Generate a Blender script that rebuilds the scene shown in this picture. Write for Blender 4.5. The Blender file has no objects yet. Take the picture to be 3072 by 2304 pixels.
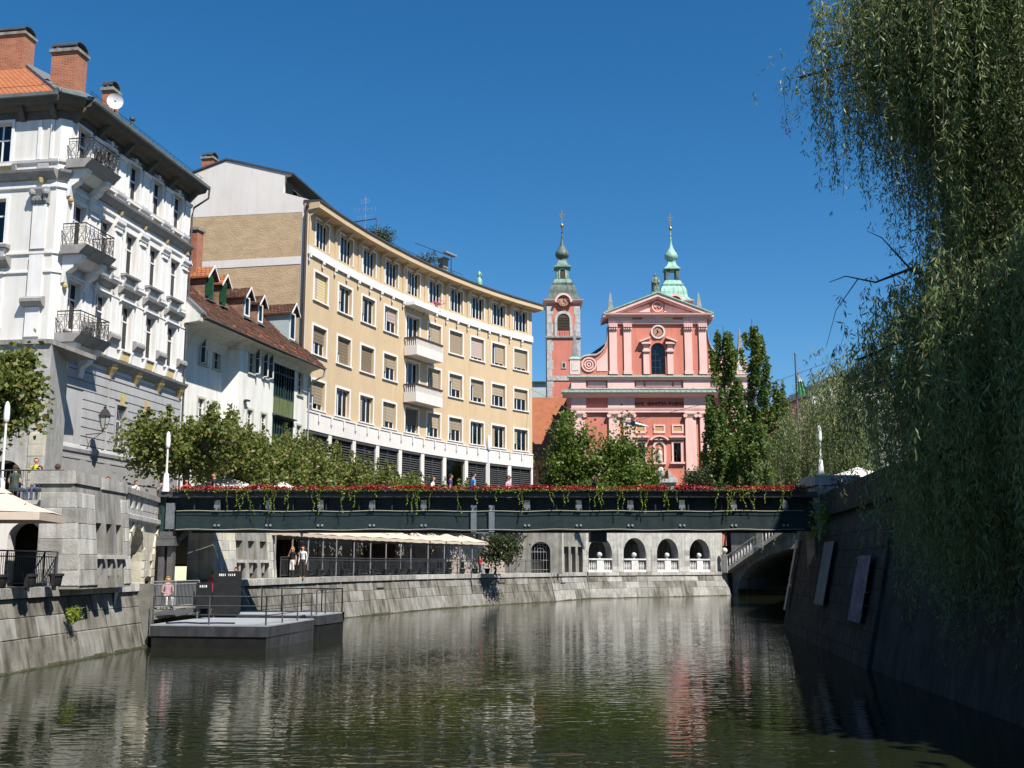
import bpy, bmesh, math, random
import numpy as np
from mathutils import Vector, Matrix
random.seed(7); rng = np.random.default_rng(11)
S = bpy.context.scene; COL = S.collection
R = math.radians
# ------------------------------------------------------------------ camera, sky, sun, exposure
cam = bpy.data.objects.new('camera', bpy.data.cameras.new('camera')); COL.objects.link(cam)
cam.location = (0, 0, 3.0); cam.rotation_euler = (R(90 + 9.34), 0, 0)
cam.data.sensor_width = 36; cam.data.lens = 38.7; cam.data.clip_start = 0.1; cam.data.clip_end = 6000
S.camera = cam
SUN_EL, SUN_AZ = 52, 39            # elevation; azimuth to the right of straight behind the camera
to_sun = Vector((math.sin(R(SUN_AZ)) * math.cos(R(SUN_EL)), -math.cos(R(SUN_AZ)) * math.cos(R(SUN_EL)), math.sin(R(SUN_EL))))
W = bpy.data.worlds.new('World'); S.world = W; W.use_nodes = True
nt = W.node_tree; bg = nt.nodes['Background']
sky = nt.nodes.new('ShaderNodeTexSky'); sky.sky_type = 'NISHITA'; sky.sun_disc = False
sky.sun_elevation = R(SUN_EL); sky.sun_rotation = R(180 - SUN_AZ)
sky.altitude = 300; sky.air_density = 1.0; sky.dust_density = 0.0; sky.ozone_density = 5.0
hsv = nt.nodes.new('ShaderNodeHueSaturation'); hsv.inputs['Saturation'].default_value = 1.28; hsv.inputs['Hue'].default_value = 0.497   # clear polarised blue of the day, over the whole sky
nt.links.new(sky.outputs[0], hsv.inputs['Color']); nt.links.new(hsv.outputs[0], bg.inputs[0]); bg.inputs[1].default_value = 0.07
sl = bpy.data.lights.new('sun', 'SUN'); sl.energy = 5.0; sl.angle = R(0.5); sl.color = (1, 0.945, 0.86)
so = bpy.data.objects.new('sun', sl); COL.objects.link(so); so.rotation_euler = (-to_sun).to_track_quat('-Z', 'Y').to_euler()
vs = S.view_settings; vs.view_transform = 'Standard'; vs.look = 'None'; vs.exposure = 0.82; vs.gamma = 1; vs.use_curve_mapping = False
S.cycles.max_bounces = 6; S.cycles.diffuse_bounces = 2; S.cycles.transparent_max_bounces = 12
# ------------------------------------------------------------------ materials
M = {}
def mat(name, col, col2=None, scale=3.0, rough=0.8, bump=0.0, bscale=None, metal=0.0, streak=0.0, spec=0.3, var=0.0, trans=0.0, stretch=None, detail=5):
    """principled material: colour mottled between col and col2, optional rain streaks, fine bump, per-object tone variation"""
    col2 = col2 or tuple(c * 0.86 for c in col)
    if name not in ('salmon', 'pink') and name[:4] != 'skin': col = tuple(c * .87 for c in col); col2 = tuple(c * .87 for c in col2)
    m = bpy.data.materials.new(name); m.use_nodes = True; n = m.node_tree.nodes; l = m.node_tree.links
    b = n['Principled BSDF']; b.inputs['Roughness'].default_value = rough; b.inputs['Metallic'].default_value = metal
    b.inputs['Specular IOR Level'].default_value = spec
    tc = n.new('ShaderNodeNewGeometry')
    vec = tc.outputs['Position']
    if stretch:
        mp = n.new('ShaderNodeMapping'); mp.inputs['Scale'].default_value = stretch; l.new(vec, mp.inputs[0]); vec = mp.outputs[0]
    nz = n.new('ShaderNodeTexNoise'); nz.inputs['Scale'].default_value = scale; nz.inputs['Detail'].default_value = detail; nz.inputs['Roughness'].default_value = 0.6
    l.new(vec, nz.inputs['Vector'])
    rp = n.new('ShaderNodeValToRGB'); rp.color_ramp.elements[0].position = 0.35; rp.color_ramp.elements[1].position = 0.65
    rp.color_ramp.elements[0].color = (*col2, 1); rp.color_ramp.elements[1].color = (*col, 1); l.new(nz.outputs[0], rp.inputs[0])
    out = rp.outputs[0]
    if streak:
        mp = n.new('ShaderNodeMapping'); mp.inputs['Scale'].default_value = (2.2, 2.2, 0.16); l.new(tc.outputs['Position'], mp.inputs[0])
        n2 = n.new('ShaderNodeTexNoise'); n2.inputs['Scale'].default_value = 1.6; n2.inputs['Detail'].default_value = 6; l.new(mp.outputs[0], n2.inputs['Vector'])
        r2 = n.new('ShaderNodeValToRGB'); r2.color_ramp.elements[0].position = 0.42; r2.color_ramp.elements[1].position = 0.68
        r2.color_ramp.elements[0].color = (1, 1, 1, 1); v = 1 - streak; r2.color_ramp.elements[1].color = (v, v * .98, v * .93, 1); l.new(n2.outputs[0], r2.inputs[0])
        mx = n.new('ShaderNodeMix'); mx.data_type = 'RGBA'; mx.blend_type = 'MULTIPLY'; mx.inputs[0].default_value = 1
        l.new(out, mx.inputs[6]); l.new(r2.outputs[0], mx.inputs[7]); out = mx.outputs[2]
    if var:
        oi = n.new('ShaderNodeObjectInfo'); mr = n.new('ShaderNodeMapRange'); mr.inputs[3].default_value = 1 - var; mr.inputs[4].default_value = 1 + var * .6
        l.new(oi.outputs['Random'], mr.inputs[0])
        vm = n.new('ShaderNodeVectorMath'); vm.operation = 'SCALE'; l.new(out, vm.inputs[0]); l.new(mr.outputs[0], vm.inputs['Scale']); out = vm.outputs[0]
    l.new(out, b.inputs['Base Color'])
    if bump:
        nb = n.new('ShaderNodeTexNoise'); nb.inputs['Scale'].default_value = bscale or scale * 6; nb.inputs['Detail'].default_value = 4; l.new(vec, nb.inputs['Vector'])
        bp = n.new('ShaderNodeBump'); bp.inputs['Strength'].default_value = bump; bp.inputs['Distance'].default_value = 0.03
        l.new(nb.outputs[0], bp.inputs['Height']); l.new(bp.outputs[0], b.inputs['Normal'])
    M[name] = m; return m
def leafmat(name, cols, trans=0.35, rough=0.5, spec=0.35):
    m = bpy.data.materials.new(name); m.use_nodes = True; n = m.node_tree.nodes; l = m.node_tree.links
    b = n['Principled BSDF']; b.inputs['Roughness'].default_value = rough; b.inputs['Specular IOR Level'].default_value = spec
    g = n.new('ShaderNodeNewGeometry'); rp = n.new('ShaderNodeValToRGB')
    e = rp.color_ramp.elements; e[0].color = (*cols[0], 1); e[1].color = (*cols[-1], 1); e[1].position = 1.0
    for i, c in enumerate(cols[1:-1]): x = e.new((i + 1) / (len(cols) - 1)); x.color = (*c, 1)
    l.new(g.outputs['Random Per Island'], rp.inputs[0]); l.new(rp.outputs[0], b.inputs['Base Color'])
    t = n.new('ShaderNodeBsdfTranslucent'); l.new(rp.outputs[0], t.inputs[0])
    mx = n.new('ShaderNodeMixShader'); mx.inputs[0].default_value = trans
    l.new(b.outputs[0], mx.inputs[1]); l.new(t.outputs[0], mx.inputs[2]); l.new(mx.outputs[0], n['Material Output'].inputs[0])
    M[name] = m; return m
def brickmat(name, c1, c2, mortar, scale, bw=0.5, rh=0.25, ms=0.02, bump=0.5, rough=0.85, squash=1.0, vert='Z', mott=0.25, var=0):
    """courses in world space: brick texture laid on (horizontal run, height)"""
    m = bpy.data.materials.new(name); m.use_nodes = True; n = m.node_tree.nodes; l = m.node_tree.links
    b = n['Principled BSDF']; b.inputs['Roughness'].default_value = rough; b.inputs['Specular IOR Level'].default_value = .2
    g = n.new('ShaderNodeNewGeometry'); sp = n.new('ShaderNodeSeparateXYZ'); l.new(g.outputs['Position'], sp.inputs[0])
    ad = n.new('ShaderNodeMath'); ad.operation = 'ADD'; l.new(sp.outputs[0], ad.inputs[0]); l.new(sp.outputs[1], ad.inputs[1])
    cb = n.new('ShaderNodeCombineXYZ'); l.new(ad.outputs[0], cb.inputs[0]); l.new(sp.outputs[2], cb.inputs[1])
    t = n.new('ShaderNodeTexBrick'); t.inputs['Scale'].default_value = scale; t.inputs['Brick Width'].default_value = bw; t.inputs['Row Height'].default_value = rh
    t.inputs['Mortar Size'].default_value = ms; t.inputs['Color1'].default_value = (*c1, 1); t.inputs['Color2'].default_value = (*c2, 1); t.inputs['Mortar'].default_value = (*mortar, 1)
    l.new(cb.outputs[0], t.inputs['Vector'])
    nz = n.new('ShaderNodeTexNoise'); nz.inputs['Scale'].default_value = 1.7; nz.inputs['Detail'].default_value = 6; l.new(g.outputs['Position'], nz.inputs['Vector'])
    rp = n.new('ShaderNodeValToRGB'); rp.color_ramp.elements[0].position = .35; rp.color_ramp.elements[1].position = .7; v = 1 - mott
    rp.color_ramp.elements[0].color = (v, v, v, 1); rp.color_ramp.elements[1].color = (1, 1, 1, 1); l.new(nz.outputs[0], rp.inputs[0])
    mx = n.new('ShaderNodeMix'); mx.data_type = 'RGBA'; mx.blend_type = 'MULTIPLY'; mx.inputs[0].default_value = 1
    l.new(t.outputs[0], mx.inputs[6]); l.new(rp.outputs[0], mx.inputs[7]); l.new(mx.outputs[2], b.inputs['Base Color'])
    bp = n.new('ShaderNodeBump'); bp.inputs['Strength'].default_value = bump; bp.inputs['Distance'].default_value = .03; bp.invert = True
    l.new(t.outputs['Fac'], bp.inputs['Height']); l.new(bp.outputs[0], b.inputs['Normal'])
    M[name] = m; return m
mat('white_plaster', (.74, .725, .70), (.67, .655, .63), .7, bump=.12, bscale=30, streak=.10)
mat('old_white_plaster', (.78, .77, .74), (.68, .67, .62), .5, bump=.25, bscale=12, streak=.16)
mat('trim_white', (.80, .79, .78), (.74, .73, .72), 2, streak=.08)
mat('grey_plaster', (.44, .44, .45), (.39, .39, .40), .8, bump=.15, bscale=30, streak=.10)
mat('plinth_plaster', (.33, .33, .33), (.28, .28, .275), 1.2, bump=.4, bscale=40)
mat('cornice_grey', (.34, .33, .325), (.27, .265, .26), 2, streak=.15)
mat('lantern_pane', (.46, .47, .46), (.4, .41, .4), 3, rough=.25)
mat('gold_panel', (.56, .43, .20), (.47, .35, .155), 4)
mat('yellow_plaster', (.585, .445, .285), (.54, .405, .255), .5, bump=.12, bscale=25, streak=.05)
mat('brown_render', (.52, .385, .245), (.42, .305, .19), 1.1, bump=1.0, bscale=6, rough=.95, stretch=(1, 1, 1.7), detail=9)
mat('pale_render', (.74, .70, .67), (.67, .635, .61), .35, streak=.04)
mat('salmon', (.54, .19, .14), (.475, .165, .122), .5, streak=.10)
mat('pink', (.73, .48, .44), (.68, .43, .39), .6, streak=.09)
mat('copper_pale', (.33, .58, .47), (.25, .46, .38), 1.2, rough=.55, streak=.30)
mat('copper_dark', (.135, .185, .155), (.075, .095, .085), 1.0, rough=.5, streak=.35)
mat('copper_mid', (.22, .36, .30), (.12, .17, .15), 1.5, rough=.5, streak=.35)
mat('slate_green', (.25, .30, .26), (.17, .21, .18), 2, rough=.6)
mat('tower_stone', (.55, .54, .52), (.36, .36, .36), 2.2, bump=.3, streak=.15)
mat('obelisk_stone', (.30, .30, .30), (.17, .17, .175), 3, bump=.4)
mat('stone', (.42, .405, .38), (.28, .27, .25), 1.6, bump=.45, bscale=14, streak=.30, var=.16, rough=.9)
mat('stone_light', (.53, .52, .49), (.39, .38, .36), 2.0, bump=.45, bscale=14, streak=.25, var=.12, rough=.9)
mat('stone_wet', (.25, .235, .20), (.145, .137, .115), 1.0, bump=.5, bscale=10, streak=.62, var=.06, rough=.85)
mat('stone_mossy', (.06, .06, .05), (.028, .03, .024), 1.3, bump=.5, bscale=10, streak=.5, var=.25, rough=.9)  # deep shade of the right bank wall put into its base colour
mat('stone_joint', (.20, .19, .165), (.13, .122, .105), 2, bump=.3)
mat('concrete', (.32, .31, .28), (.21, .205, .19), 1.2, bump=.3, streak=.40)
mat('cream_stone', (.63, .60, .50), (.50, .47, .38), 1.5, bump=.3, streak=.22)
mat('green_moss', (.07, .075, .035), (.035, .04, .02), 4, bump=.6)
mat('balustrade_white', (.70, .69, .67), (.58, .57, .55), 3, streak=.15)
mat('iron', (.028, .027, .027), (.045, .035, .03), 8, rough=.5, spec=.4)
mat('grey_metal', (.17, .175, .18), (.13, .13, .135), 5, rough=.45, metal=.4)
mat('rail_metal', (.10, .105, .11), (.07, .07, .075), 5, rough=.45, metal=.3)
mat('light_metal', (.42, .43, .44), (.36, .37, .38), 5, rough=.4, metal=.5)
mat('lamp_white', (.78, .78, .77), (.72, .72, .71), 3, rough=.35)
mat('bridge_dark', (.026, .034, .036), (.016, .021, .023), 2.5, rough=.6, streak=.3)
mat('bridge_girder', (.022, .038, .040), (.014, .026, .029), 3.5, rough=.5, streak=.25, stretch=(1, 1, 3))
mat('bridge_fascia', (.095, .098, .10), (.06, .063, .065), 2.5, rough=.6, streak=.3, stretch=(.4, .4, 3))
mat('wire', (.42, .40, .30), (.36, .34, .26), 6)
mat('plate_grey', (.21, .24, .26), (.16, .18, .2), 6, rough=.45, metal=.3)
mat('pontoon_deck', (.33, .36, .385), (.27, .295, .32), 1.6, rough=.7, bump=.2)
mat('pontoon_hull', (.062, .066, .075), (.042, .044, .05), 2, rough=.5, streak=.3)
mat('pontoon_black', (.012, .012, .013), (.02, .02, .02), 2, rough=.5)
mat('paving', (.15, .145, .135), (.11, .107, .10), 1.5, bump=.2)
mat('asphalt', (.10, .10, .10), (.075, .075, .078), 3, bump=.3)
mat('green_wood', (.17, .20, .085), (.10, .125, .05), 2.2, streak=.4, stretch=(3, 3, .5))
mat('dark_green_wood', (.022, .055, .05), (.015, .038, .036), 3, rough=.5)
mat('shutter_green', (.022, .10, .052), (.015, .07, .04), 3, rough=.5)
mat('frame_white', (.78, .78, .77), (.72, .72, .71), 4, rough=.5)
mat('frame_sage', (.50, .50, .40), (.44, .44, .35), 4)
mat('blind_tan', (.36, .29, .205), (.32, .255, .18), 3, stretch=(.2, .2, 9), var=.22)
mat('blind_pink', (.47, .36, .33), (.43, .33, .30), 3, stretch=(.2, .2, 9), var=.12)
mat('blind_yellow', (.60, .50, .28), (.56, .46, .25), 3, stretch=(.2, .2, 9))
mat('blind_brown', (.22, .165, .11), (.19, .14, .095), 3, stretch=(.2, .2, 9), var=.15)
mat('curtain', (.68, .68, .68), (.50, .51, .52), 9, stretch=(4, 4, .3))
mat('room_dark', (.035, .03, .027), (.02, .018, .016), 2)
mat('louvre', (.085, .088, .092), (.06, .062, .066), 4, rough=.5, metal=.2)
mat('roof_metal', (.095, .098, .105), (.07, .07, .078), 3, rough=.5, metal=.3)
mat('roof_zinc', (.21, .24, .24), (.16, .18, .18), 2.4, rough=.5, metal=.3)
mat('eave_paint', (.115, .105, .085), (.085, .078, .065), 2)
mat('timber_dark', (.075, .055, .04), (.05, .037, .028), 5)
mat('canvas_cream', (.60, .50, .41), (.55, .455, .37), 3, rough=.9)
mat('canvas_white', (.70, .66, .61), (.65, .61, .56), 3, rough=.9)
mat('pot_black', (.018, .018, .02), (.03, .03, .03), 6, rough=.5)
mat('red_plastic', (.52, .035, .03), (.44, .03, .025), 3, rough=.4)
mat('dish_white', (.80, .81, .82), (.75, .76, .77), 3, rough=.35)
mat('gilt', (.50, .36, .10), (.40, .28, .08), 6, rough=.35, metal=.7)
mat('clock_face', (.50, .25, .155), (.43, .21, .13), 3)
mat('fresco', (.52, .35, .12), (.42, .26, .16), 9)
mat('statue_stone', (.60, .57, .50), (.36, .34, .30), 5, bump=.6)
mat('statue_copper', (.20, .29, .22), (.10, .12, .09), 3, rough=.5)
mat('bark', (.085, .070, .052), (.045, .037, .028), 8, bump=.8, stretch=(1, 1, .3))
mat('plane_bark', (.17, .15, .11), (.08, .07, .052), 5, bump=.5)
mat('twig', (.15, .105, .03), (.10, .075, .03), 5)
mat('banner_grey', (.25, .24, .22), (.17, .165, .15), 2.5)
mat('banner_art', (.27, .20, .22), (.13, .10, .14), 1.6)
mat('sign_black', (.012, .012, .013), (.018, .018, .018), 5, rough=.4)
mat('orange_roof', (.33, .115, .052), (.26, .09, .042), 1.5, bump=.3, bscale=9)
mat('pale_blue', (.42, .50, .50), (.36, .44, .45), 1)
mat('flag_white', (.8, .8, .8)); mat('flag_green', (.02, .20, .085)); mat('dim_stone', (.42, .37, .32), (.34, .29, .25), 1)
for i, c in enumerate([(.50, .27, .19), (.40, .20, .13), (.56, .33, .25)]): mat('skin%d' % i, c, tuple(x * .93 for x in c), 8, rough=.55)
for nme, c in dict(cloth_black=(.016, .016, .018), cloth_white=(.72, .72, .71), cloth_purple=(.07, .035, .15), cloth_blue=(.06, .33, .62), cloth_pink=(.68, .38, .42),
                   cloth_grey=(.20, .22, .25), cloth_green=(.06, .10, .065), cloth_lime=(.45, .60, .03), cloth_navy=(.025, .035, .07), cloth_red=(.60, .06, .09), cloth_jeans=(.06, .09, .16),
                   cloth_cream=(.55, .50, .36), cloth_dark=(.04, .035, .035), hair_dark=(.022, .014, .011), hair_blond=(.40, .235, .085), hair_red=(.13, .035, .018), hair_brown=(.075, .042, .024), hair_grey=(.22, .2, .18), shoe=(.3, .14, .05)).items(): mat(nme, c, tuple(x * .85 for x in c), 14, rough=.85)
brickmat('brick', (.42, .135, .06), (.30, .085, .042), (.34, .25, .19), 1.0, .26, .085, .012, mott=.2)
brickmat('brick_old', (.38, .16, .085), (.25, .105, .06), (.33, .29, .24), 1.0, .26, .085, .016, mott=.4)
brickmat('tile_orange', (.48, .175, .075), (.40, .14, .06), (.16, .06, .03), 1.0, .22, .17, .02, mott=.2, bump=1)
brickmat('tile_red', (.36, .115, .055), (.24, .075, .04), (.09, .04, .025), 1.0, .2, .15, .02, mott=.5, bump=1)
brickmat('tile_brown', (.20, .085, .05), (.11, .06, .045), (.05, .03, .022), 1.0, .2, .15, .025, mott=.55, bump=1)
leafmat('leaf_plane', [(.06, .10, .016), (.10, .145, .028), (.135, .175, .04), (.17, .175, .045), (.22, .18, .05)], .38)
leafmat('leaf_tree', [(.05, .09, .014), (.085, .14, .022), (.12, .18, .03), (.17, .19, .04)], .4)
leafmat('leaf_poplar', [(.05, .10, .02), (.08, .14, .028), (.12, .175, .034), (.17, .19, .04)], .4)
leafmat('leaf_willow', [(.09, .15, .045), (.13, .19, .06), (.18, .235, .08), (.24, .27, .13), (.22, .21, .05)], .4, spec=.5)
leafmat('leaf_dark', [(.025, .045, .014), (.04, .065, .02), (.06, .08, .026), (.07, .05, .02)], .25)
leafmat('leaf_lime', [(.15, .22, .02), (.24, .30, .03), (.32, .36, .06)], .35)
leafmat('flower_red', [(.30, .014, .02), (.24, .016, .014), (.36, .03, .03)], .2)
leafmat('flower_pink', [(.55, .12, .2), (.5, .2, .25)], .2)
def glass(name, tint=(.30, .34, .36), rough=.02):
    m = bpy.data.materials.new(name); m.use_nodes = True; n = m.node_tree.nodes; l = m.node_tree.links; n.remove(n['Principled BSDF'])
    t = n.new('ShaderNodeBsdfTransparent'); t.inputs[0].default_value = (*tint, 1); g = n.new('ShaderNodeBsdfGlossy'); g.inputs['Roughness'].default_value = rough
    f = n.new('ShaderNodeFresnel'); f.inputs[0].default_value = 1.7; mx = n.new('ShaderNodeMixShader')
    l.new(f.outputs[0], mx.inputs[0]); l.new(t.outputs[0], mx.inputs[1]); l.new(g.outputs[0], mx.inputs[2]); l.new(mx.outputs[0], n['Material Output'].inputs[0]); M[name] = m
glass('glass'); glass('glass_dark', (.05, .055, .06), .08); glass('glass_blue', (.14, .18, .22))
# ------------------------------------------------------------------ mesh helpers
class Fr:
    """wall frame: s runs to the right as seen from outside, d outwards, z up"""
    def __init__(s, ox, oy, tx, ty):
        k = math.hypot(tx, ty); s.o = (ox, oy); s.t = (tx / k, ty / k); s.n = (s.t[1], -s.t[0]); s.rz = math.atan2(s.t[1], s.t[0])
    def p(s, a, d, z): return (s.o[0] + s.t[0] * a + s.n[0] * d, s.o[1] + s.t[1] * a + s.n[1] * d, z)
WF = Fr(0, 0, 1, 0)                 # s = x, d = -y
def along(p, q): return Fr(p[0], p[1], q[0] - p[0], q[1] - p[1])
def dist(p, q): return math.hypot(q[0] - p[0], q[1] - p[1])
def wloc(o):
    v = Vector((0, 0, 0))
    while o: v += o.location; o = o.parent
    return v
class MB:
    def __init__(s): s.v = []; s.f = []
    def poly(s, pts): i = len(s.v); s.v += [tuple(p) for p in pts]; s.f.append(tuple(range(i, i + len(pts)))); return s
    def hexa(s, p):      # 8 points: 4 bottom, 4 top
        i = len(s.v); s.v += [tuple(q) for q in p]
        for a in ((0, 3, 2, 1), (4, 5, 6, 7), (0, 1, 5, 4), (1, 2, 6, 5), (2, 3, 7, 6), (3, 0, 4, 7)): s.f.append(tuple(i + k for k in a))
        return s
    def box(s, fr, a0, a1, d0, d1, z0, z1): return s.hexa([fr.p(a, d, z) for z in (z0, z1) for a, d in ((a0, d1), (a1, d1), (a1, d0), (a0, d0))])
    def face(s, fr, pts, d0, d1):       # outline in (s,z) extruded from d0 to d1 (d1 outer)
        n = len(pts); i = len(s.v); s.v += [fr.p(a, d1, z) for a, z in pts] + [fr.p(a, d0, z) for a, z in pts]
        s.f.append(tuple(range(i, i + n))); s.f.append(tuple(range(i + 2 * n - 1, i + n - 1, -1)))
        for k in range(n): q = (k + 1) % n; s.f.append((i + k, i + n + k, i + n + q, i + q))
        return s
    def prof(s, fr, pts, a0, a1):       # profile in (d,z) run along s
        n = len(pts); i = len(s.v); s.v += [fr.p(a0, d, z) for d, z in pts] + [fr.p(a1, d, z) for d, z in pts]
        s.f.append(tuple(range(i + n - 1, i - 1, -1))); s.f.append(tuple(range(i + n, i + 2 * n)))
        for k in range(n): q = (k + 1) % n; s.f.append((i + k, i + q, i + n + q, i + n + k))
        return s
    def lathe(s, c, prof, n=12, sq=False, rot=0.0):
        i = len(s.v)
        for r, z in prof:
            for k in range(n):
                a = rot + 2 * math.pi * k / n; s.v.append((c[0] + r * math.cos(a), c[1] + r * math.sin(a), c[2] + z))
        m = len(prof)
        for j in range(m - 1):
            for k in range(n): q = (k + 1) % n; s.f.append((i + j * n + k, i + j * n + q, i + (j + 1) * n + q, i + (j + 1) * n + k))
        s.f.append(tuple(i + k for k in range(n - 1, -1, -1))); s.f.append(tuple(i + (m - 1) * n + k for k in range(n)))
        return s
    def tube(s, pts, r, n=5):
        pts = [Vector(p) for p in pts]; i = len(s.v); m = len(pts); up = Vector((0, 0, 1))
        for j, p in enumerate(pts):
            d = (pts[min(j + 1, m - 1)] - pts[max(j - 1, 0)]).normalized()
            a = d.cross(up); a = d.cross(Vector((1, 0, 0))) if a.length < .05 else a; a.normalize(); b = d.cross(a)
            rr = r[j] if isinstance(r, (list, tuple)) else r
            for k in range(n): t = 2 * math.pi * k / n; q = p + a * (rr * math.cos(t)) + b * (rr * math.sin(t)); s.v.append(q[:])
        for j in range(m - 1):
            for k in range(n): q = (k + 1) % n; s.f.append((i + j * n + k, i + j * n + q, i + (j + 1) * n + q, i + (j + 1) * n + k))
        s.f.append(tuple(i + k for k in range(n - 1, -1, -1))); s.f.append(tuple(i + (m - 1) * n + k for k in range(n)))
        return s
    def mesh(s, name, m, smooth=False, off=(0, 0, 0)):
        me = bpy.data.meshes.new(name); o = off
        me.from_pydata([(a - o[0], b - o[1], c - o[2]) for a, b, c in s.v], [], s.f)
        bm = bmesh.new(); bm.from_mesh(me); bmesh.ops.recalc_face_normals(bm, faces=bm.faces); bm.to_mesh(me); bm.free()
        if smooth: me.shade_smooth(); me.set_sharp_from_angle(angle=R(40))
        me.materials.append(M[m]); return me
    def part(s, name, m, parent, label=None, smooth=False, kind=None):
        o = bpy.data.objects.new(name, s.mesh(name, m, smooth, wloc(parent))); COL.objects.link(o); o.parent = parent
        if label: o['label'] = label
        if kind: o['kind'] = kind
        return o
    def pieces(s, name, m, parent, per=1, label=None):
        """every separate piece becomes an object of its own (per = solids that make up one piece)"""
        own = {}; root = lambda i: i if own.setdefault(i, i) == i else root(own[i])
        for f in s.f:
            for i in f[1:]: own[root(i)] = root(f[0])
        grp = {}
        for f in s.f: grp.setdefault(root(f[0]), []).append(f)
        L = list(grp.values()); out = []
        for i in range(0, len(L), per):
            b = MB(); mp = {}
            for f in sum(L[i:i + per], []):
                for k in f:
                    if k not in mp: mp[k] = len(b.v); b.v.append(s.v[k])
                b.f.append(tuple(mp[k] for k in f))
            out.append(b.part(name, m, parent, label))
        return out
    def solo(s, name, m, label=None, cat=None, group=None, kind=None, loc=(0, 0, 0), smooth=False):
        o = bpy.data.objects.new(name, s.mesh(name, m, smooth, loc)); COL.objects.link(o); o.location = loc
        return tag(o, label, cat, group, kind)
def tag(o, label=None, cat=None, group=None, kind=None):
    if label: o['label'] = label
    if cat: o['category'] = cat
    if group: o['group'] = group
    if kind: o['kind'] = kind
    return o
def thing(name, label, cat, loc=(0, 0, 0), group=None):
    o = bpy.data.objects.new(name, None); COL.objects.link(o); o.location = loc; o.empty_display_size = .3
    return tag(o, label, cat, group)
def place(me, name, parent, loc, rz=0.0, scale=None, kind=None, tilt=0.0):
    o = bpy.data.objects.new(name, me); COL.objects.link(o); o.parent = parent
    o.location = Vector(loc) - wloc(parent); o.rotation_euler = (tilt, 0, rz)
    if scale: o.scale = scale
    if kind: o['kind'] = kind
    return o
def sub(me, name, parent, kind=None):       # child sharing its parent's origin and turn
    o = bpy.data.objects.new(name, me); COL.objects.link(o); o.parent = parent
    if kind: o['kind'] = kind
    return o
def copy_tree(o, parent=None):
    c = o.copy(); COL.objects.link(c); c.parent = parent
    for ch in list(o.children): copy_tree(ch, c)
    return c
def wallgrid(mb, fr, s0, s1, z0, z1, holes, depth=.3, d=0.0):
    """wall face with real openings and their reveals; holes are (s0,s1,z0,z1)"""
    ss = sorted({s0, s1, *[x for h in holes for x in h[:2] if s0 < x < s1]}); zs = sorted({z0, z1, *[x for h in holes for x in h[2:] if z0 < x < z1]})
    for i in range(len(ss) - 1):
        run = None
        for j in range(len(zs) - 1):
            cs, cz = (ss[i] + ss[i + 1]) / 2, (zs[j] + zs[j + 1]) / 2
            if any(h[0] < cs < h[1] and h[2] < cz < h[3] for h in holes): continue
            mb.poly([fr.p(ss[i], d, zs[j]), fr.p(ss[i + 1], d, zs[j]), fr.p(ss[i + 1], d, zs[j + 1]), fr.p(ss[i], d, zs[j + 1])])
    for a, b, c, e in holes:
        for q in (((a, c), (a, e)), ((a, e), (b, e)), ((b, e), (b, c)), ((b, c), (a, c))):
            (x0, y0), (x1, y1) = q
            mb.poly([fr.p(x0, d, y0), fr.p(x1, d, y1), fr.p(x1, d - depth, y1), fr.p(x0, d - depth, y0)])
def archwall(mb, fr, s0, s1, z0, z1, arches, depth=.5, d=0.0, n=12):
    """wall with round-headed openings: arches are (centre, half width, sill z, springing z)"""
    cur = s0
    for c, r, zb, zsp in sorted(arches):
        mb.poly([fr.p(cur, d, z0), fr.p(c - r, d, z0), fr.p(c - r, d, z1), fr.p(cur, d, z1)])
        if zb > z0: mb.poly([fr.p(c - r, d, z0), fr.p(c + r, d, z0), fr.p(c + r, d, zb), fr.p(c - r, d, zb)])
        pts = [(c - r * math.cos(math.pi * k / n), zsp + r * math.sin(math.pi * k / n)) for k in range(n + 1)]
        for (a, za), (b, zb2) in zip(pts, pts[1:]): mb.poly([fr.p(a, d, za), fr.p(b, d, zb2), fr.p(b, d, z1), fr.p(a, d, z1)])
        ring = [(c - r, zb)] + pts + [(c + r, zb)]
        for (a, za), (b, zb2) in zip(ring, ring[1:]): mb.poly([fr.p(a, d, za), fr.p(a, d - depth, za), fr.p(b, d - depth, zb2), fr.p(b, d, zb2)])
        cur = c + r
    mb.poly([fr.p(cur, d, z0), fr.p(s1, d, z0), fr.p(s1, d, z1), fr.p(cur, d, z1)])
def arch_pts(c, r, zb, zsp, n=12): return [(c - r, zb)] + [(c - r * math.cos(math.pi * k / n), zsp + r * math.sin(math.pi * k / n)) for k in range(n + 1)] + [(c + r, zb)]
def archring(mb, fr, c, r, zb, zsp, w, d0, d1, n=12):
    a = arch_pts(c, r, zb, zsp, n); b = arch_pts(c, r + w, zb, zsp, n)
    for i in range(len(a) - 1):
        q = [a[i], a[i + 1], b[i + 1], b[i]]; mb.hexa([fr.p(x, d0, z) for x, z in q] + [fr.p(x, d1, z) for x, z in q])
def npmesh(name, V, F, m):
    """V (n,3), F (k,4) quads"""
    me = bpy.data.meshes.new(name); me.vertices.add(len(V)); me.vertices.foreach_set('co', np.asarray(V, np.float32).ravel())
    k = len(F); me.loops.add(k * 4); me.loops.foreach_set('vertex_index', np.asarray(F, np.int32).ravel())
    me.polygons.add(k); me.polygons.foreach_set('loop_start', np.arange(0, k * 4, 4, dtype=np.int32)); me.polygons.foreach_set('loop_total', np.full(k, 4, np.int32))
    me.update(calc_edges=True); me.materials.append(M[m]); return me
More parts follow.
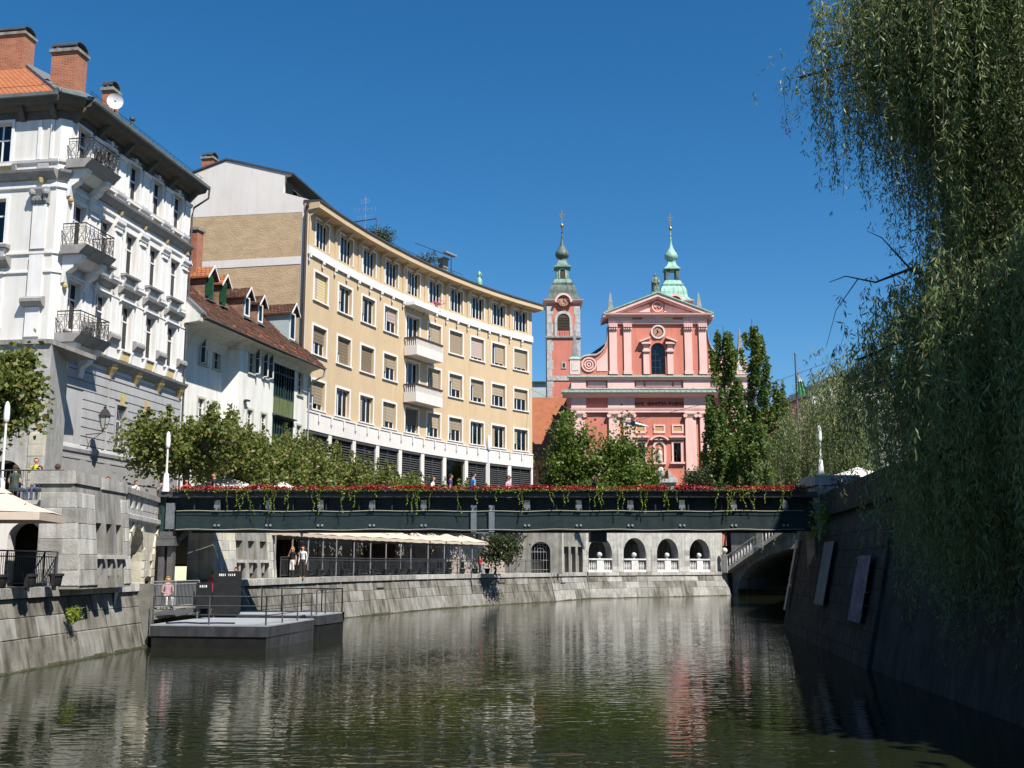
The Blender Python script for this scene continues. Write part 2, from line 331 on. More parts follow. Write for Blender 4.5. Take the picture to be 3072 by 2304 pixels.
def leafmesh(name, C, A, L, Wd, m, off=(0, 0, 0)):
    """one folded four-sided leaf per centre C, pointing along A"""
    C = np.asarray(C) - np.asarray(off); N = len(C); A = A / (np.linalg.norm(A, axis=1, keepdims=True) + 1e-9)
    r = rng.normal(size=(N, 3)); Bv = np.cross(A, r); Bv /= np.linalg.norm(Bv, axis=1, keepdims=True) + 1e-9; Nn = np.cross(A, Bv)
    L = np.asarray(L).reshape(-1, 1) * np.ones((N, 1)); Wd = np.asarray(Wd).reshape(-1, 1) * np.ones((N, 1))
    V = np.stack([C - A * L * .5, C + Bv * Wd * .5 + Nn * Wd * .18, C + A * L * .5, C - Bv * Wd * .5 + Nn * Wd * .18], 1).reshape(-1, 3)
    return npmesh(name, V, np.arange(N * 4).reshape(-1, 4), m)
def kit(w, h, cols=2, trans=(.62,), fw=.06, inset=.2, surround=.14, out=.05, sill=True, fm='frame_white', sm='trim_white', gm='glass', curtain=0, head=False):
    """window pieces round a centred opening whose sill is z=0: frame, pane, surround, sill, curtain"""
    L = WF; f = MB(); a = w / 2
    f.box(L, -a, -a + fw, -inset - .05, -inset, 0, h); f.box(L, a - fw, a, -inset - .05, -inset, 0, h)
    f.box(L, -a + fw, a - fw, -inset - .05, -inset, 0, fw); f.box(L, -a + fw, a - fw, -inset - .05, -inset, h - fw, h)
    for c in range(1, cols): x = -a + w * c / cols; f.box(L, x - fw * .6, x + fw * .6, -inset - .06, -inset + .012, fw, h - fw)
    for t in trans: f.box(L, -a + fw, a - fw, -inset - .058, -inset + .02, h * t - fw * .6, h * t + fw * .6)
    k = [('window', f.mesh('window', fm)), ('pane', MB().box(L, -a + fw, a - fw, -inset - .035, -inset - .03, fw, h - fw).mesh('pane', gm))]
    if surround:
        s = MB(); q = surround
        s.box(L, -a - q, -a, 0.002, out, -.0, h + q); s.box(L, a, a + q, 0.002, out, 0, h + q); s.box(L, -a, a, 0.002, out, h, h + q)
        if head: s.box(L, -a - q - .08, a + q + .08, 0.002, out + .1, h + q, h + q + .1)
        k.append(('surround', s.mesh('surround', sm)))
    if sill: k.append(('sill', MB().box(L, -a - surround - .04, a + surround + .04, -.02, out + .09, -.1, -.002).mesh('sill', sm)))
    if curtain:
        c = MB()
        for sd in (-1, 1):
            x0 = sd * (a - fw); n = 5; wd = w * curtain
            for i in range(n):
                xa, xb = x0 - sd * wd * i / n, x0 - sd * wd * (i + 1) / n; ya, yb = (.16, .10)[i % 2], (.10, .16)[i % 2]
                c.poly([(xa, inset + ya, fw), (xb, inset + yb, fw), (xb, inset + yb, h - fw), (xa, inset + ya, h - fw)])
        k.append(('curtain', c.mesh('curtain', 'curtain')))
    return k
def window(k, fr, s, z, parent, d=0.0, label=None):
    o = place(k[0][1], k[0][0], parent, fr.p(s, d, z), fr.rz)
    if label: o['label'] = label
    for nme, me in k[1:]: sub(me, nme, o)
    return o
def dome_shift(z, k=1.08): return 3 + k * (z - 3)
# ------------------------------------------------------------------ the setting
def watermat():
    m = bpy.data.materials.new('water'); m.use_nodes = True; n = m.node_tree.nodes; l = m.node_tree.links
    b = n['Principled BSDF']; b.inputs['Base Color'].default_value = (.012, .0155, .006, 1); b.inputs['Roughness'].default_value = .02; b.inputs['IOR'].default_value = 1.33
    b.inputs['Specular IOR Level'].default_value = .5
    g = n.new('ShaderNodeNewGeometry')
    mp = n.new('ShaderNodeMapping'); mp.inputs['Scale'].default_value = (.62, 1.3, 1); mp.inputs['Rotation'].default_value = (0, 0, R(-6)); l.new(g.outputs['Position'], mp.inputs[0])
    a = n.new('ShaderNodeTexNoise'); a.inputs['Scale'].default_value = 2.9; a.inputs['Detail'].default_value = 2.2; a.inputs['Roughness'].default_value = .42; a.inputs['Distortion'].default_value = .25; l.new(mp.outputs[0], a.inputs['Vector'])
    c = n.new('ShaderNodeTexNoise'); c.inputs['Scale'].default_value = .22; c.inputs['Detail'].default_value = 2; l.new(g.outputs['Position'], c.inputs['Vector'])
    mm = n.new('ShaderNodeMapRange'); mm.inputs[1].default_value = .35; mm.inputs[2].default_value = .7; mm.inputs[3].default_value = .45; mm.inputs[4].default_value = 1.0; l.new(c.outputs[0], mm.inputs[0])
    bp = n.new('ShaderNodeBump'); bp.inputs['Distance'].default_value = .0155; l.new(mm.outputs[0], bp.inputs['Strength']); l.new(a.outputs[0], bp.inputs['Height']); l.new(bp.outputs[0], b.inputs['Normal'])
    M['water'] = m
watermat()
GZ = 5.0; PZ = 2.35
WL = [(-14.9, 4), (-14.05, 31.5), (-13.55, 42.4)]
WM = [(-12.35, 50), (-9.5, 65), (-5.4, 77.2), (-1.4, 85.2), (3.6, 93.2)]
WR = [(3.75, 94.2), (7.2, 101.5), (22.0, 112.5)]
def offset(pts, d):
    """polyline moved d metres inland (to the left when walking up-river)"""
    out = []
    for i, p in enumerate(pts):
        a = pts[max(i - 1, 0)]; b = pts[min(i + 1, len(pts) - 1)]; f = along(a, b); out.append((p[0] - f.n[0] * d, p[1] - f.n[1] * d))
    return out
UP = [(-14.7, 57.6)] + offset(WM, 5.6)[1:4] + [(-.6, 94.6)]
MB().poly([(-40, -60, 0), (80, -60, 0), (80, 140, 0), (-40, 140, 0)]).solo('water', 'water', kind='structure')
MB().poly([(-60, -60, -2.5), (90, -60, -2.5), (90, 150, -2.5), (-60, 150, -2.5)]).solo('river_bed', 'stone_wet', kind='structure')
arc_back = offset(WR, 6.5)
RB = [(15.0, 54.2), (12.4, 33), (10.6, 10), (10.2, -300)]
gp = [(-3000, -300), (-18.6, -300), (-18.6, 36.9), (-15.4, 36.9), (-14.6, 39.9), (-16.0, 50.4), *UP, (.2, 95.8), *arc_back, (24.5, 117.5), (37.5, 108), (35.0, 104), (27, 91.5), (20.6, 73.5), *RB, (3000, -300), (3000, 4000), (-3000, 4000)]
MB().poly([(x, y, GZ) for x, y in gp]).solo('ground', 'paving', kind='structure')
PM = offset(WM, .9); PL = offset(WL, .9)
pv = MB()
pv.poly([(x, y, PZ - .05) for x, y in [PL[0], PL[1], (-14.75, 42.4), (-16.5, 42.4), (-16.5, 37), (-19, 37), (-19, 4)]])
pv.poly([(x, y, PZ - .05) for x, y in [(-13.2, 50), *PM[1:], (3.0, 95.2), (-1.0, 95.2), *UP[::-1], (-15.6, 50)]])
pv.poly([(x, y, PZ - .05) for x, y in [*offset(WR, .6), *offset(WR, 6.6)[::-1]]])
pv.solo('promenade', 'paving', kind='structure')
MB().box(along((-14.75, 42.45), (-14.75, 49.95)), 0, 7.5, -1.0, 1.15, .95, 1.25).solo('landing_deck', 'concrete', kind='structure')
# ------------------------------------------------------------------ unit stones, shared by every wall
def stone_mesh(name, m, seed):
    rr = random.Random(seed); b = MB(); j = lambda a: a + rr.uniform(-.012, .012)
    v = [(-.5, 1, 0), (.5, 1, 0), (.5, 1, 1), (-.5, 1, 1), (-.5, .1, 0), (.5, .1, 0), (.5, .1, 1), (-.5, .1, 1)] + [(j(-.475), rr.uniform(0, .05), j(.035)), (j(.475), rr.uniform(0, .05), j(.035)), (j(.475), rr.uniform(0, .05), j(.965)), (j(-.475), rr.uniform(0, .05), j(.965))]
    b.v = v; b.f = [(0, 1, 2, 3)] + [(i, (i + 1) % 4, 4 + (i + 1) % 4, 4 + i) for i in range(4)] + [(4 + i, 4 + (i + 1) % 4, 8 + (i + 1) % 4, 8 + i) for i in range(4)] + [(8, 9, 10, 11)]
    return b.mesh(name, m)
STONE = {k: [stone_mesh('stone', k, i) for i in range(4)] for k in ('stone', 'stone_light', 'stone_wet', 'stone_mossy', 'cream_stone', 'concrete', 'tower_stone')}
def stone(parent, fr, a0, a1, d, z0, h, m='stone', thick=.3, batter=0.0, name='stone', gap=.007):
    th = math.atan(batter)
    return place(random.choice(STONE[m]), name, parent, fr.p((a0 + a1) / 2, d + random.uniform(-.008, .008), z0 + gap / 2), fr.rz, (a1 - a0 - gap, thick, (h - gap) / math.cos(th)), tilt=-th)
def courses(parent, fr, s0, s1, z0, hs, wd, d, m, batter=0.0, zref=None, thick=.3, skip=None):
    """coursed ashlar: one object per stone; d is the face at z0"""
    z = z0
    for k, h in enumerate(hs):
        a = s0; first = True
        while a < s1 - .01:
            w = wd * random.uniform(.75, 1.25) * (.55 if first and k % 2 else 1); b = min(a + w, s1); first = False
            if s1 - b < wd * .35: b = s1
            if not (skip and skip((a + b) / 2, z + h / 2)): stone(parent, fr, a, b, d - batter * (z - z0), z, h, random.choice(m) if isinstance(m, (list, tuple)) else m, thick, batter)
            a = b
        z += h
BAT = .24
def quay(name, label, pts, wd, m=('stone_wet', 'stone_wet', 'stone_wet', 'concrete')):
    t = thing(name, label, 'quay wall', (pts[0][0], pts[0][1], 0), 'river quay walls')
    core = MB(); hs = [.98, .60, .54]
    for p, q in zip(pts, pts[1:]):
        f = along(p, q); L = dist(p, q)
        core.prof(f, [(-.05 + .5 * BAT, -.55), (-.05 - 2.0 * BAT, 2.02), (-1.2, 2.02), (-1.2, -.55)], -.05, L + .05)
        courses(t, f, 0, L, -.1, hs, wd, .02, m, BAT)
        a = 0
        while a < L - .01:
            b = min(a + random.uniform(1.4, 2.5), L); b = L if L - b < .7 else b
            stone(t, f, a, b, -2.0 * BAT + .13, 2.03, PZ - 2.03, 'stone' if random.random() < .6 else 'stone_light', .85, 0, 'coping_stone'); a = b
    core.part('wall_core', 'stone_wet', t)
    lip = MB()
    for p, q in zip(pts, pts[1:]):
        f = along(p, q); n = int(dist(p, q) / .8)
        for i in range(n):
            s0 = dist(p, q) * i / n; hh = random.uniform(.03, .10); lip.prof(f, [(.12, -.12), (.07, hh * .5), (.05, hh), (-.1, hh), (-.1, -.12)], s0, s0 + dist(p, q) / n)
    lip.part('algae_line', 'green_moss', t, kind='stuff')
    return t
q1 = quay('quay_wall', 'battered grey stone quay wall below the promenade at the left edge, ending at the floating platforms', WL, 1.7)
q2 = quay('quay_wall', 'long streaked stone quay wall curving under the cafe canopies behind the floating platforms', WM, 1.9)
q3 = quay('quay_wall', 'far pale stone quay wall below the round arches with white balusters', WR, 2.0, ('stone', 'stone_wet', 'concrete'))
# slots and steps let into the near and far quay faces
def slot(t, p, q, s, w, z, n=2):
    f = along(p, q); b = MB()
    for k in range(n): b.box(f, s, s + w, -BAT * (z + .1) - .1, -BAT * (z + .1) + .05 - k * .01, z - k * .22, z - k * .22 + .07)
    b.part('iron_step', 'iron', t)
slot(q1, WL[1], WL[2], 4.3, 1.1, 1.5); slot(q2, WM[1], WM[2], 4.6, 1.0, 1.55); slot(q2, WM[3], WM[4], 1.2, 1.0, 1.6); slot(q3, WR[0], WR[1], 1.7, 1.1, 1.45)
# short return walls closing the recess with the landing
for nme, lab, p, q in [('return_wall', 'short stone side wall of the landing recess on the near side', (-13.55, 42.42), (-15.9, 42.42)), ('return_wall', 'short stone side wall of the landing recess on the far side', (-15.9, 50), (-12.45, 50))]:
    t = thing(nme, lab, 'wall', (p[0], p[1], 0)); f = along(p, q); L = dist(p, q)
    MB().box(f, 0, L, -.5, -.04, -.5, 2.3).part('wall_core', 'stone_joint', t); courses(t, f, 0, L, -.1, [.5, .42, .42, .40, .38], 1.0, 0, 'stone_light')
# ------------------------------------------------------------------ upper river walls on the left bank
def buttress(label, p, q, ztop, m1, seed):
    """battered stone bastion with three tall niches and ledges"""
    random.seed(seed); f = along(p, q); L = dist(p, q); z0 = PZ; b = .10; H = ztop - z0
    t = thing('stone_buttress', label, 'buttress', (p[0], p[1], z0), 'niched stone buttresses of the embankment')
    n0 = L * .34; nw = L * .115; pitch = L * .2
    niches = [(n0 + pitch * i, n0 + pitch * i + nw, z0 + .06, z0 + H * .56) for i in range(3)]
    c = MB(); ss = [0] + [x for a in niches for x in a[:2]] + [L]
    dd = lambda z: -b * (z - z0)
    # battered front with vertical-backed niches
    za, zb = niches[0][2:]
    for i in range(0, len(ss) - 1, 2): c.prof(f, [(dd(z0), z0 - .1), (dd(zb), zb), (-1.4, zb), (-1.4, z0 - .1)], ss[i], ss[i + 1])
    for a in niches: c.prof(f, [(-.34, z0 - .1), (-.40, zb), (-1.4, zb), (-1.4, z0 - .1)], a[0], a[1])
    c.prof(f, [(dd(zb), zb + .002), (dd(ztop), ztop - .42), (-1.4, ztop - .42), (-1.4, zb + .002)], 0, L)
    c.part('wall_core', 'concrete', t)
    for a in niches:
        MB().box(f, a[0] - .06, a[1] + .02, -.36, .10, z0 + H * .235, z0 + H * .235 + .14).part('niche_ledge', 'stone_light', t); MB().box(f, a[0] + .12, a[0] + .24, -.36, .02, z0 + H * .08, z0 + H * .235).part('bracket', 'stone', t)
    rows = [H * .135] * 6
    courses(t, f, 0, n0 - .06, z0, rows, .62, .035, m1, b, thick=.12); courses(t, f, L * .865, L, z0, rows, .42, .035, m1, b, thick=.12)
    for e, g in ((0, 1), (L, -1)):      # end faces, dressed stone
        ge = along(f.p(e, -1.4, 0)[:2], f.p(e, 0, 0)[:2]) if g > 0 else along(f.p(e, 0, 0)[:2], f.p(e, -1.4, 0)[:2])
        for k, h in enumerate(rows):
            zc = z0 + sum(rows[:k]); w = 1.4 + dd(zc) - .01
            x0 = 0 if g > 0 else 1.4 - w; cut = x0 + w * (.45 if k % 2 else .6)
            for a, bb in ((x0, cut), (cut, x0 + w)): stone(t, ge, a, bb, .03, zc, h, random.choice(m1), .1)
    for a, bb in ((-.08, L * .48), (L * .48, L + .06)): stone(t, f, a, bb, dd(ztop) + .12, ztop - .42 + (0 if a < 1 else -.04), .42, 'stone', 1.5, 0, 'capstone')
    return t
B1 = buttress('tall niched stone buttress beside the cream market umbrella at the left', (-13.62, 35.2), (-13.55, 39.75), 5.98, ['stone', 'stone_light'], 3)
B2 = buttress('tall niched stone buttress beyond the bridge end, next to the cafe canopies', (-13.45, 50.6), (-12.1, 57.4), 5.6, ['stone_light', 'cream_stone'], 5)
# gateway wall between the two buttresses, with rusticated arches and a balustrade of slots
random.seed(21); gf = along((-14.05, 39.6), (-15.55, 50.6)); t = thing('gateway_wall', 'stone gateway wall with two rusticated round arches under the bridge end', 'wall', (-14.75, 45, PZ))
b = MB(); archwall(b, gf, 0, 11, .9, 4.75, [(3.3, 1.35, .9, 3.15), (8.6, 1.5, .9, 3.1)], 1.0); b.part('wall', 'cream_stone', t)
MB().prof(gf, [(.06, 4.62), (.16, 4.7), (.16, 4.86), (.05, 4.9), (-.3, 4.9), (-.3, 4.62)], 0, 11).part('cornice', 'stone_light', t)
for c, r, zs in ((3.3, 1.35, 3.15), (8.6, 1.5, 3.1)):
    for sd in (-1, 1):
        for k in range(7):
            z = 1.25 + k * .32; a = c + sd * (r + .02); bb = c + sd * (r + (.55 if k % 2 else .75)); stone(t, gf, min(a, bb), max(a, bb), .09, z, .3, 'cream_stone', .12)
    n = 9
    for k in range(n):
        th = math.pi * (k + .5) / n; x = c - (r + .28) * math.cos(th); z = zs + (r + .28) * math.sin(th)
        v = MB(); hw = .24; 
        for o_ in (0,):
            q = [(c - rr_ * math.cos(tt), zs + rr_ * math.sin(tt)) for rr_, tt in ((r + .01, math.pi * k / n + .02), (r + .01, math.pi * (k + 1) / n - .02), (r + .30, math.pi * (k + 1) / n - .02), (r + .30, math.pi * k / n + .02))]
            v.face(gf, q, .0, .05 if k % 2 else .08)
        v.part('voussoir', 'cream_stone', t)
for a, bb in [(0, .5), (1.15, 1.6), (2.2, 2.6), (3.2, 3.6), (4.2, 5.0)]: MB().box(gf, a, bb, -.28, .03, 5.121, 5.62).part('parapet_post', 'stone_light', t)
p_ = MB(); p_.box(gf, 5.0, 11, -.28, .03, 5.121, 5.62); p_.box(gf, 0, 11, -.28, .02, 4.9, 5.12); p_.part('parapet', 'stone_light', t); MB().box(gf, 0, 11, -.34, .12, 5.622, 5.82).part('capstone', 'stone', t)
MB().box(gf, 1.6, 10.8, -3.2, -3.1, .9, 4.6).part('passage_back', 'dim_stone', t); MB().box(gf, .3, 10.8, -3.1, -1.0, 4.6, 4.7).part('passage_vault', 'dim_stone', t)
for d_ in (6.0, 6.9): MB().tube([gf.p(d_, -.7, 1.2), gf.p(d_, -.7, 4.5)], .06).part('steel_post', 'grey_metal', t)
# terrace wall with the arched doorway, facing the camera
tf = along((-19.2, 36.9), (-14.6, 36.9)); t = thing('terrace_wall', 'plastered terrace wall with a dark round-headed doorway behind the market umbrella', 'wall', (-16.5, 36.9, PZ))
b = MB(); archwall(b, tf, 0, 4.6, PZ - .1, 5.0, [(3.02, .57, PZ - .1, 3.85)], .6); b.part('wall', 'pale_render', t)
MB().box(tf, 0, 4.0, -.9, .06, 5.0, 5.14).part('coping', 'stone_light', t); MB().box(tf, 1.5, 4.2, -2.4, -2.3, PZ - .1, 5.0).part('passage_back', 'room_dark', t)
rl = MB()
for k in range(21): rl.tube([tf.p(1.2 + k * .145, -.05, 5.14), tf.p(1.2 + k * .145, -.05, 6.12)], .011, 4)
rl.part('bar', 'rail_metal', t, kind='stuff'); MB().tube([tf.p(1.2, -.05, 6.14), tf.p(4.15, -.05, 6.14)], .025).part('handrail', 'rail_metal', t)
for a in (1.2, 2.65, 4.15): MB().tube([tf.p(a, -.05, 5.1), tf.p(a, -.05, 6.14)], .024).part('post', 'rail_metal', t)
# retaining wall behind the cafe terrace
t = thing('retaining_wall', 'plain street retaining wall behind the cafe canopies', 'wall', (UP[0][0], UP[0][1], PZ)); b = MB(); c = MB()
for p, q in zip(UP, UP[1:]): f = along(p, q); b.prof(f, [(0, PZ - .2), (-.25, 5.05), (-.7, 5.05), (-.7, PZ - .2)], -.03, dist(p, q) + .03); c.box(f, -.02, dist(p, q) + .02, -.75, -.1, 5.052, 5.95)
b.part('wall', 'dim_stone', t); c.part('parapet', 'stone', t)
f = along((-.9, 95.2), (4.3, 95.2)); t = thing('gate_wall', 'stained stone wall with a dark arched grille gate beside the round arches', 'wall', (1, 95.2, PZ), None)
b = MB(); archwall(b, f, 0, 5.2, PZ - .1, 6.3, [(3.35, .83, PZ, 4.15)], .5); b.part('wall', 'concrete', t)
g = MB()
for k in range(7): x = 2.6 + k * .25; g.tube([f.p(x, -.3, PZ), f.p(x, -.3, 4.15 + math.sqrt(max(.02, .69 - (x - 3.35) ** 2)))], .022, 4)
for z in (2.6, 3.4, 4.1): g.tube([f.p(2.52, -.3, z), f.p(4.18, -.3, z)], .025, 4)
for r in (.3, .55): g.tube([f.p(3.35 - r * math.cos(a * math.pi / 8), -.3, 4.15 + r * math.sin(a * math.pi / 8)) for a in range(9)], .02, 4)
g.part('grille', 'light_metal', t); MB().box(f, 2.4, 4.3, -1.0, -.9, PZ, 5.2).part('gate_back', 'room_dark', t)
# arcade block at the far end of the quay
random.seed(9); af = along(offset(WR[1:], .95)[0], offset(WR[1:], .95)[1]); L = 18.5
t = thing('stone_arcade', 'weathered stone arcade of four round arches above the far quay', 'arcade', (13, 107, PZ))
AC = [(x, 1.45, PZ, 4.12) for x in (1.95, 6.3, 10.65, 15.1)]
b = MB(); archwall(b, af, .2, L - .1, PZ - .05, 6.75, AC, .9); b.part('wall', 'stone_light', t)
b = MB(); wallgrid(b, af, -3.0, .2, PZ - .05, 6.75, [(-2.4 + i * .82, -2.4 + i * .82 + .55, PZ, 4.66) for i in range(3)], .5); b.part('niche_bay', 'concrete', t)
MB().box(af, -2.8, .1, -.62, -.52, PZ, 5.2).part('niche_back', 'stone', t)
MB().box(af, -.2, L, -4.2, -4.1, PZ - .05, 6.7).part('back_wall', 'concrete', t); MB().box(af, -3, L, -4.1, -.05, 6.5, 6.7).part('vault_slab', 'stone', t)
MB().box(af, L - .12, L + .02, -4.2, -.9, PZ, 6.7).part('end_wall', 'stone_light', t)
MB().prof(af, [(0, 6.4), (.25, 6.55), (.25, 6.85), (-.5, 6.85), (-.5, 6.4)], 10.6, L + .15).part('cornice', 'stone_light', t)
for k in range(8): stone(t, af, -3.0, -2.5, .06, PZ + k * .5, .5, 'stone_light', .1)
for c in AC:
    for sd in (-1, 1):
        for k in range(4): stone(t, af, c[0] + sd * 1.82 - .34, c[0] + sd * 1.82 + .34, .04, PZ + .02 + k * .52, .52, 'stone_light' if random.random() < .7 else 'stone', .08)
def baluster(b, c, h, r=.085): b.lathe(c, [(r * .7, 0), (r * .7, h * .06), (r * .4, h * .12), (r, h * .35), (r * .8, h * .5), (r * .38, h * .75), (r * .6, h * .9), (r * .7, h)], 6)
PROTO = None
for i, c in enumerate(AC):
    if PROTO is None:
        F0 = WF; PROTO = thing('balustrade', '', 'balustrade', (0, 0, 0), 'white balustrades in the arcade arches')
        MB().box(F0, -.42, .42, -.2, .12, 0, 1.12).part('pedestal', 'balustrade_white', PROTO); MB().lathe((0, 0, 1.24), [(.02, -.02), (.17, -.02), (.08, .06), (.08, .12), (.2, .2), (.26, .36), (.2, .52), (.03, .6)], 10).part('ball_finial', 'balustrade_white', PROTO, smooth=True)
        MB().box(F0, -1.44, 1.44, -.17, .16, 1.121, 1.26).part('top_rail', 'balustrade_white', PROTO)
        bb = MB(); bb.box(F0, -1.44, -.42, -.16, .13, 0, .2); bb.box(F0, .42, 1.44, -.16, .13, 0, .2); bb.part('base_rail', 'balustrade_white', PROTO)
        bb = MB(); 
        for sd in (-1, 1):
            for k in range(4): baluster(bb, (sd * (.56 + k * .22), .02, .2), .92)
        bb.part('baluster', 'balustrade_white', PROTO, smooth=True, kind='stuff'); o = PROTO
    else: o = copy_tree(PROTO)
    o.location = af.p(c[0], -.12, PZ); o.rotation_euler = (0, 0, af.rz)
    o['label'] = ['white stone balustrade with ball finial in the leftmost arch of the far arcade', 'white stone balustrade with ball finial in the far arcade, second arch from left', 'white stone balustrade with ball finial in the far arcade, third arch from left', 'white stone balustrade with ball finial in the rightmost far arch, next to the stairs'][i]
# triple bridge crossing beyond, with a balustraded stair climbing its flank
bf = along((22.4, 113.6), (43.5, 97.9)); L = dist((22.4, 113.6), (43.5, 97.9)); t = thing('road_bridge', 'grey stone road bridge in shade behind the balustraded stairs', 'bridge', (34, 108, 0))
b = MB(); n = 14; r = 9.2; c = 9.8
prev = None
b.poly([bf.p(0, 0, -.5), bf.p(c - r, 0, -.5), bf.p(c - r, 0, 6.3), bf.p(0, 0, 6.3)])
for k in range(n + 1):
    a = math.pi * k / n; x = c - r * math.cos(a); z = .6 + 4.3 * math.sin(a)
    if prev: b.poly([bf.p(prev[0], 0, prev[1]), bf.p(x, 0, z), bf.p(x, 0, 6.3), bf.p(prev[0], 0, 6.3)]); b.poly([bf.p(prev[0], 0, prev[1]), bf.p(prev[0], -30, prev[1]), bf.p(x, -30, z), bf.p(x, 0, z)])
    prev = (x, z)
b.poly([bf.p(c + r, 0, -.5), bf.p(L, 0, -.5), bf.p(L, 0, 6.3), bf.p(c + r, 0, 6.3)]); b.box(bf, -24, L + 4, -30.3, -30, -1, 6); b.part('arch_span', 'concrete', t)
MB().box(bf, -.3, L, -14, .25, 6.31, 6.62).part('deck', 'stone', t); b = MB()
for k in range(66): baluster(b, bf.p(.4 + k * .38, -.1, 6.62), .8)
b.part('baluster', 'balustrade_white', t, kind='stuff'); MB().box(bf, -.3, L, -.28, .12, 7.42, 7.58).part('top_rail', 'balustrade_white', t)
sf = Fr(bf.o[0] + bf.n[0] * 1.6, bf.o[1] + bf.n[1] * 1.6, *bf.t); t = thing('stair_balustrade', 'grey stone stair with bulbous balusters and ball finials rising right from the arcade', 'stairs', (23, 115, PZ))
SLP = .62; zz0 = 2.65; LS = 8.5
MB().face(sf, [(0, zz0 - .45), (LS, zz0 - .45 + SLP * LS), (LS, zz0 + SLP * LS), (0, zz0)], -1.7, .1).part('flight', 'stone', t)
MB().face(sf, [(0, zz0 + 1.0), (LS, zz0 + 1.0 + SLP * LS), (LS, zz0 + 1.17 + SLP * LS), (0, zz0 + 1.17)], -.14, .14).part('handrail', 'stone', t)
b = MB()
for k in range(24):
    x = .55 + k * .33
    if abs(x - 3.9) > .4: baluster(b, sf.p(x, 0, zz0 + SLP * x), 1.0, .11)
b.part('baluster', 'balustrade_white', t, smooth=True, kind='stuff')
for x in (0, 3.9):
    MB().box(sf, x - .32, x + .32, -.2, .2, zz0 - .4 + SLP * x, zz0 + 1.4 + SLP * x).part('newel', 'stone', t)
    MB().lathe(sf.p(x, 0, zz0 + 1.4 + SLP * x), [(.1, 0), (.1, .12), (.24, .22), (.3, .4), (.22, .6), (.03, .68)], 10).part('ball_finial', 'balustrade_white', t, smooth=True)
# right bank wall, battered, in its own shade
random.seed(14); rf = along((13.0, 54.2), (10.3, 33)); WRT = [(34, 106), (25, 92), (18.6, 74), (13.0, 54.2), (10.3, 33), (8.6, 10), (8.2, -20)]
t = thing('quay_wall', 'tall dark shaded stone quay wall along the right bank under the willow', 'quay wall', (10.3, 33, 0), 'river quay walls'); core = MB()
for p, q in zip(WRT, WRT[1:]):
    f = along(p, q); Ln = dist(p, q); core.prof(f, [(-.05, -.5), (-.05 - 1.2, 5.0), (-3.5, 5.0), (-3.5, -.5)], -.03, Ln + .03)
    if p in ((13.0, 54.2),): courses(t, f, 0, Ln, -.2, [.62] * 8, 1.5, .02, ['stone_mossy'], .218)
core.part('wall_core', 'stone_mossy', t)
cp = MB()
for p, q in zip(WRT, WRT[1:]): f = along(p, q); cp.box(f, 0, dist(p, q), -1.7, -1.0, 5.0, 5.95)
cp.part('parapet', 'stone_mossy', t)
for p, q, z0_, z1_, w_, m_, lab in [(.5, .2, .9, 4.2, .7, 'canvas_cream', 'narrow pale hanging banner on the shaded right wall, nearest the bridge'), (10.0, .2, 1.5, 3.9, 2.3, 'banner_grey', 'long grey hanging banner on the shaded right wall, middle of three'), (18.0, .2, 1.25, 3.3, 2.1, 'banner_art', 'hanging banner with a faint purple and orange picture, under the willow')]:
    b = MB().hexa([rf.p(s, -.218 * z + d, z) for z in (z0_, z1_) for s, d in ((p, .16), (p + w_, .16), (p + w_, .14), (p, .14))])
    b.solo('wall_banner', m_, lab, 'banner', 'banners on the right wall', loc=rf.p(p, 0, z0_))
t = thing('bridge_pier', 'square stone pillar with a capstone at the right end of the footbridge', 'pillar', (13.8, 47.6, 0)); pf_ = along((13.0, 47.0), (14.75, 47.0))
MB().box(pf_, 0.04, 1.7, -2.2, -.04, 0, 6.35).part('wall_core', 'stone_joint', t); courses(t, pf_, 0, 1.74, 2.6, [.62] * 6, 1.2, 0, ['stone', 'stone_light'], 0); 
ps = along((13.0, 49.2), (13.0, 47.0)); courses(t, ps, 0, 2.2, 2.6, [.62] * 6, 1.1, 0, ['stone'], 0); stone(t, pf_, -.12, 1.9, .1, 6.35, .46, 'stone', 2.4, 0, 'capstone')
# far hills close the horizon behind the town
b = MB(); n = 60
for k in range(n):
    for_x = lambda i: -2400 + 4800 * i / n; hz = lambda i: 25 + 14 * math.sin(i * .7) + 9 * math.sin(i * 1.9)
    b.poly([(for_x(k), 2600, 0), (for_x(k + 1), 2600, 0), (for_x(k + 1), 3000, hz(k + 1)), (for_x(k), 3000, hz(k))])
b.solo('hills', 'leaf_dark', kind='structure')
# ------------------------------------------------------------------ white apartment building at the left
random.seed(31)
A0 = (-21.03, 50.0); AF = Fr(*A0, .166, 1.0); LA = 12.5
c0 = (A0[0] - .41, A0[1] - .29); CF = along(c0, A0)                       # splayed corner
LF = Fr(c0[0] - 14 * .986, c0[1] + 14 * .164, .986, -.164); LL = 14.0       # street front to the left
wb = thing('white_apartment_building', 'ornate white corner apartment house with iron balconies and brick chimneys', 'building', (A0[0], A0[1], GZ))
WC = [1.0, 3.45, 5.95, 8.5, 10.95]; LWC = [LL - 3.15, LL - 6.6, LL - 9.9]
rows = [(13.95, 2.35), (17.95, 2.2), (21.85, 2.1)]     # sill z, height
wall = MB(); wall_g = MB(); plinth = MB()
holes = [(c - .56, c + .56, z, z + h) for z, h in rows for c in WC]
wallgrid(wall, AF, 0, LA, 12.6, 24.6, holes, .34)
wallgrid(wall, LF, 0, LL, 12.6, 24.6, [(c - .6, c + .6, z, z + h) for z, h in rows for c in LWC], .34)
wall.poly([CF.p(0, 0, 12.6), CF.p(.5, 0, 12.6), CF.p(.5, 0, 24.6), CF.p(0, 0, 24.6)])
b1 = AF.p(LA, 0, 0); b2 = AF.p(LA, -14, 0); b3 = LF.p(0, -12, 0); b4 = LF.p(0, 0, 0)
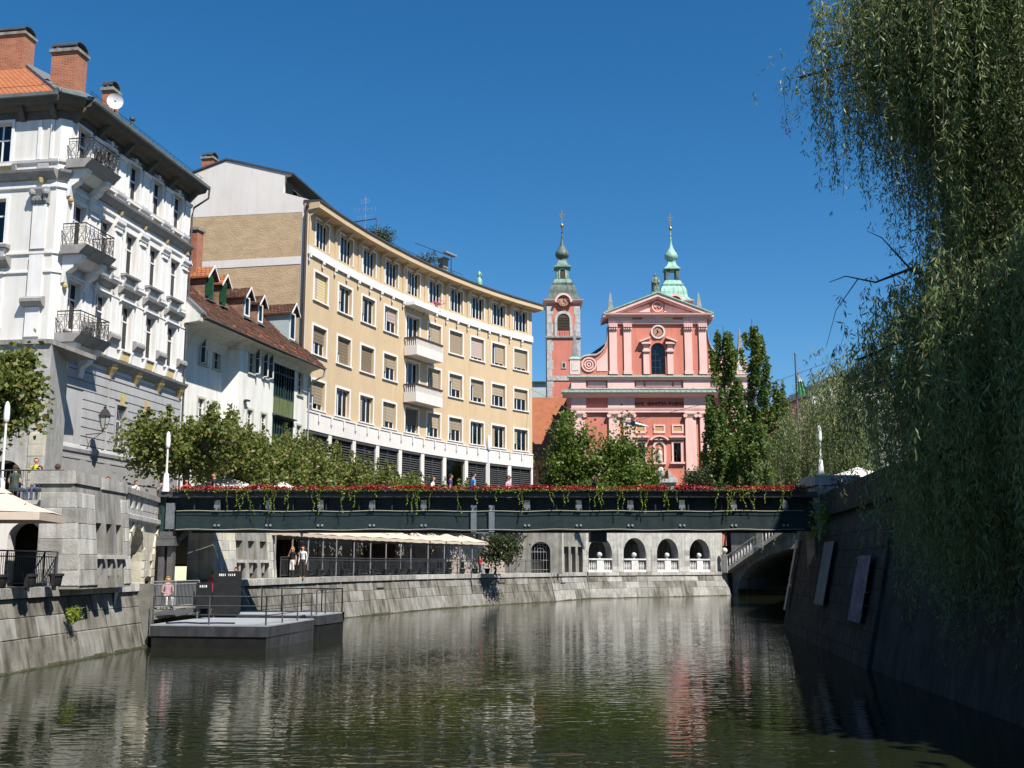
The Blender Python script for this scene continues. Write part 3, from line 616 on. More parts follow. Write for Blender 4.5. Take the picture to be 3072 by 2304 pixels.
for p, q in ((b1, b2), (b2, b3), (b3, b4)): wall.poly([(p[0], p[1], GZ), (q[0], q[1], GZ), (q[0], q[1], 24.6), (p[0], p[1], 24.6)])
wall.part('wall', 'white_plaster', wb)
GH = [(5.95 - .5, 5.95 + .5, 8.9, 11.05), (8.5 - .5, 8.5 + .5, 8.9, 11.05), (10.95 - .5, 10.95 + .5, 8.9, 11.05)]
wallgrid(wall_g, AF, 0, LA, 8.3, 12.6, GH, .34); wallgrid(wall_g, LF, 0, LL, 8.3, 12.6, [], .3); wall_g.poly([CF.p(0, 0, 8.3), CF.p(.5, 0, 8.3), CF.p(.5, 0, 12.6), CF.p(0, 0, 12.6)])
wall_g.part('ground_floor_wall', 'grey_plaster', wb)
PH = [(c - .45, c + .45, 5.2, 6.75) for c in (1.0, 3.45, 5.95, 8.5, 10.95)]
wallgrid(plinth, AF, 0, LA, GZ, 8.3, PH, .35, .06); plinth.poly([CF.p(0, .06, GZ), CF.p(.52, .06, GZ), CF.p(.52, .06, 8.3), CF.p(0, .06, 8.3)]); wallgrid(plinth, LF, 0, LL, GZ, 8.3, [], .3, .06)
plinth.part('plinth', 'plinth_plaster', wb)
PK = kit(.9, 1.55, 2, (), inset=.22, surround=0, sill=False, fm='timber_dark', gm='glass_dark')
for c in PH: window(PK, AF, (c[0] + c[1]) / 2, c[2], wb)
def band(prof, name, m, fr3=(1, 1, 1), ext=0.0):
    b = MB(); o = max(d for d, z in prof)
    kk = .68 if name in ('eave', 'gutter') else 1
    if fr3[0]: b.prof(LF, [(d * kk, z) for d, z in prof], 0, LL + (.1 if kk < 1 else 0))
    if fr3[1]: b.prof(CF, [(d * (.9 if kk < 1 else 1) - (.006 if kk < 1 else 0), z - (.004 if kk < 1 else 0)) for d, z in prof], -.3 if kk < 1 else 0, .85 if kk < 1 else .502)
    if fr3[2]: b.prof(AF, prof, .0, LA + ext)
    return b.part(name, m, wb)
band([(0, 8.25), (.12, 8.3), (.16, 8.45), (.1, 8.6), (0, 8.65)], 'string_course', 'grey_plaster')
band([(0, 7.95), (.09, 7.97), (.09, 8.05), (0, 8.1)], 'string_course', 'plinth_plaster')
band([(0, 12.2), (.07, 12.22), (.07, 12.36), (0, 12.4)], 'string_course', 'grey_plaster')
band([(0, 12.75), (.14, 12.8), (.42, 13.08), (.46, 13.2), (0, 13.26)], 'floor_cornice', 'cornice_grey')
band([(0, 17.35), (.08, 17.37), (.08, 17.48), (0, 17.5)], 'string_course', 'trim_white')
band([(0, 16.45), (.07, 16.47), (.07, 16.56), (0, 16.6)], 'string_course', 'trim_white')
band([(0, 20.55), (.09, 20.6), (.09, 20.72), (.05, 20.76), (.05, 20.8), (0, 20.84)], 'architrave', 'trim_white')
band([(0, 20.98), (.12, 21.0), (.38, 21.28), (.42, 21.4), (0, 21.46)], 'floor_cornice', 'cornice_grey')
band([(0, 21.82), (.1, 21.86), (.13, 21.97), (0, 22.0)], 'string_course', 'trim_white')
band([(0, 24.0), (.03, 24.02), (.03, 24.45), (0, 24.46)], 'frieze', 'eave_paint')
band([(0, 24.4), (.2, 24.43), (.32, 24.58), (.85, 24.68), (.95, 24.88), (1.0, 25.0), (0, 25.02)], 'eave', 'eave_paint', ext=.2)
band([(.96, 24.9), (1.1, 24.92), (1.12, 25.08), (.9, 25.12)], 'gutter', 'roof_zinc', ext=.3)
br = MB(); bl = MB()
for c in [.1] + [(a + b) / 2 for a, b in zip(WC, WC[1:])] + [LA - .3]: br.prof(AF, [(0, 23.95), (.12, 24.0), (.62, 24.5), (.62, 24.66), (0, 24.66)], c - .12, c + .12)
for c in (LL - .35, LL - 2.0, LL - 5, LL - 8.2): br.prof(LF, [(0, 23.95), (.1, 24.0), (.42, 24.5), (.42, 24.66), (0, 24.66)], c - .14, c + .14)
br.pieces('eave_bracket', 'eave_paint', wb)
# grooved ground floor: raised strips between recessed joints
g = MB(); zs = [8.68 + .44 * k for k in range(9)]
seg = [(0.05, .75), (2.35, 4.55)] + [(4.75, 5.3), (6.6, 7.85), (9.15, 10.3), (11.6, LA)]
for k, z in enumerate(zs[:8]):
    for a, bb in ([(0.03, 4.6), (4.75, LA)] if z > 11.0 else seg): g.box(AF, a, bb, .003, .06, z, z + .385)
    g.box(LF, LL - 6, LL - .02, .003, .06, z, z + .385); g.box(CF, .01, .49, .003, .06, z, z + .385)
g.pieces('rusticated_band', 'grey_plaster', wb)
for c in (5.95, 8.5, 10.95):
    MB().face(AF, [(c - .13, 11.05), (c + .13, 11.05), (c + .2, 11.65), (c - .2, 11.65)], .003, .14).part('keystone', 'gold_panel', wb)
gb = MB()
for c in (5.95, 8.5, 10.95):
    for k in range(6): x = c - .38 + k * .15; gb.tube([AF.p(x, -.1, 8.92), AF.p(x, -.06, 11.0)], .014, 4)
    for z in (9.15, 9.7, 10.3, 10.8): gb.tube([AF.p(c - .46, -.06, z), AF.p(c + .46, -.06, z)], .018, 4)
gb.part('window_bars', 'light_metal', wb)
GK = kit(1.0, 2.15, 2, (.65,), inset=.28, surround=.1, out=.09, sm='grey_plaster', gm='glass_dark')
for c in (5.95, 8.5, 10.95): window(GK, AF, c, 8.9, wb)
pl = MB()
for k in range(6): x = .15 + k * 2.2; pl.box(AF, x, x + .5, .062, .12, 7.2, 7.95)
for a in range(5): pl.box(AF, .7 + a * 2.2 - .0, 2.3 + a * 2.2, .062, .09, 7.15, 7.22)
pl.pieces('plinth_panel', 'plinth_plaster', wb)
# windows
K1 = kit(1.12, 2.35, 2, (.66,), surround=.13, out=.07, head=True, curtain=.42); K2 = kit(1.12, 2.2, 2, (.64,), surround=.13, out=.07, curtain=.42); K3 = kit(1.12, 2.1, 2, (.62,), surround=.12, out=.07, curtain=.4)
for (z, h), K in zip(rows, (K1, K2, K3)):
    for c in WC: window(K, AF, c, z, wb)
J1 = kit(1.2, 2.35, 2, (.66,), surround=.14, out=.08, head=True, curtain=.25); J2 = kit(1.2, 2.2, 2, (.64,), surround=.14, out=.08); J3 = kit(1.2, 2.1, 2, (.62,), surround=.14, out=.08, curtain=.45)
for (z, h), K in zip(rows, (J1, J2, J3)):
    for c in LWC: window(K, LF, c, z, wb)
# pediments, consoles, aprons
for i, c in enumerate(WC[1:]):
    MB().prof(AF, [(.0, 16.75), (.12, 16.78), (.34, 17.0), (.38, 17.12), (0, 17.16)], c - .95, c + .95).part('window_hood', 'cornice_grey', wb)
    k = MB(); [k.prof(AF, [(0, 16.3), (.14, 16.38), (.2, 16.74), (0, 16.76)], c + s - .08, c + s + .08) for s in (-.72, .72)]; k.box(AF, c - .6, c + .6, .003, .06, 16.58, 16.7); k.pieces('hood_bracket', 'trim_white', wb)
    MB().box(AF, c - .42, c + .42, .003, .07, 13.38, 13.78).part('apron_panel', 'gold_panel', wb)
    k = MB(); [k.prof(AF, [(0, 13.34), (.12, 13.36), (.2, 13.7), (.26, 13.84), (0, 13.84)], c + s - .07, c + s + .07) for s in (-.55, .55)]; k.pieces('sill_bracket', 'trim_white', wb)
    MB().prof(AF, [(0, 17.72), (.3, 17.76), (.32, 17.86), (0, 17.88)], c - .78, c + .78).part('window_ledge', 'cornice_grey', wb)
    k = MB(); [k.prof(AF, [(0, 17.15), (.08, 17.2), (.22, 17.6), (.22, 17.72), (0, 17.72)], c + s - .06, c + s + .06) for s in (-.6, .6)]; k.pieces('sill_bracket', 'trim_white', wb)
for c in WC[1:]:
    MB().face(AF, [(c - .42, 21.52), (c + .42, 21.52), (c + .42, 21.78), (c - .42, 21.78)], .003, .05).part('apron_panel', 'gold_panel', wb)
    k = MB(); [k.prof(AF, [(0, 21.47), (.1, 21.5), (.16, 21.8), (0, 21.81)], c + s - .07, c + s + .07) for s in (-.55, .55)]; k.pieces('sill_bracket', 'trim_white', wb); k = MB()
    k.box(AF, c - .5, c + .5, .05, .11, 24.03, 24.07); k.box(AF, c - .5, c + .5, .05, .11, 24.16, 24.2); k.box(AF, c - .1, c + .1, .05, .14, 24.08, 24.3); k.part('window_crest', 'trim_white', wb)
for c in [(a + b) / 2 for a, b in zip(WC, WC[1:])] + [LA - .32]:
    for z0, z1 in ((14.6, 16.4), (17.55, 20.1), (22.05, 23.75)):
        k = MB(); k.box(AF, c - .34, c + .34, .003, .045, z0, z1); k.box(AF, c - .3, c - .24, .045, .07, z0 + .05, z1 - .05); k.box(AF, c + .24, c + .3, .045, .07, z0 + .05, z1 - .05); k.part('pilaster', 'trim_white', wb)
    MB().prof(AF, [(0, 14.1), (.1, 14.12), (.26, 14.32), (.26, 14.46), (.2, 14.58), (0, 14.6)], c - .45, c + .45).part('pilaster_base', 'cornice_grey', wb)
    k = MB(); k.prof(AF, [(0, 20.1), (.1, 20.14), (.12, 20.24), (.2, 20.34), (.22, 20.5), (0, 20.54)], c - .42, c + .42); k.box(AF, c - .36, c + .36, .003, .14, 19.86, 19.93); k.part('capital', 'trim_white', wb)
    MB().lathe(AF.p(c, .08, 20.9), [(.03, -.13), (.1, -.1), (.13, 0), (.15, .08), (.08, .14), (.03, .15)], 7).part('gilt_mask', 'gold_panel', wb)
    MB().lathe(AF.p(c, .03, 12.55), [(.02, -.35), (.1, -.2), (.22, 0), (.34, .18), (.38, .26)], 8).part('gilt_pendant', 'gold_panel', wb)
    k = MB(); k.prof(AF, [(0, 23.75), (.1, 23.77), (.16, 23.9), (.16, 23.96), (0, 23.98)], c - .4, c + .4); k.part('capital', 'trim_white', wb)
# corner pilaster on the street front
for z0, z1 in ((13.4, 14.8), (15.3, 17.3), (17.6, 19.75)): 
    k = MB(); k.box(LF, LL - 1.12, LL - .42, .003, .11, z0, z1); k.part('pilaster', 'trim_white', wb)
MB().prof(LF, [(0, 14.8), (.2, 14.84), (.36, 15.02), (.36, 15.16), (.2, 15.28), (0, 15.3)], LL - 1.32, LL - .22).part('pilaster_base', 'cornice_grey', wb)
k = MB(); k.prof(LF, [(0, 19.75), (.14, 19.8), (.16, 20.1), (.3, 20.45), (.3, 20.54), (0, 20.56)], LL - 1.22, LL - .32)
for s in (-1, 1): k.lathe(LF.p(LL - .77 + s * .34, .24, 20.3), [(.03, -.16), (.15, -.1), (.17, 0), (.15, .1), (.03, .16)], 8)
for s in range(4): k.prof(LF, [(.15, 19.85), (.24, 19.92), (.27, 20.12), (.15, 20.16)], LL - 1.12 + s * .19, LL - .99 + s * .19)
k.part('capital', 'plinth_plaster', wb)
MB().lathe(LF.p(LL - .77, .1, 20.92), [(.03, -.2), (.13, -.12), (.17, 0), (.2, .1), (.08, .16), (.03, .17)], 7).part('gilt_mask', 'gold_panel', wb)
for a, bb in ((LL - 1.15, LL - .97), (LL - .5, LL - .35)): MB().box(LF, a, bb, .003, .07, 22.02, 23.95).part('pilaster_strip', 'trim_white', wb)
MB().box(LF, LL - 1.05, LL - .5, .003, .09, 21.5, 21.8).part('pilaster_panel', 'grey_plaster', wb)
for c in LWC:
    MB().box(LF, c - .6, c + .75, .003, .05, 21.5, 21.78).part('apron_panel', 'gold_panel', wb)
    MB().prof(LF, [(0, 16.75), (.12, 16.78), (.4, 17.05), (.44, 17.2), (0, 17.24)], c - 1.05, c + 1.05).part('window_hood', 'cornice_grey', wb)
    MB().prof(LF, [(0, 17.66), (.34, 17.7), (.36, 17.84), (0, 17.86)], c - .95, c + .95).part('window_ledge', 'cornice_grey', wb)
    k = MB(); [k.prof(LF, [(0, 17.0), (.1, 17.05), (.24, 17.5), (.24, 17.66), (0, 17.66)], c + s - .09, c + s + .09) for s in (-.68, .68)]; k.pieces('sill_bracket', 'trim_white', wb)
    k = MB(); [k.prof(LF, [(0, 21.47), (.12, 21.5), (.2, 21.8), (0, 21.81)], c + s - .1, c + s + .1) for s in (-.85, .9)]; k.pieces('sill_bracket', 'plinth_plaster', wb)
# iron balconies on scrolled corbels
def balcony(zf):
    a0, a1, dp = -.35, 2.35, 1.25
    s = MB(); s.prof(AF, [(0, zf - .42), (dp - .28, zf - .42), (dp - .2, zf - .3), (dp, zf - .12), (dp + .08, zf), (0, zf)], a0, a1); 
    sl_ = s.part('balcony', 'cornice_grey', wb)
    cb = MB()
    for a in (a0 + .25, a1 - .65): cb.prof(AF, [(0, zf - 1.75), (.12, zf - 1.7), (.2, zf - 1.25), (.55, zf - 1.02), (.6, zf - .85), (.95, zf - .62), (1.0, zf - .42), (0, zf - .42)], a, a + .4)
    cb.prof(AF, [(0, zf - .8), (.45, zf - .78), (.8, zf - .43), (0, zf - .43)], a0 + .65, a1 - .65)
    cb.pieces('corbel', 'trim_white', sl_)
    MB().lathe(AF.p(a0 + .45, .1, zf - 1.85), [(.03, -.16), (.12, -.08), (.14, .04), (.04, .12)], 8).part('gilt_mask', 'gold_panel', sl_)
    r = MB(); P = [AF.p(a0 + .08, .05, 0), AF.p(a0 + .08, dp - .06, 0), AF.p(a1 - .08, dp - .06, 0), AF.p(a1 - .08, .05, 0)]
    for p, q in zip(P, P[1:]):
        f = along(p[:2], q[:2]); Lr = dist(p, q); n = max(2, round(Lr / .34)); w = Lr / n
        for k in range(n):
            x = k * w; r.tube([f.p(x, 0, zf), f.p(x, 0, zf + 1.02)], .017, 4)
            for zc, rr in ((.3, .13), (.66, .14)): r.tube([f.p(x + w / 2 + rr * math.cos(t_ * math.pi / 4), 0, zf + zc + rr * math.sin(t_ * math.pi / 4)) for t_ in range(9)], .012, 3)
            r.tube([f.p(x, 0, zf + .1), f.p(x + w * .5, 0, zf + .48), f.p(x + w, 0, zf + .1)], .012, 3); r.tube([f.p(x, 0, zf + .88), f.p(x + w * .5, 0, zf + .48), f.p(x + w, 0, zf + .88)], .012, 3)
        for z, rad in ((.06, .014), (.88, .016)): r.tube([f.p(0, 0, zf + z), f.p(Lr, 0, zf + z)], rad, 4)
        r.tube([f.p(-.02, 0, zf + 1.04), f.p(Lr + .02, 0, zf + 1.04)], .03, 4)
    r.part('railing', 'iron', sl_)
for zf in (13.55, 17.75, 21.95): balcony(zf)
bx = MB().box(AF, .75, 1.35, .75, 1.0, 22.3, 22.85).solo('planter_box', 'cloth_dark', 'dark box hanging inside the top iron balcony of the white building', 'box', loc=AF.p(1, .9, 22.3))
# roof with hips, chimneys
rf_ = MB(); ez = 25.1; rz_ = 34.0; e1 = AF.p(LA + .2, 1.05, ez); e0 = AF.p(-.1, 1.05, ez); e0b = LF.p(LL + .1, .72, ez); e2 = LF.p(0, .72, ez); r1 = AF.p(LA, -11.8, rz_); r0 = AF.p(12.2, -11.8, rz_); r2 = LF.p(0, -11.8, rz_); bk1 = AF.p(LA, -24, ez); bk2 = LF.p(0, -24, ez)
rf_.poly([e0, e1, r1, r0]); rf_.poly([r0, r1, bk1, bk2, r2]); rf_.poly([e0b, e0, r0]); rf_.part('roof', 'roof_zinc', wb)
MB().poly([e2, e0b, r0, r2]).part('roof', 'tile_orange', wb)
hr = MB(); hr.tube([e0b, tuple(Vector(r0) + Vector((0, 0, .05)))], .16, 5); hr.tube([r0, r2], .16, 5); hr.part('hip_flashing', 'roof_zinc', wb)
sn = MB()
for i in range(26): x = .2 + i * .48; sn.tube([AF.p(x, .75, 25.25), AF.p(x, .72, 25.52)], .012, 3)
for z in (25.38, 25.52): sn.tube([AF.p(.1, .74, z), AF.p(LA, .74, z)], .014, 3)
for i in range(12): x = LL - .8 - i * 1.1; sn.tube([LF.p(x, .6, 25.3), LF.p(x, .55, 25.55)], .012, 3)
sn.tube([LF.p(0, .58, 25.5), LF.p(LL, .58, 25.5)], .014, 3)
sn.part('snow_guard', 'iron', wb)
def chimney(parent, x, y, w, d, z0, z1, rz=0, m='brick', cap='arch', name='chimney'):
    f = Fr(x, y, math.cos(rz), math.sin(rz)); ch = MB().box(f, -w / 2, w / 2, -d / 2, d / 2, z0, z1).part(name, m, parent)
    MB().box(f, -w / 2 - .1, w / 2 + .1, -d / 2 - .1, d / 2 + .1, z1 + .001, z1 + .16).part('chimney_cap', 'concrete', ch)
    if cap == 'arch':
        h = MB(); n = 6; rr = d / 2 + .08
        pts = [(rr * math.cos(math.pi * k / n), z1 + .3 + .32 * math.sin(math.pi * k / n)) for k in range(n + 1)]; pin = [(p[0] * .92, p[1] - .04) for p in pts][::-1]
        h.prof(f, pts + pin, -w / 2, w / 2); 
        for a in (-w / 2 + .05, w / 2 - .15):
            for dd_ in (-d / 2, d / 2 - .12): h.box(f, a, a + .1, dd_, dd_ + .12, z1 + .16, z1 + .32)
        h.part('cowl', 'roof_metal', ch)
    return ch
ang = AF.rz - math.pi / 2
chimney(wb, *AF.p(1.25, -1.2, 0)[:2], 1.35, .95, 25.2, 28.0, ang)
chimney(wb, *(-28.6, 59.0), 2.2, 1.0, 27.0, 32.7, ang)
chimney(wb, *AF.p(4.2, -.6, 0)[:2], .55, .7, 25.4, 27.3, ang)
MB().lathe(AF.p(5.6, -.1, 25.4), [(.09, 0), (.09, .95), (.17, .97), (.17, 1.08), (.05, 1.1)], 8).part('vent_pipe', 'roof_metal', wb)
dp = MB(); dp.tube([AF.p(LA + .25, 1.05, 24.9), AF.p(LA + .3, 1.0, 24.4), AF.p(LA + .12, .2, 23.8), AF.p(LA + .1, .12, 23.3), AF.p(LA + .1, .12, 6)], .06, 6); dp.part('downpipe', 'roof_metal', wb)
# satellite dish
t = thing('satellite_dish', 'round white satellite dish beside the small chimney on the white building', 'satellite dish', AF.p(2.95, .35, 25.4))
d = MB(); ce = Vector(AF.p(2.85, .45, 26.2)); ax = Vector((.34, -.92, -.14)).normalized(); u_ = ax.cross(Vector((0, 0, 1))).normalized(); v_ = u_.cross(ax)
rings = [(0.02, -.09), (.2, -.05), (.33, -.01), (.4, .03)]; nn = 20
for r_, h_ in rings:
    for k in range(nn): q = ce + ax * h_ + (u_ * math.cos(2 * math.pi * k / nn) + v_ * math.sin(2 * math.pi * k / nn)) * r_; d.v.append(q[:])
for j in range(3):
    for k in range(nn): q = (k + 1) % nn; d.f.append((j * nn + k, j * nn + q, (j + 1) * nn + q, (j + 1) * nn + k))
d.part('dish', 'dish_white', t, smooth=True); k = MB(); k.tube([ce - v_ * .37 + ax * .04, ce + ax * .45 - v_ * .1], .015, 4); k.tube([ce + ax * .47 - v_ * .12, ce + ax * .58 - v_ * .08], .05, 6); k.part('feed_arm', 'grey_metal', t)
k = MB(); k.tube([ce - ax * .12, ce - ax * .3 + Vector((0, 0, -.2)), ce - ax * .3 + Vector((0, 0, -1.1))], .04, 5); k.part('mast', 'grey_metal', t)
# wall lantern
lx = AF.p(2.75, 0, 0); t = thing('wall_lantern', 'old six-sided wall lantern on an iron bracket on the grey ground floor', 'lantern', AF.p(2.75, 0, 9))
k = MB(); k.tube([AF.p(2.75, .03, 8.2), AF.p(2.75, .03, 9.45)], .03, 5); k.tube([AF.p(2.75, .05, 9.2), AF.p(2.75, .9, 9.25), AF.p(2.75, .98, 9.45)], .025, 5); k.tube([AF.p(2.75, .05, 8.3), AF.p(2.75, .3, 8.9), AF.p(2.75, .8, 9.22)], .018, 5); k.part('bracket', 'iron', t)
LC = AF.p(2.75, .98, 9.45); MB().lathe(LC, [(.1, 0), (.14, .05), (.27, .62)], 6).part('lantern_glass', 'lantern_pane', t)
k = MB(); k.lathe(LC, [(.33, .62), (.3, .68), (.16, .92), (.07, .98), (.08, 1.06), (.03, 1.12)], 6)
for i in range(6): a = 2 * math.pi * i / 6; k.tube([(LC[0] + .14 * math.cos(a), LC[1] + .14 * math.sin(a), LC[2] + .05), (LC[0] + .275 * math.cos(a), LC[1] + .275 * math.sin(a), LC[2] + .63)], .016, 4)
k.part('lantern_frame', 'iron', t)
# stone porch with a grille window in front of the corner
random.seed(8); pw = along((-24.5, 46.6), (-19.6, 46.0)); t = thing('stone_porch', 'pale stone porch with an iron grille window above its round-headed door', 'porch', (-20, 46, GZ)); L = dist((-24.5, 46.6), (-19.6, 46.0))
b = MB(); archwall(b, pw, 0, L, GZ, 8.6, [(3.25, .75, GZ, 6.6)], .6); wallgrid(b, pw, 0, L, 8.6, 12.3, [(2.15, 4.0, 9.0, 11.3)], .4)
e_ = along((-19.6, 46.0), (-20.6, 50.3)); b.poly([e_.p(0, 0, GZ), e_.p(4.4, 0, GZ), e_.p(4.4, 0, 12.3), e_.p(0, 0, 12.3)]); b.part('wall', 'stone_light', t); MB().box(pw, 0, L, -3.8, .12, 12.3, 12.5).part('roof_slab', 'stone', t)
MB().box(pw, .5, L - .8, -1.4, -1.3, GZ, 12).part('inner_wall', 'room_dark', t)
courses(t, pw, 0, 2.3, GZ, [.5] * 7, .95, .04, ['stone_light', 'tower_stone'], 0, thick=.12); courses(t, pw, 4.2, L, GZ, [.5] * 7, .8, .04, ['stone_light', 'cream_stone'], 0, thick=.12)
k = MB()
for i in range(10):
    x = 2.2 + i * .195; k.tube([pw.p(x, -.05, 9.0), pw.p(x, .02, 9.9), pw.p(x, -.05, 11.3)], .016, 4)
for i in range(7):
    z = 9.2 + i * .33
    k.tube([pw.p(2.15 + j * .1, .02 + .03 * (j % 2), z + .12 * (-1) ** j) for j in range(19)], .013, 3)
k.part('grille', 'iron', t); MB().box(pw, 2.0, 4.15, .002, .12, 8.82, 8.99).part('sill', 'stone', t)
# ------------------------------------------------------------------ low white house with dormers
random.seed(41)
H0 = AF.p(LA + .02, 0, 0)[:2]; Z = dome_shift
YL = (-14.1 * 1.08, 3 + 0 * 1 + (73.7) * 1.08 - 3); HF = along(H0, (YL[0] + .35, YL[1] - .6)); HL = dist(H0, (YL[0] + .35, YL[1] - .6))
hs = thing('low_house', 'low whitewashed house with a sagging red tile roof, six dormers and a green glazed bay', 'house', (H0[0], H0[1], GZ))
S1, S2 = HL * .37, HL * .40          # kink between the set-back part and the forward part
pa, pb, pc, pd = HF.p(0, -.9, 0)[:2], HF.p(S1, -.9, 0)[:2], HF.p(S2, 0, 0)[:2], HF.p(HL, 0, 0)[:2]
F1, F2, F3 = along(pa, pb), along(pb, pc), along(pc, pd); L1, L2, L3 = dist(pa, pb), dist(pb, pc), dist(pc, pd)
zE = 17.1
w1 = [(L1 * .61, 15.1), (L1 * .87, 15.1), (L1 * .61, 11.3), (L1 * .87, 11.3)]
w3 = [(L3 * .155, 15.3), (L3 * .345, 15.3), (L3 * .155, 11.2), (L3 * .345, 11.2), (L3 * .88, 15.0), (L3 * .88, 11.1)]
ww, wh = .78, 1.7
b = MB(); wallgrid(b, F1, 0, L1, GZ, zE + 1.6, [(s - ww / 2, s + ww / 2, z, z + wh) for s, z in w1], .28)
b.poly([F2.p(0, 0, GZ), F2.p(L2, 0, GZ), F2.p(L2, 0, zE), F2.p(0, 0, zE)])
by0, by1 = L3 * .475, L3 * .78
wallgrid(b, F3, 0, L3, GZ, zE + .3, [(s - ww / 2, s + ww / 2, z, z + wh) for s, z in w3] + [(by0, by1, 9.6, 13.0), (by0, by1, 14.3, 16.95)], .28)
e1 = F3.p(L3, 0, 0); e2 = F3.p(L3, -10, 0); b.poly([(e1[0], e1[1], GZ), (e2[0], e2[1], GZ), (e2[0], e2[1], zE), (e1[0], e1[1], zE)])
b.part('wall', 'old_white_plaster', hs)
# eave soffit: a deep curved cove over the set-back wall
b = MB(); ov = .95
b.prof(HF, [(-.88, zE - 1.0), (-.55, zE - .45), (.1, zE - .12), (ov, zE), (ov, zE + .06), (-.88, zE + .06)], .45, S1 + .1); b.prof(HF, [(-.4, zE - .45), (.02, zE - .5), (.3, zE - .18), (ov, zE), (ov, zE + .06), (-.4, zE + .06)], S1 + .1, HL + .15); b.part('eave_cove', 'old_white_plaster', hs)
# roof slope
PITCH = math.tan(R(42)); ridge_d = -5.2; zr = zE + .12 + (ov - ridge_d) * PITCH
rz = lambda d: zE + .14 + (ov + .12 - d) * PITCH
b = MB(); nseg = 12
for i in range(nseg):
    a, c = .3 + (HL + .6) * i / nseg, .3 + (HL + .6) * (i + 1) / nseg; sa = lambda s: -.13 * math.sin(math.pi * s / HL) 
    for d0, d1 in ((ov + .12, 0), (0, -2.4), (-2.4, ridge_d)):
        k1 = sa(a); k2 = sa(c); b.poly([HF.p(a, d0, rz(d0) + k1), HF.p(c, d0, rz(d0) + k2), HF.p(c, d1, rz(d1) + k2), HF.p(a, d1, rz(d1) + k1)])
    b.poly([HF.p(a, ridge_d, rz(ridge_d) + k1), HF.p(c, ridge_d, rz(ridge_d) + k2), HF.p(c, ridge_d - 6, zE), HF.p(a, ridge_d - 6, zE)])
    b.poly([HF.p(a, ov + .12, rz(ov + .12) + k1), HF.p(c, ov + .12, rz(ov + .12) + k2), HF.p(c, ov + .12, rz(ov + .12) + k2 - .1), HF.p(a, ov + .12, rz(ov + .12) + k1 - .1)])
b.part('roof', 'tile_red', hs)
tl = MB()       # raised courses of tiles breaking up the slope
for r_ in range(30):
    d = ov + .1 - r_ * .205; n = 46
    for i in range(n):
        if random.random() < .8:
            a = .35 + (HL + .5) * i / n; c = a + (HL + .5) / n * .9; k1 = -.13 * math.sin(math.pi * a / HL) + .025 + random.uniform(0, .025)
            tl.hexa([HF.p(a, d, rz(d) + k1 - .02), HF.p(c, d, rz(d) + k1 - .02), HF.p(c, d - .2, rz(d - .2) + k1 - .03), HF.p(a, d - .2, rz(d - .2) + k1 - .03), HF.p(a, d, rz(d) + k1 + .02), HF.p(c, d, rz(d) + k1 + .02), HF.p(c, d - .2, rz(d - .2) + k1), HF.p(a, d - .2, rz(d - .2) + k1)])
tl.part('roof_tile', 'tile_brown', hs, kind='stuff')
g = MB(); g.tube([HF.p(.4, ov + .2, zE + .08), HF.p(HL + .4, ov + .2, zE - .02)], .075, 6); g.part('gutter', 'roof_metal', hs)
g = MB(); g.tube([HF.p(HL + .4, ov + .2, zE), HF.p(HL + .45, ov + .1, zE - .5), HF.p(HL + .1, .25, zE - 1.0), HF.p(HL + .05, .12, zE - 1.6), HF.p(HL + .05, .12, GZ)], .07, 6); g.part('downpipe', 'light_metal', hs)
# fire wall closing the eave at the near end
fw_ = [(-5.2, zr - .3), (-5.2, zE - .3), (ov + .05, zE - .3), (ov + .1, zE + .2)]
MB().prof(HF, [(-6, zE - 4), (-.85, zE - 4), (-.85, zE - .35), (ov, zE - .15), (ov + .08, zE + .3), (-5.2, zr + .25), (-6, zr + .25)], -.0, .42).part('fire_wall', 'old_white_plaster', hs)
MB().prof(HF, [(ov + .16, zE + .26), (-5.2, zr + .27), (-5.2, zr + .36), (ov + .16, zE + .38)], -.06, .5).part('fire_wall_coping', 'roof_zinc', hs)
HK = kit(ww, wh, 2, (.36, .68), .045, .14, .13, .03, True, 'frame_white', 'frame_sage', 'glass'); HKd = kit(ww, wh, 2, (.36, .68), .045, .14, .13, .03, True, 'frame_sage', 'frame_sage', 'glass_blue')
for i, (s, z) in enumerate(w1): window(HKd if z > 14 else HK, F1, s, z, hs)
for i, (s, z) in enumerate(w3): window(HKd if z > 14 else HK, F3, s, z, hs)
for s, z, sd in ((w3[0][0], 15.3, 1), (w3[1][0], 15.3, 1), (w3[1][0], 15.3, -1), (w1[0][0], 15.1, -1)):     # casements standing open
    f = F1 if z < 15.2 else F3; x = s + sd * ww / 2; k = MB()
    for z0, z1 in ((z, z + .07), (z + wh * .6, z + wh * .6 + .05), (z + wh - .07, z + wh)): k.box(f, x - .03, x + .03, .03, .42, z0, z1)
    k.box(f, x - .03, x + .03, .03, .09, z, z + wh); k.box(f, x - .03, x + .03, .36, .42, z, z + wh); o = k.part('open_casement', 'frame_white', hs)
    MB().box(f, x - .006, x + .006, .09, .36, z + .07, z + wh - .07).part('pane', 'glass', o)
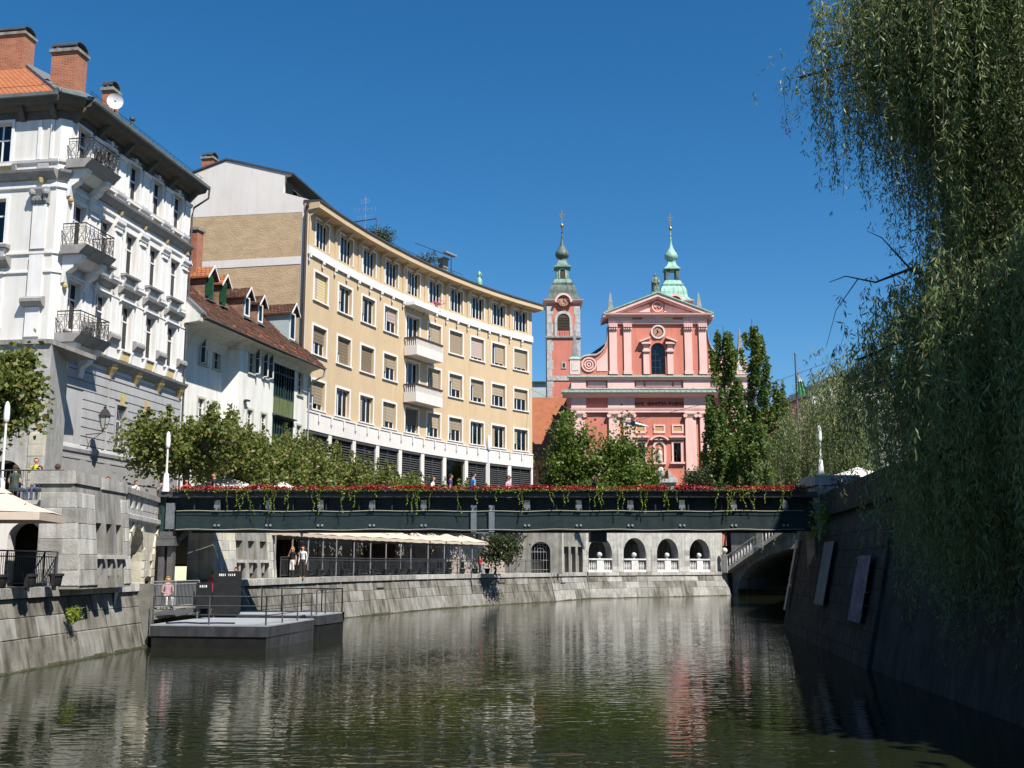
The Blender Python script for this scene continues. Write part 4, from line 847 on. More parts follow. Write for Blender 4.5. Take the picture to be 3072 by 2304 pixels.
# glazed green bay in two storeys
for z0, z1, m_ in ((14.3, 16.95, 'dark_green_wood'), (9.6, 13.0, 'dark_green_wood')):
    k = MB(); n = 8; wB = by1 - by0
    for i in range(n + 1): x = by0 + wB * i / n; k.box(F3, x - .035, x + .035, -.16, .03 if i in (0, n, 4) else -.02, z0, z1)
    for z in (z0, z0 + (z1 - z0) * .62, z1 - .1): k.box(F3, by0, by1, -.14, .02, z, z + .1)
    o = k.part('glazed_bay', m_, hs); MB().box(F3, by0, by1, -.1, -.09, z0, z1).part('pane', 'glass_blue', o)
    k = MB()
    for i in range(n):
        if random.random() < .75: x = by0 + wB * (i + .15) / n; k.box(F3, x, x + wB / n * .45, -.25, -.22, z0 + .1, z0 + (z1 - z0) * .55)
    k.part('curtain', 'curtain', o)
    MB().box(F3, by0 - .1, by1 + .1, -1.6, -1.5, z0 - .2, z1 + .2).part('bay_back', 'room_dark', hs)
pn = MB(); wB = by1 - by0
for i in range(7): pn.box(F3, by0 + wB * i / 7 + .01, by0 + wB * (i + 1) / 7 - .01, .003, .05 + .008 * (i % 2), 13.02, 14.28)
pn.pieces('board', 'green_wood', hs); MB().prof(F3, [(0, 12.98), (.28, 13.0), (.3, 13.06), (0, 13.16)], by0 - .1, by1 + .12).part('bay_sill', 'roof_metal', hs)
for s, f in ((L1 * .12, F1), (L3 * .06, F3)):
    k = MB(); k.box(f, s, s + .42, .05, .3, 13.35, 13.45); k.tube([f.p(s + .02, .05, 13.35), f.p(s + .06, .1, 12.6)], .012, 3); k.part('wall_bracket', 'iron', hs)
# dormers
def dormer(s, dfront, w, hw, m_roof, m_cheek, kind, label=None, rl=2.6):
    zb = rz(dfront) - .1; zt = zb + hw; a0, a1 = s - w / 2, s + w / 2
    k = MB(); k.box(HF, a0, a1, dfront - rl, dfront, zb - .6, zt); k.face(HF, [(a0, zt), (a1, zt), (s, zt + w * .52)], dfront - rl, dfront - .02)
    o = k.part('dormer', m_cheek, hs, label)
    q = w * .36
    r_ = MB()
    for sg in (-1, 1):
        e = s + sg * (w / 2 + .2); ze = zt - .18 + random.uniform(-.03, .03); zr_ = zt + w * .52 + .1
        r_.hexa([HF.p(e, dfront - rl, ze), HF.p(e, dfront + .28, ze), HF.p(s, dfront + .28, zr_), HF.p(s, dfront - rl, zr_), HF.p(e, dfront - rl, ze + .08), HF.p(e, dfront + .28, ze + .08), HF.p(s, dfront + .28, zr_ + .08), HF.p(s, dfront - rl, zr_ + .08)])
        for c_ in range(5):
            t0 = c_ / 5; t1 = (c_ + .92) / 5; xa = e + (s - e) * t0; xb = e + (s - e) * t1; za = ze + (zr_ - ze) * t0; zb_ = ze + (zr_ - ze) * t1
            for i in range(8):
                d0 = dfront + .24 - i * (rl + .2) / 8; d1 = d0 - (rl + .2) / 8 * .9; up = .085 + random.uniform(0, .035)
                r_.poly([HF.p(xa, d0, za + up), HF.p(xa, d1, za + up), HF.p(xb, d1, zb_ + up), HF.p(xb, d0, zb_ + up)])
    r_.part('dormer_roof', m_roof, o)
    bb_ = MB()
    for sg in (-1, 1):
        e = s + sg * (w / 2 + .22); ze = zt - .22; zr_ = zt + w * .52 + .1
        bb_.hexa([HF.p(e, dfront + .28, ze - .04), HF.p(e, dfront + .33, ze - .04), HF.p(s, dfront + .33, zr_ - .0), HF.p(s, dfront + .28, zr_ - .0), HF.p(e, dfront + .28, ze + .1), HF.p(e, dfront + .33, ze + .1), HF.p(s, dfront + .33, zr_ + .14), HF.p(s, dfront + .28, zr_ + .14)])
    bb_.part('bargeboard', 'frame_white' if kind != 'shut' else 'trim_white', o)
    fr_ = MB(); fm = 'shutter_green' if kind == 'shut' else 'frame_white'
    fr_.box(HF, a0 + .05, a0 + .15, .003 + dfront, dfront + .05, zb + .2, zt); fr_.box(HF, a1 - .15, a1 - .05, .003 + dfront, dfront + .05, zb + .2, zt); fr_.box(HF, a0 + .15, a1 - .15, .003 + dfront, dfront + .05, zt - .12, zt - .02); fr_.box(HF, a0 + .15, a1 - .15, .003 + dfront, dfront + .06, zb + .2, zb + .3)
    if kind == 'shut':
        for k_ in range(7): fr_.box(HF, a0 + .15, a1 - .15, dfront + .006, dfront + .03, zb + .34 + k_ * (hw - .5) / 7, zb + .34 + (k_ + .75) * (hw - .5) / 7)
        fr_.hexa([HF.p(x, d_, z) for z in (zb + .25, zt - .06) for x, d_ in ((a0 - .02, dfront + .03), (a0 - .06, dfront + .5), (a0 - .1, dfront + .5), (a0 - .06, dfront + .03))])
    else: MB().box(HF, a0 + .15, a1 - .15, dfront + .01, dfront + .015, zb + .3, zt - .12).part('pane', 'glass_blue', o)
    fr_.part('shutter' if kind == 'shut' else 'window', fm, o)
    MB().box(HF, a0 - .1, a1 + .1, dfront - .02, dfront + .25, zb - .02, zb + .05).part('flashing', 'roof_zinc', o)
for s, df, w, hw, mr_, mc, kd in ((HL * .115, -1.55, .95, 1.75, 'tile_orange', 'brick_old', 'shut'), (HL * .31, -1.5, .95, 1.6, 'tile_orange', 'brick_old', 'shut'), (HL * .41, -1.5, .8, 1.55, 'tile_orange', 'brick_old', 'shut'), (HL * .585, -1.35, .85, 1.55, 'tile_brown', 'brick_old', 'win'), (HL * .70, -1.35, .8, 1.5, 'tile_brown', 'brick_old', 'win'), (HL * .945, -.9, 1.0, 2.2, 'tile_brown', 'pale_blue', 'win')):
    dormer(s, df, w, hw, mr_, mc, kd, rl=3.2 if s > HL * .9 else 2.4)
chimney(hs, *HF.p(HL * .31, -2.9, 0)[:2], 1.15, .75, rz(-2.9) - .5, 24.1, HF.rz - math.pi / 2, 'brick', 'flat')
for s in (HL * .12, HL * .42, HL * .55): MB().hexa([HF.p(s + a, d, rz(d) + e) for e in (.06, .1) for a, d in ((0, -3.9), (.5, -3.9), (.5, -4.7), (0, -4.7))]).part('skylight', 'roof_zinc', hs)
# ------------------------------------------------------------------ yellow apartment building, concave front
random.seed(51)
yp = lambda j: (1.08 * (.0515147 * j * j + 1.117952 * j - 13.50729), 1.08 * (-.0610168 * j * j + 3.596122 * j + 75.70101))
yb = thing('yellow_apartment_building', 'long curved yellow apartment block with white window surrounds and two balconies', 'building', (*yp(-.55), GZ))
NB = 10; EDGE = [yp(-.58)] + [yp(j + .5) for j in range(9)] + [yp(9.58)]
BAY = [along(p, q) for p, q in zip(EDGE, EDGE[1:])]; BL = [dist(p, q) for p, q in zip(EDGE, EDGE[1:])]
yc = [BL[0] * .53] + [l / 2 for l in BL[1:]]
zc = [Z(14.62), Z(18.45), Z(22.28)]; zt = Z(26.1); WH = 2.16; WW = 2.2
Zb0, Zb1 = Z(12.1), Z(13.42); Zs0, Zs1 = Z(24.25), Z(24.82); Ze = Z(27.36); Zr = Z(27.95)
wall = MB(); top = MB(); colm = MB(); bandm = MB(); sband = MB(); eave = MB(); soff = MB(); gut = MB()
for j in range(NB):
    f, L = BAY[j], BL[j]; c = yc[j]
    h = [(c - WW / 2, c + WW / 2, z - WH / 2, z + WH / 2) for z in zc]; door = None
    if j == 4: h[1] = (c - WW / 2, c + WW / 2, zc[1] - WH / 2 - .75, zc[1] + WH / 2); h[2] = (c - WW / 2, c + WW / 2, zc[2] - WH / 2 - .75, zc[2] + WH / 2)
    wallgrid(wall, f, 0, L, Zb1, Zs0, h, .36)
    wallgrid(wall, f, 0, L, Zs0, Ze + .2, [(c - WW / 2, c + WW / 2, zt - WH / 2, zt + WH / 2)], .36)
    bandm.prof(f, [(0, Zb0), (.1, Zb0), (.1, Zb1 - .15), (.16, Zb1 - .12), (.16, Zb1), (0, Zb1 + .02)], 0, L); sband.prof(f, [(0, Zs0), (.17, Zs0), (.17, Zs1), (0, Zs1)], 0, L)
    eave.prof(f, [(0, Ze), (.95, Ze + .1), (.95, Zr - .1), (-.3, Zr - .1), (-.3, Ze)], 0 if j else -.12, L + (0 if j < 9 else .75)); gut.prof(f, [(.9, Zr - .1), (1.05, Zr - .08), (1.05, Zr + .06), (-.4, Zr + .2), (-.4, Zr - .1)], 0 if j else -.1, L + (0 if j < 9 else .8))
wall.part('wall', 'yellow_plaster', yb); bandm.part('ground_floor_band', 'pale_render', yb); sband.part('sill_band', 'trim_white', yb); eave.part('eave', 'yellow_plaster', yb); gut.part('gutter', 'roof_metal', yb)
YK = kit(WW, WH, 3, (), .07, .24, .17, .05, True, 'frame_white', 'trim_white', 'glass', curtain=.3); YT = kit(WW, WH, 4, (), .07, .24, .13, .04, False, 'frame_white', 'trim_white', 'glass', curtain=.36); YD = kit(WW, WH + .75, 3, (), .07, .24, .17, .05, False, 'frame_white', 'trim_white', 'glass', curtain=.3)
def blindmesh(w, frac, m, side):
    z1 = WH - .07; z0 = z1 - (WH - .14) * frac; x0, x1 = {'l': (-WW / 2 + .07, -WW / 6), 'r': (-WW / 6 + .06, WW / 2 - .07), 'a': (-WW / 2 + .07, WW / 2 - .07)}[side]
    b = MB(); n = max(2, int(frac * 9))
    for i in range(n): za = z0 + (z1 - z0) * i / n; zb_ = z0 + (z1 - z0) * (i + 1) / n; b.hexa([(x0, .17, za), (x1, .17, za), (x1, .2, za), (x0, .2, za), (x0, .185, zb_), (x1, .185, zb_), (x1, .215, zb_), (x0, .215, zb_)])
    return b.mesh('blind', m)
BM = {}
def blind(o, frac, m, side):
    k = (frac, m, side)
    if k not in BM: BM[k] = blindmesh(WW, *k)
    sub(BM[k], 'blind', o)
T, P_, Y_, B_ = 'blind_tan', 'blind_pink', 'blind_yellow', 'blind_brown'
BL_ = {(2, 0): [(1, P_, 'l'), (1, Y_, 'r')], (2, 1): [(.6, P_, 'l')], (2, 2): [(.65, T, 'l')], (2, 3): [(.55, P_, 'r')], (2, 5): [(.5, T, 'l'), (.95, T, 'r')], (2, 6): [(1, T, 'a')], (2, 7): [(.9, P_, 'a')], (2, 8): [(.9, T, 'r')], (2, 9): [(.9, T, 'a')],
       (1, 0): [(.55, B_, 'a')], (1, 1): [(.6, B_, 'l'), (.97, B_, 'r')], (1, 2): [(1, B_, 'a')], (1, 3): [(.7, T, 'l'), (.5, T, 'r')], (1, 5): [(.4, T, 'l'), (.9, T, 'r')], (1, 6): [(.3, T, 'l'), (.65, T, 'r')], (1, 7): [(.25, T, 'l'), (.8, T, 'r')], (1, 8): [(.5, T, 'a')], (1, 9): [(.45, T, 'a')],
       (0, 0): [(.5, T, 'l'), (.8, T, 'r')], (0, 2): [(.95, T, 'l')], (0, 3): [(.95, T, 'l'), (.75, T, 'r')], (0, 4): [(.7, B_, 'a')], (0, 5): [(.5, T, 'l'), (.6, T, 'r')], (0, 6): [(.7, T, 'l'), (.5, T, 'r')], (0, 8): [(1, T, 'l')], (0, 9): [(.7, T, 'l')]}
for j in range(NB):
    for i, z in enumerate(zc):
        if j == 4 and i > 0: o = window(YD, BAY[j], yc[j], z - WH / 2 - .75, yb)
        else:
            o = window(YK, BAY[j], yc[j], z - WH / 2, yb)
            for q in BL_.get((i, j), []): blind(o, *q)
    o = window(YT, BAY[j], yc[j], zt - WH / 2, yb)
    if j == 4: blind(o, .9, T, 'l')
# brackets, half columns, louvred openings of the ground floor
for j in range(NB):
    f, L = BAY[j], BL[j]; b = MB(); c_ = MB(); e_ = MB()
    for s in (.0, .5):
        x = (yc[j] - L / 2 + L * s) if j else L * s + .1
        b.box(f, x - .09, x + .09, .17, .3, Zs0 - .28, Zs0 + .12); b.box(f, x - .07, x + .07, .1, .2, Zs0 - .55, Zs0 - .28)
        c_.box(f, x - .05, x + .05, .16, .26, Zb1 - .55, Zb1 - .02); c_.lathe(f.p(x, .2, Zb1 - .7), [(.02, -.1), (.07, 0), (.09, .14)], 6)
        e_.prof(f, [(0, Ze - .75), (.1, Ze - .7), (.16, Ze - .45), (.62, Ze - .1), (.62, Ze + .06), (0, Ze + .06)], x - .08 - (.0 if s else .0), x + .08)
    b.pieces('sill_bracket', 'trim_white', yb, 2); c_.pieces('band_stud', 'trim_white', yb, 2); e_.pieces('eave_bracket', 'yellow_plaster', yb)
    MB().box(f, 0 if j else .05, .34, .003, .1, Zs1, Ze).part('pilaster', 'yellow_plaster', yb)
    MB().box(f, -.22 if j else .02, .3, -.3, .06, GZ, Zb0).part('column', 'pale_render', yb)
    lv = MB(); lz0, lz1 = GZ + 2.6, Zb0 - .08; n = 26
    for k in range(n): z = lz0 + (lz1 - lz0) * k / n; lv.hexa([f.p(.36, -.12, z), f.p(L - .3, -.12, z), f.p(L - .3, -.2, z + .09), f.p(.36, -.2, z + .09), f.p(.36, -.1, z + .02), f.p(L - .3, -.1, z + .02), f.p(L - .3, -.18, z + .11), f.p(.36, -.18, z + .11)])
    for x in (.3, L / 2 - .04, L - .34): lv.box(f, x, x + .08, -.22, -.05, lz0, lz1)
    if j == 6: MB().box(f, .3, L - .24, -.2, -.16, lz0, lz1).part('shop_window', 'glass_dark', yb)
    else: lv.part('louvre', 'louvre', yb)
    MB().box(f, .3, L - .22, -.34, -.3, GZ, Zb0).part('ground_floor_wall', 'room_dark', yb)
    MB().box(f, .3, L - .22, -.06, .05, Zb0 - .22, Zb0 - .002).part('lintel', 'roof_metal', yb)
MB().box(BAY[9], BL[9] - .25, BL[9] + .02, -.3, .06, GZ, Zb0).part('column', 'pale_render', yb)
# two balconies at the fifth bay
for i in (1, 2):
    f = BAY[4]; L = BL[4]; z = zc[i] - WH / 2 - .75; a0, a1 = yc[4] - 1.5, yc[4] + 3.1; dp_ = 1.35
    f2 = BAY[4]; s = MB().box(f2, a0, a1, .06, dp_, z - .85, z).part('balcony', 'pale_render', yb)
    r_ = MB(); n = 22
    for k in range(n + 1): x = a0 + .08 + (a1 - a0 - .16) * k / n; r_.box(f2, x - .045, x + .045, dp_ - .1, dp_ - .04, z, z + .62)
    for k in range(6): d_ = .2 + k * .2; r_.box(f2, a0 + .04, a0 + .1, d_, d_ + .08, z, z + .62); r_.box(f2, a1 - .1, a1 - .04, d_, d_ + .08, z, z + .62)
    r_.part('baluster', 'pale_render', s, kind='stuff')
    h_ = MB(); h_.box(f2, a0 - .02, a1 + .02, dp_ - .16, dp_ + .02, z + .62, z + .76); h_.box(f2, a0 - .02, a0 + .14, .06, dp_ - .16, z + .62, z + .76); h_.box(f2, a1 - .14, a1 + .02, .06, dp_ - .16, z + .62, z + .76); h_.part('handrail', 'timber_dark', s)
MB().box(BAY[4], yc[4] - 1.6, yc[4] + 2.6, .0, 1.1, Zs0 - .32, Zs0 - .04).part('balcony_canopy', 'trim_white', yb)
# gable side facing the camera
GF = Fr(*EDGE[0], .98, -.2); gx = lambda s: s * 1.08
b = MB(); GD = -13.0
b.face(GF, [(GD, Z(27.4)), (0, Z(27.3)), (0, GZ), (GD, GZ)], -.35, 0); b.part('gable_wall', 'brown_render', yb)
def gpoly(pts, d0, d1, name, m): return MB().face(GF, pts, d0, d1).part(name, m, yb)
gpoly([(GD, Z(27.45)), (.0, Z(27.25)), (.35, Z(27.3)), (.62, Z(27.4)), (.62, Z(27.94)), (gx(-1.94), Z(28.77)), (gx(-1.94), Z(29.4)), (gx(-1.85), Z(29.98)), (gx(-1.3), Z(30.1)), (gx(-6.32), Z(31.45)), (gx(-8.61), Z(30.75)), (GD, Z(29.1))], -.35, .012, 'upper_gable', 'pale_render')
gpoly([(GD, Z(23.55)), (-.5, Z(23.53)), (-.5, Z(24.08)), (GD, Z(24.1))], .001, .03, 'gable_band', 'pale_render'); gpoly([(GD, Z(19.9)), (-.5, Z(19.88)), (-.5, Z(20.43)), (GD, Z(20.45))], .001, .03, 'gable_band', 'pale_render'); gpoly([(-.5, GZ), (-.0, GZ), (-.0, Z(27.25)), (-.5, Z(27.27))], .001, .028, 'corner_strip', 'pale_render')
k = MB(); k.tube([GF.p(.02, .16, Z(27.9)), GF.p(-.02, .18, Z(27.6)), GF.p(-.12, .16, Z(27.2)), GF.p(-.12, .16, GZ)], .12, 6); k.part('downpipe', 'timber_dark', yb)
# attic storey set back, roofs
pts_r = [(gx(-1.15), Z(30.12)), (gx(-6.32), Z(31.62)), (gx(-8.7), Z(30.9)), (GD - .5, Z(29.2))]
AT = 14.0
for (a, z1), (c, z2) in zip(pts_r, pts_r[1:]):
    MB().hexa([GF.p(a, .1, z1 - .14), GF.p(c, .1, z2 - .14), GF.p(c, -AT, z2 - .14), GF.p(a, -AT, z1 - .14), GF.p(a, .1, z1), GF.p(c, .1, z2), GF.p(c, -AT, z2), GF.p(a, -AT, z1)]).part('attic_roof', 'roof_metal', yb)
k = MB(); wallgrid(k, Fr(*GF.p(gx(-1.95), 0, 0)[:2], -GF.n[0], -GF.n[1]), 0, AT - .4, Z(28.0), Z(29.97), [(1.9, 4.2, Z(28.7), Z(29.7)), (6.0, 8.4, Z(28.7), Z(29.7))], .2); k.part('attic_wall', 'eave_paint', yb)
AK = kit(2.3, 1.08, 2, (), .07, .1, .0, .03, False, 'frame_white', 'trim_white', 'glass_blue'); af2 = Fr(*GF.p(gx(-1.95), 0, 0)[:2], -GF.n[0], -GF.n[1])
for s in (3.05, 7.2): window(AK, af2, s, Z(28.7), yb)
MB().box(GF, GD, gx(-1.95), -AT, -AT + .2, Z(27), Z(30)).part('attic_back', 'eave_paint', yb)
rfp = [BAY[j].p(0, -.35, Zr) for j in range(NB)] + [BAY[9].p(BL[9], -.35, Zr)]; bk = [BAY[j].p(0, -11, Zr) for j in range(NB)] + [BAY[9].p(BL[9], -11, Zr)]
k = MB(); kw = MB()
for i in range(NB): k.poly([rfp[i], rfp[i + 1], bk[i + 1], bk[i]]); kw.poly([(*bk[i][:2], GZ), (*bk[i + 1][:2], GZ), bk[i + 1], bk[i]])
kw.poly([(*bk[-1][:2], GZ), (*EDGE[-1], GZ), (*EDGE[-1], Zr - .1), bk[-1]]); k.part('flat_roof', 'roof_metal', yb); kw.part('back_wall', 'yellow_plaster', yb)
# roof garden railing and chimneys
k = MB()
for j in range(3, 7):
    f, L = BAY[j], BL[j]
    for z in (.35, .7, 1.05): k.tube([f.p(0, -.5, Zr + z), f.p(L, -.5, Zr + z)], .022, 4)
    for s in (0, L / 2): k.tube([f.p(s, -.5, Zr), f.p(s, -.5, Zr + 1.05)], .025, 4)
f = BAY[3]; k.tube([f.p(0, -.5, Zr), f.p(0, -.5, Zr + 2.5), f.p(0, -4, Zr + 2.5)], .05, 4); k.tube([BAY[6].p(1.6, -.5, Zr), BAY[6].p(1.6, -.5, Zr + 2.3)], .04, 4); k.tube([BAY[4].p(3, -.6, Zr + 2.2), BAY[6].p(1.9, -.5, Zr + 2.4)], .03, 4)
k.part('roof_railing', 'iron', yb)
chimney(yb, *BAY[6].p(1.8, -1.6, 0)[:2], .8, .7, Zr, Zr + 2.3, BAY[6].rz, 'concrete', 'flat'); MB().box(BAY[6], .7, 2.6, -1.0, -.5, Zr + 2.62, Zr + 2.8).part('awning_box', 'light_metal', yb)
chimney(yb, *GF.p(gx(-8.2), -1.2, 0)[:2], .9, .9, Z(30.0), Z(32.0), GF.rz, 'brick', 'arch')
# antenna and roof plants
def antenna(p, h, label):
    k = MB(); k.tube([p, (p[0], p[1], p[2] + h)], .03, 5)
    for z, w in ((h * .72, .9), (h * .55, .6), (h * .9, .35)): k.tube([(p[0] - w, p[1], p[2] + z), (p[0] + w, p[1] - .3, p[2] + z + .05)], .018, 4); [k.tube([(p[0] - w + 2 * w * i / 5, p[1] - .06 * i, p[2] + z - .2), (p[0] - w + 2 * w * i / 5, p[1] - .06 * i, p[2] + z + .2)], .01, 3) for i in range(6)]
    k.solo('antenna', 'light_metal', label, 'antenna', loc=p)
antenna(BAY[3].p(-1.0, -1.0, Zr), 4.2, 'thin metal aerial mast above the roof garden of the yellow block')
statue_p = BAY[7].p(3.2, -.8, Zr); k = MB(); k.lathe(statue_p, [(.3, 0), (.32, .3), (.2, .6), (.3, .9), (.28, 1.3), (.12, 1.55), (.18, 1.7), (.2, 1.9), (.1, 2.1), (.02, 2.2)], 8); k.tube([(statue_p[0], statue_p[1], statue_p[2] + 1.3), (statue_p[0] + .3, statue_p[1] - .2, statue_p[2] + 1.7), (statue_p[0] + .15, statue_p[1] - .2, statue_p[2] + 1.95)], .07, 5); k.solo('roof_statue', 'copper_pale', 'small green copper figure on the roof edge of the yellow block', 'statue', loc=statue_p, smooth=True)
# ------------------------------------------------------------------ pink baroque church
random.seed(61)
CH = Fr(0, 140, 1, 0); CX = 18.9
ch = thing('baroque_church', 'salmon pink baroque church with pale pilasters, pediment and two copper-capped towers', 'church', (CX, 140, GZ))
def cb(name, m, *boxes, parent=None):
    b = MB(); [b.box(CH, *q) for q in boxes]; return b.part(name, m, parent or ch)
x0, x1 = 7.6, 30.2; sym = lambda a, b: (2 * CX - b, 2 * CX - a)
b = MB(); wallgrid(b, CH, x0, x1, GZ, 24.3, [(16.05, 16.98, 15.95, 18.4), (20.62, 21.55, 15.95, 18.4)], .6); archh = (18.8, .6, 15.95, 17.85)
b.part('lower_wall', 'salmon', ch); cb('attic_wall', 'salmon', (x0 + .2, x1 - .2, -2, 0, 24.3, 27.25))
b = MB(); archwall(b, CH, 12.55, 25.25, 27.25, 34.0, [(18.9, .9, 27.3, 30.5)], .6); b.part('upper_wall', 'salmon', ch)
cb('upper_side', 'salmon', (12.55, 12.7, -3, -.01, 27.25, 34), (25.1, 25.25, -3, -.01, 27.25, 34)); cb('nave_wall', 'salmon', (10.2, 27.6, -36, -3, GZ, 30.0)); cb('lower_side', 'salmon', (x0, x0 + .3, -12, -.01, GZ, 24.3), (x1 - .3, x1, -12, -.01, GZ, 24.3))
b = MB(); b.face(CH, [(9.6, 30), (18.9, 36.6), (28.2, 30)], -36, -3); b.part('nave_roof', 'roof_metal', ch); cb('aisle_roof', 'roof_metal', (x0, x1, -12, -2, 24.3, 26.5))
# volutes
vol = [(8.9, 27.25), (8.9, 29.3), (9.4, 29.62), (10.0, 29.7), (10.9, 29.75), (11.5, 30.15), (11.96, 30.7), (12.25, 31.4), (12.39, 32.26), (12.5, 33.3), (12.56, 33.5), (12.56, 27.25)]
def mir(pts): return [(2 * CX - a, z) for a, z in pts][::-1]
for V in (vol, mir(vol)):
    b = MB().face(CH, V, -.9, -.02); b.part('volute_wall', 'salmon', ch)
for sg in (0, 1):
    b = MB(); e = vol[1:-1]
    for (a, z), (c, w) in zip(e, e[1:]):
        q = [(a, z), (c, w), (c, w + .22), (a, z + .22)]; q = mir(q) if sg else q
        b.hexa([CH.p(s, -1.0, z_) for s, z_ in q] + [CH.p(s, .22, z_) for s, z_ in q])
    b.part('volute_coping', 'tower_stone', ch)
    b = MB(); q = [(10.95, 27.7), (10.95, 29.0), (11.6, 29.5), (12.1, 30.1), (12.35, 30.9), (12.35, 27.7)]; b.face(CH, mir(q) if sg else q, -.01, .05); b.part('volute_panel', 'pink', ch)
    cx_ = 2 * CX - 9.94 if sg else 9.94
    b = MB(); 
    for r_, w_ in ((.98, .2), (.62, .18), (.3, .16)):
        n = 20
        for k in range(n):
            a, c = 2 * math.pi * k / n, 2 * math.pi * (k + 1) / n
            q = [(cx_ + rr * math.cos(t), 28.56 + rr * math.sin(t)) for rr, t in ((r_ - w_, a), (r_ - w_, c), (r_, c), (r_, a))]; b.hexa([CH.p(s, -.02, z) for s, z in q] + [CH.p(s, .14, z) for s, z in q])
    b.part('scroll', 'pink', ch)
    px = 2 * CX - 8.15 if sg else 8.15
    cb('obelisk_pedestal', 'pink', (px - .68, px + .68, -1.2, .2, 27.25, 29.2)); cb('pedestal_panel', 'balustrade_white', (px - .42, px + .42, .2, .25, 27.75, 28.7))
    MB().lathe(CH.p(px, -.5, 29.2), [(1.1, 0), (1.12, .12), (.62, .4)], 4, rot=math.pi / 4).part('pedestal_cap', 'copper_pale', ch)
    MB().lathe(CH.p(px, -.5, 29.6), [(.56, 0), (.52, .4), (.12, 3.6), (.02, 3.85)], 4, rot=math.pi / 4).part('obelisk', 'obelisk_stone', ch)
    px = 2 * CX - 13.05 if sg else 13.05
    cb('obelisk_base', 'obelisk_stone', (px - .5, px + .5, -2.9, -1.9, 34.6, 36.0), (px - .66, px + .66, -3.05, -1.75, 36.0, 36.25)); MB().lathe(CH.p(px, -2.4, 36.25), [(.6, 0), (.14, 2.25), (.02, 2.5)], 4, rot=math.pi / 4).part('obelisk', 'obelisk_stone', ch)
# pilasters
for a, c in ((12.62, 13.58), (14.48, 15.44)):
    for p, q in ((a, c), sym(a, c)):
        cb('pilaster', 'pink', (p, q, 0, .22, 27.3, 33.0)); cb('pilaster_base', 'pink', (p - .08, q + .08, 0, .3, 27.28, 27.7))
        b = MB(); m = (p + q) / 2; b.prof(CH, [(0, 33.0), (.24, 33.02), (.3, 33.3), (.5, 33.75), (.5, 33.9), (0, 33.9)], p - .1, q + .1)
        for k in range(4):
            for zz, rr in ((33.2, .13), (33.5, .15)): b.lathe(CH.p(p + .06 + k * (q - p - .12) / 3, .3 + (zz - 33) * .3, zz), [(.02, -rr), (rr, -rr * .4), (rr, rr * .5), (.02, rr)], 6)
        b.part('corinthian_capital', 'pink', ch)
for a, c in ((7.95, 9.3), (12.4, 13.75), (14.26, 15.64)):
    for p, q in ((a, c), sym(a, c)):
        cb('pilaster', 'pink', (p, q, 0, .3, GZ + 1.5, 21.6)); cb('pilaster_base', 'pink', (p - .12, q + .12, 0, .42, GZ, GZ + 1.5))
        b = MB(); b.prof(CH, [(0, 21.6), (.32, 21.62), (.4, 21.8), (.56, 22.1), (.56, 22.3), (0, 22.3)], p - .08, q + .08)
        for e in (p, q):
            b.face(CH, [(e + .26 * math.cos(t * math.pi / 5), 21.88 + .26 * math.sin(t * math.pi / 5)) for t in range(10)], .05, .52)
        b.part('ionic_capital', 'pink', ch)
# entablatures
def cprof(name, m, prof, a=x0 - .1, c=x1 + .1): return MB().prof(CH, prof, a, c).part(name, m, ch)
cprof('architrave', 'pink', [(0, 22.3), (.36, 22.3), (.36, 22.6), (.42, 22.62), (.46, 22.86), (0, 22.9)])
bl_ = [(x0, 9.5), (12.3, 15.75)]
for a, c in bl_ + [sym(*q) for q in bl_]: cb('frieze_block', 'pink', (a, c, 0, .32, 22.9, 24.25)); cb('attic_block', 'pink', (a, c, 0, .3, 25.35, 26.52))
cprof('main_cornice', 'pink', [(0, 24.2), (.45, 24.25), (.55, 24.4), (1.05, 24.52), (1.15, 24.72), (0, 24.75)], x0 - 1.1, x1 + 1.1)
cprof('cornice_roof', 'slate_green', [(1.25, 24.72), (1.27, 24.76), (.1, 25.28), (0, 25.28), (0, 24.74)], x0 - 1.25, x1 + 1.25)
k = MB()
for i in range(36): x = x0 - 1 + i * .68; k.hexa([CH.p(x, 1.27, 24.77), CH.p(x + .05, 1.27, 24.77), CH.p(x + .05, .1, 25.29), CH.p(x, .1, 25.29), CH.p(x, 1.27, 24.83), CH.p(x + .05, 1.27, 24.83), CH.p(x + .05, .1, 25.35), CH.p(x, .1, 25.35)])
k.part('roof_seam', 'slate_green', ch)
cprof('attic_base', 'tower_stone', [(0, 25.28), (.36, 25.28), (.36, 25.46), (0, 25.48)])
cprof('attic_cornice', 'pink', [(0, 26.5), (.36, 26.52), (.6, 26.68), (.62, 26.8), (0, 26.82)], x0 - .3, x1 + .3); cprof('attic_roof', 'slate_green', [(.7, 26.8), (.7, 26.84), (.05, 27.22), (0, 27.22), (0, 26.8)], x0 - .5, x1 + .5)
for a, c in ((9.75, 12.1), (16.0, 16.95), (17.2, 20.6), (20.85, 21.8), (25.7, 28.05)): cb('attic_panel', 'pink', (a, c, 0, .07, 25.7, 26.32))
cprof('upper_architrave', 'pink', [(0, 33.9), (.3, 33.9), (.3, 34.15), (.4, 34.2), (.42, 34.42), (0, 34.45)], 12.5, 25.3); cb('upper_frieze', 'salmon', (12.55, 25.25, -1, .1, 34.45, 34.75))
for a, c in ((12.5, 15.6), (16.9, 20.9), sym(12.5, 15.6)): cb('frieze_block', 'pink', (a, c, 0, .3, 34.45, 34.75))
cprof('pediment_cornice', 'pink', [(0, 34.7), (.4, 34.75), (.5, 34.9), (.95, 35.0), (1.0, 35.2), (0, 35.25)], 11.9, 25.95)
b = MB().face(CH, [(12.2, 35.2), (18.95, 37.7), (25.7, 35.2)], -1.0, .05); b.part('tympanum', 'salmon', ch)
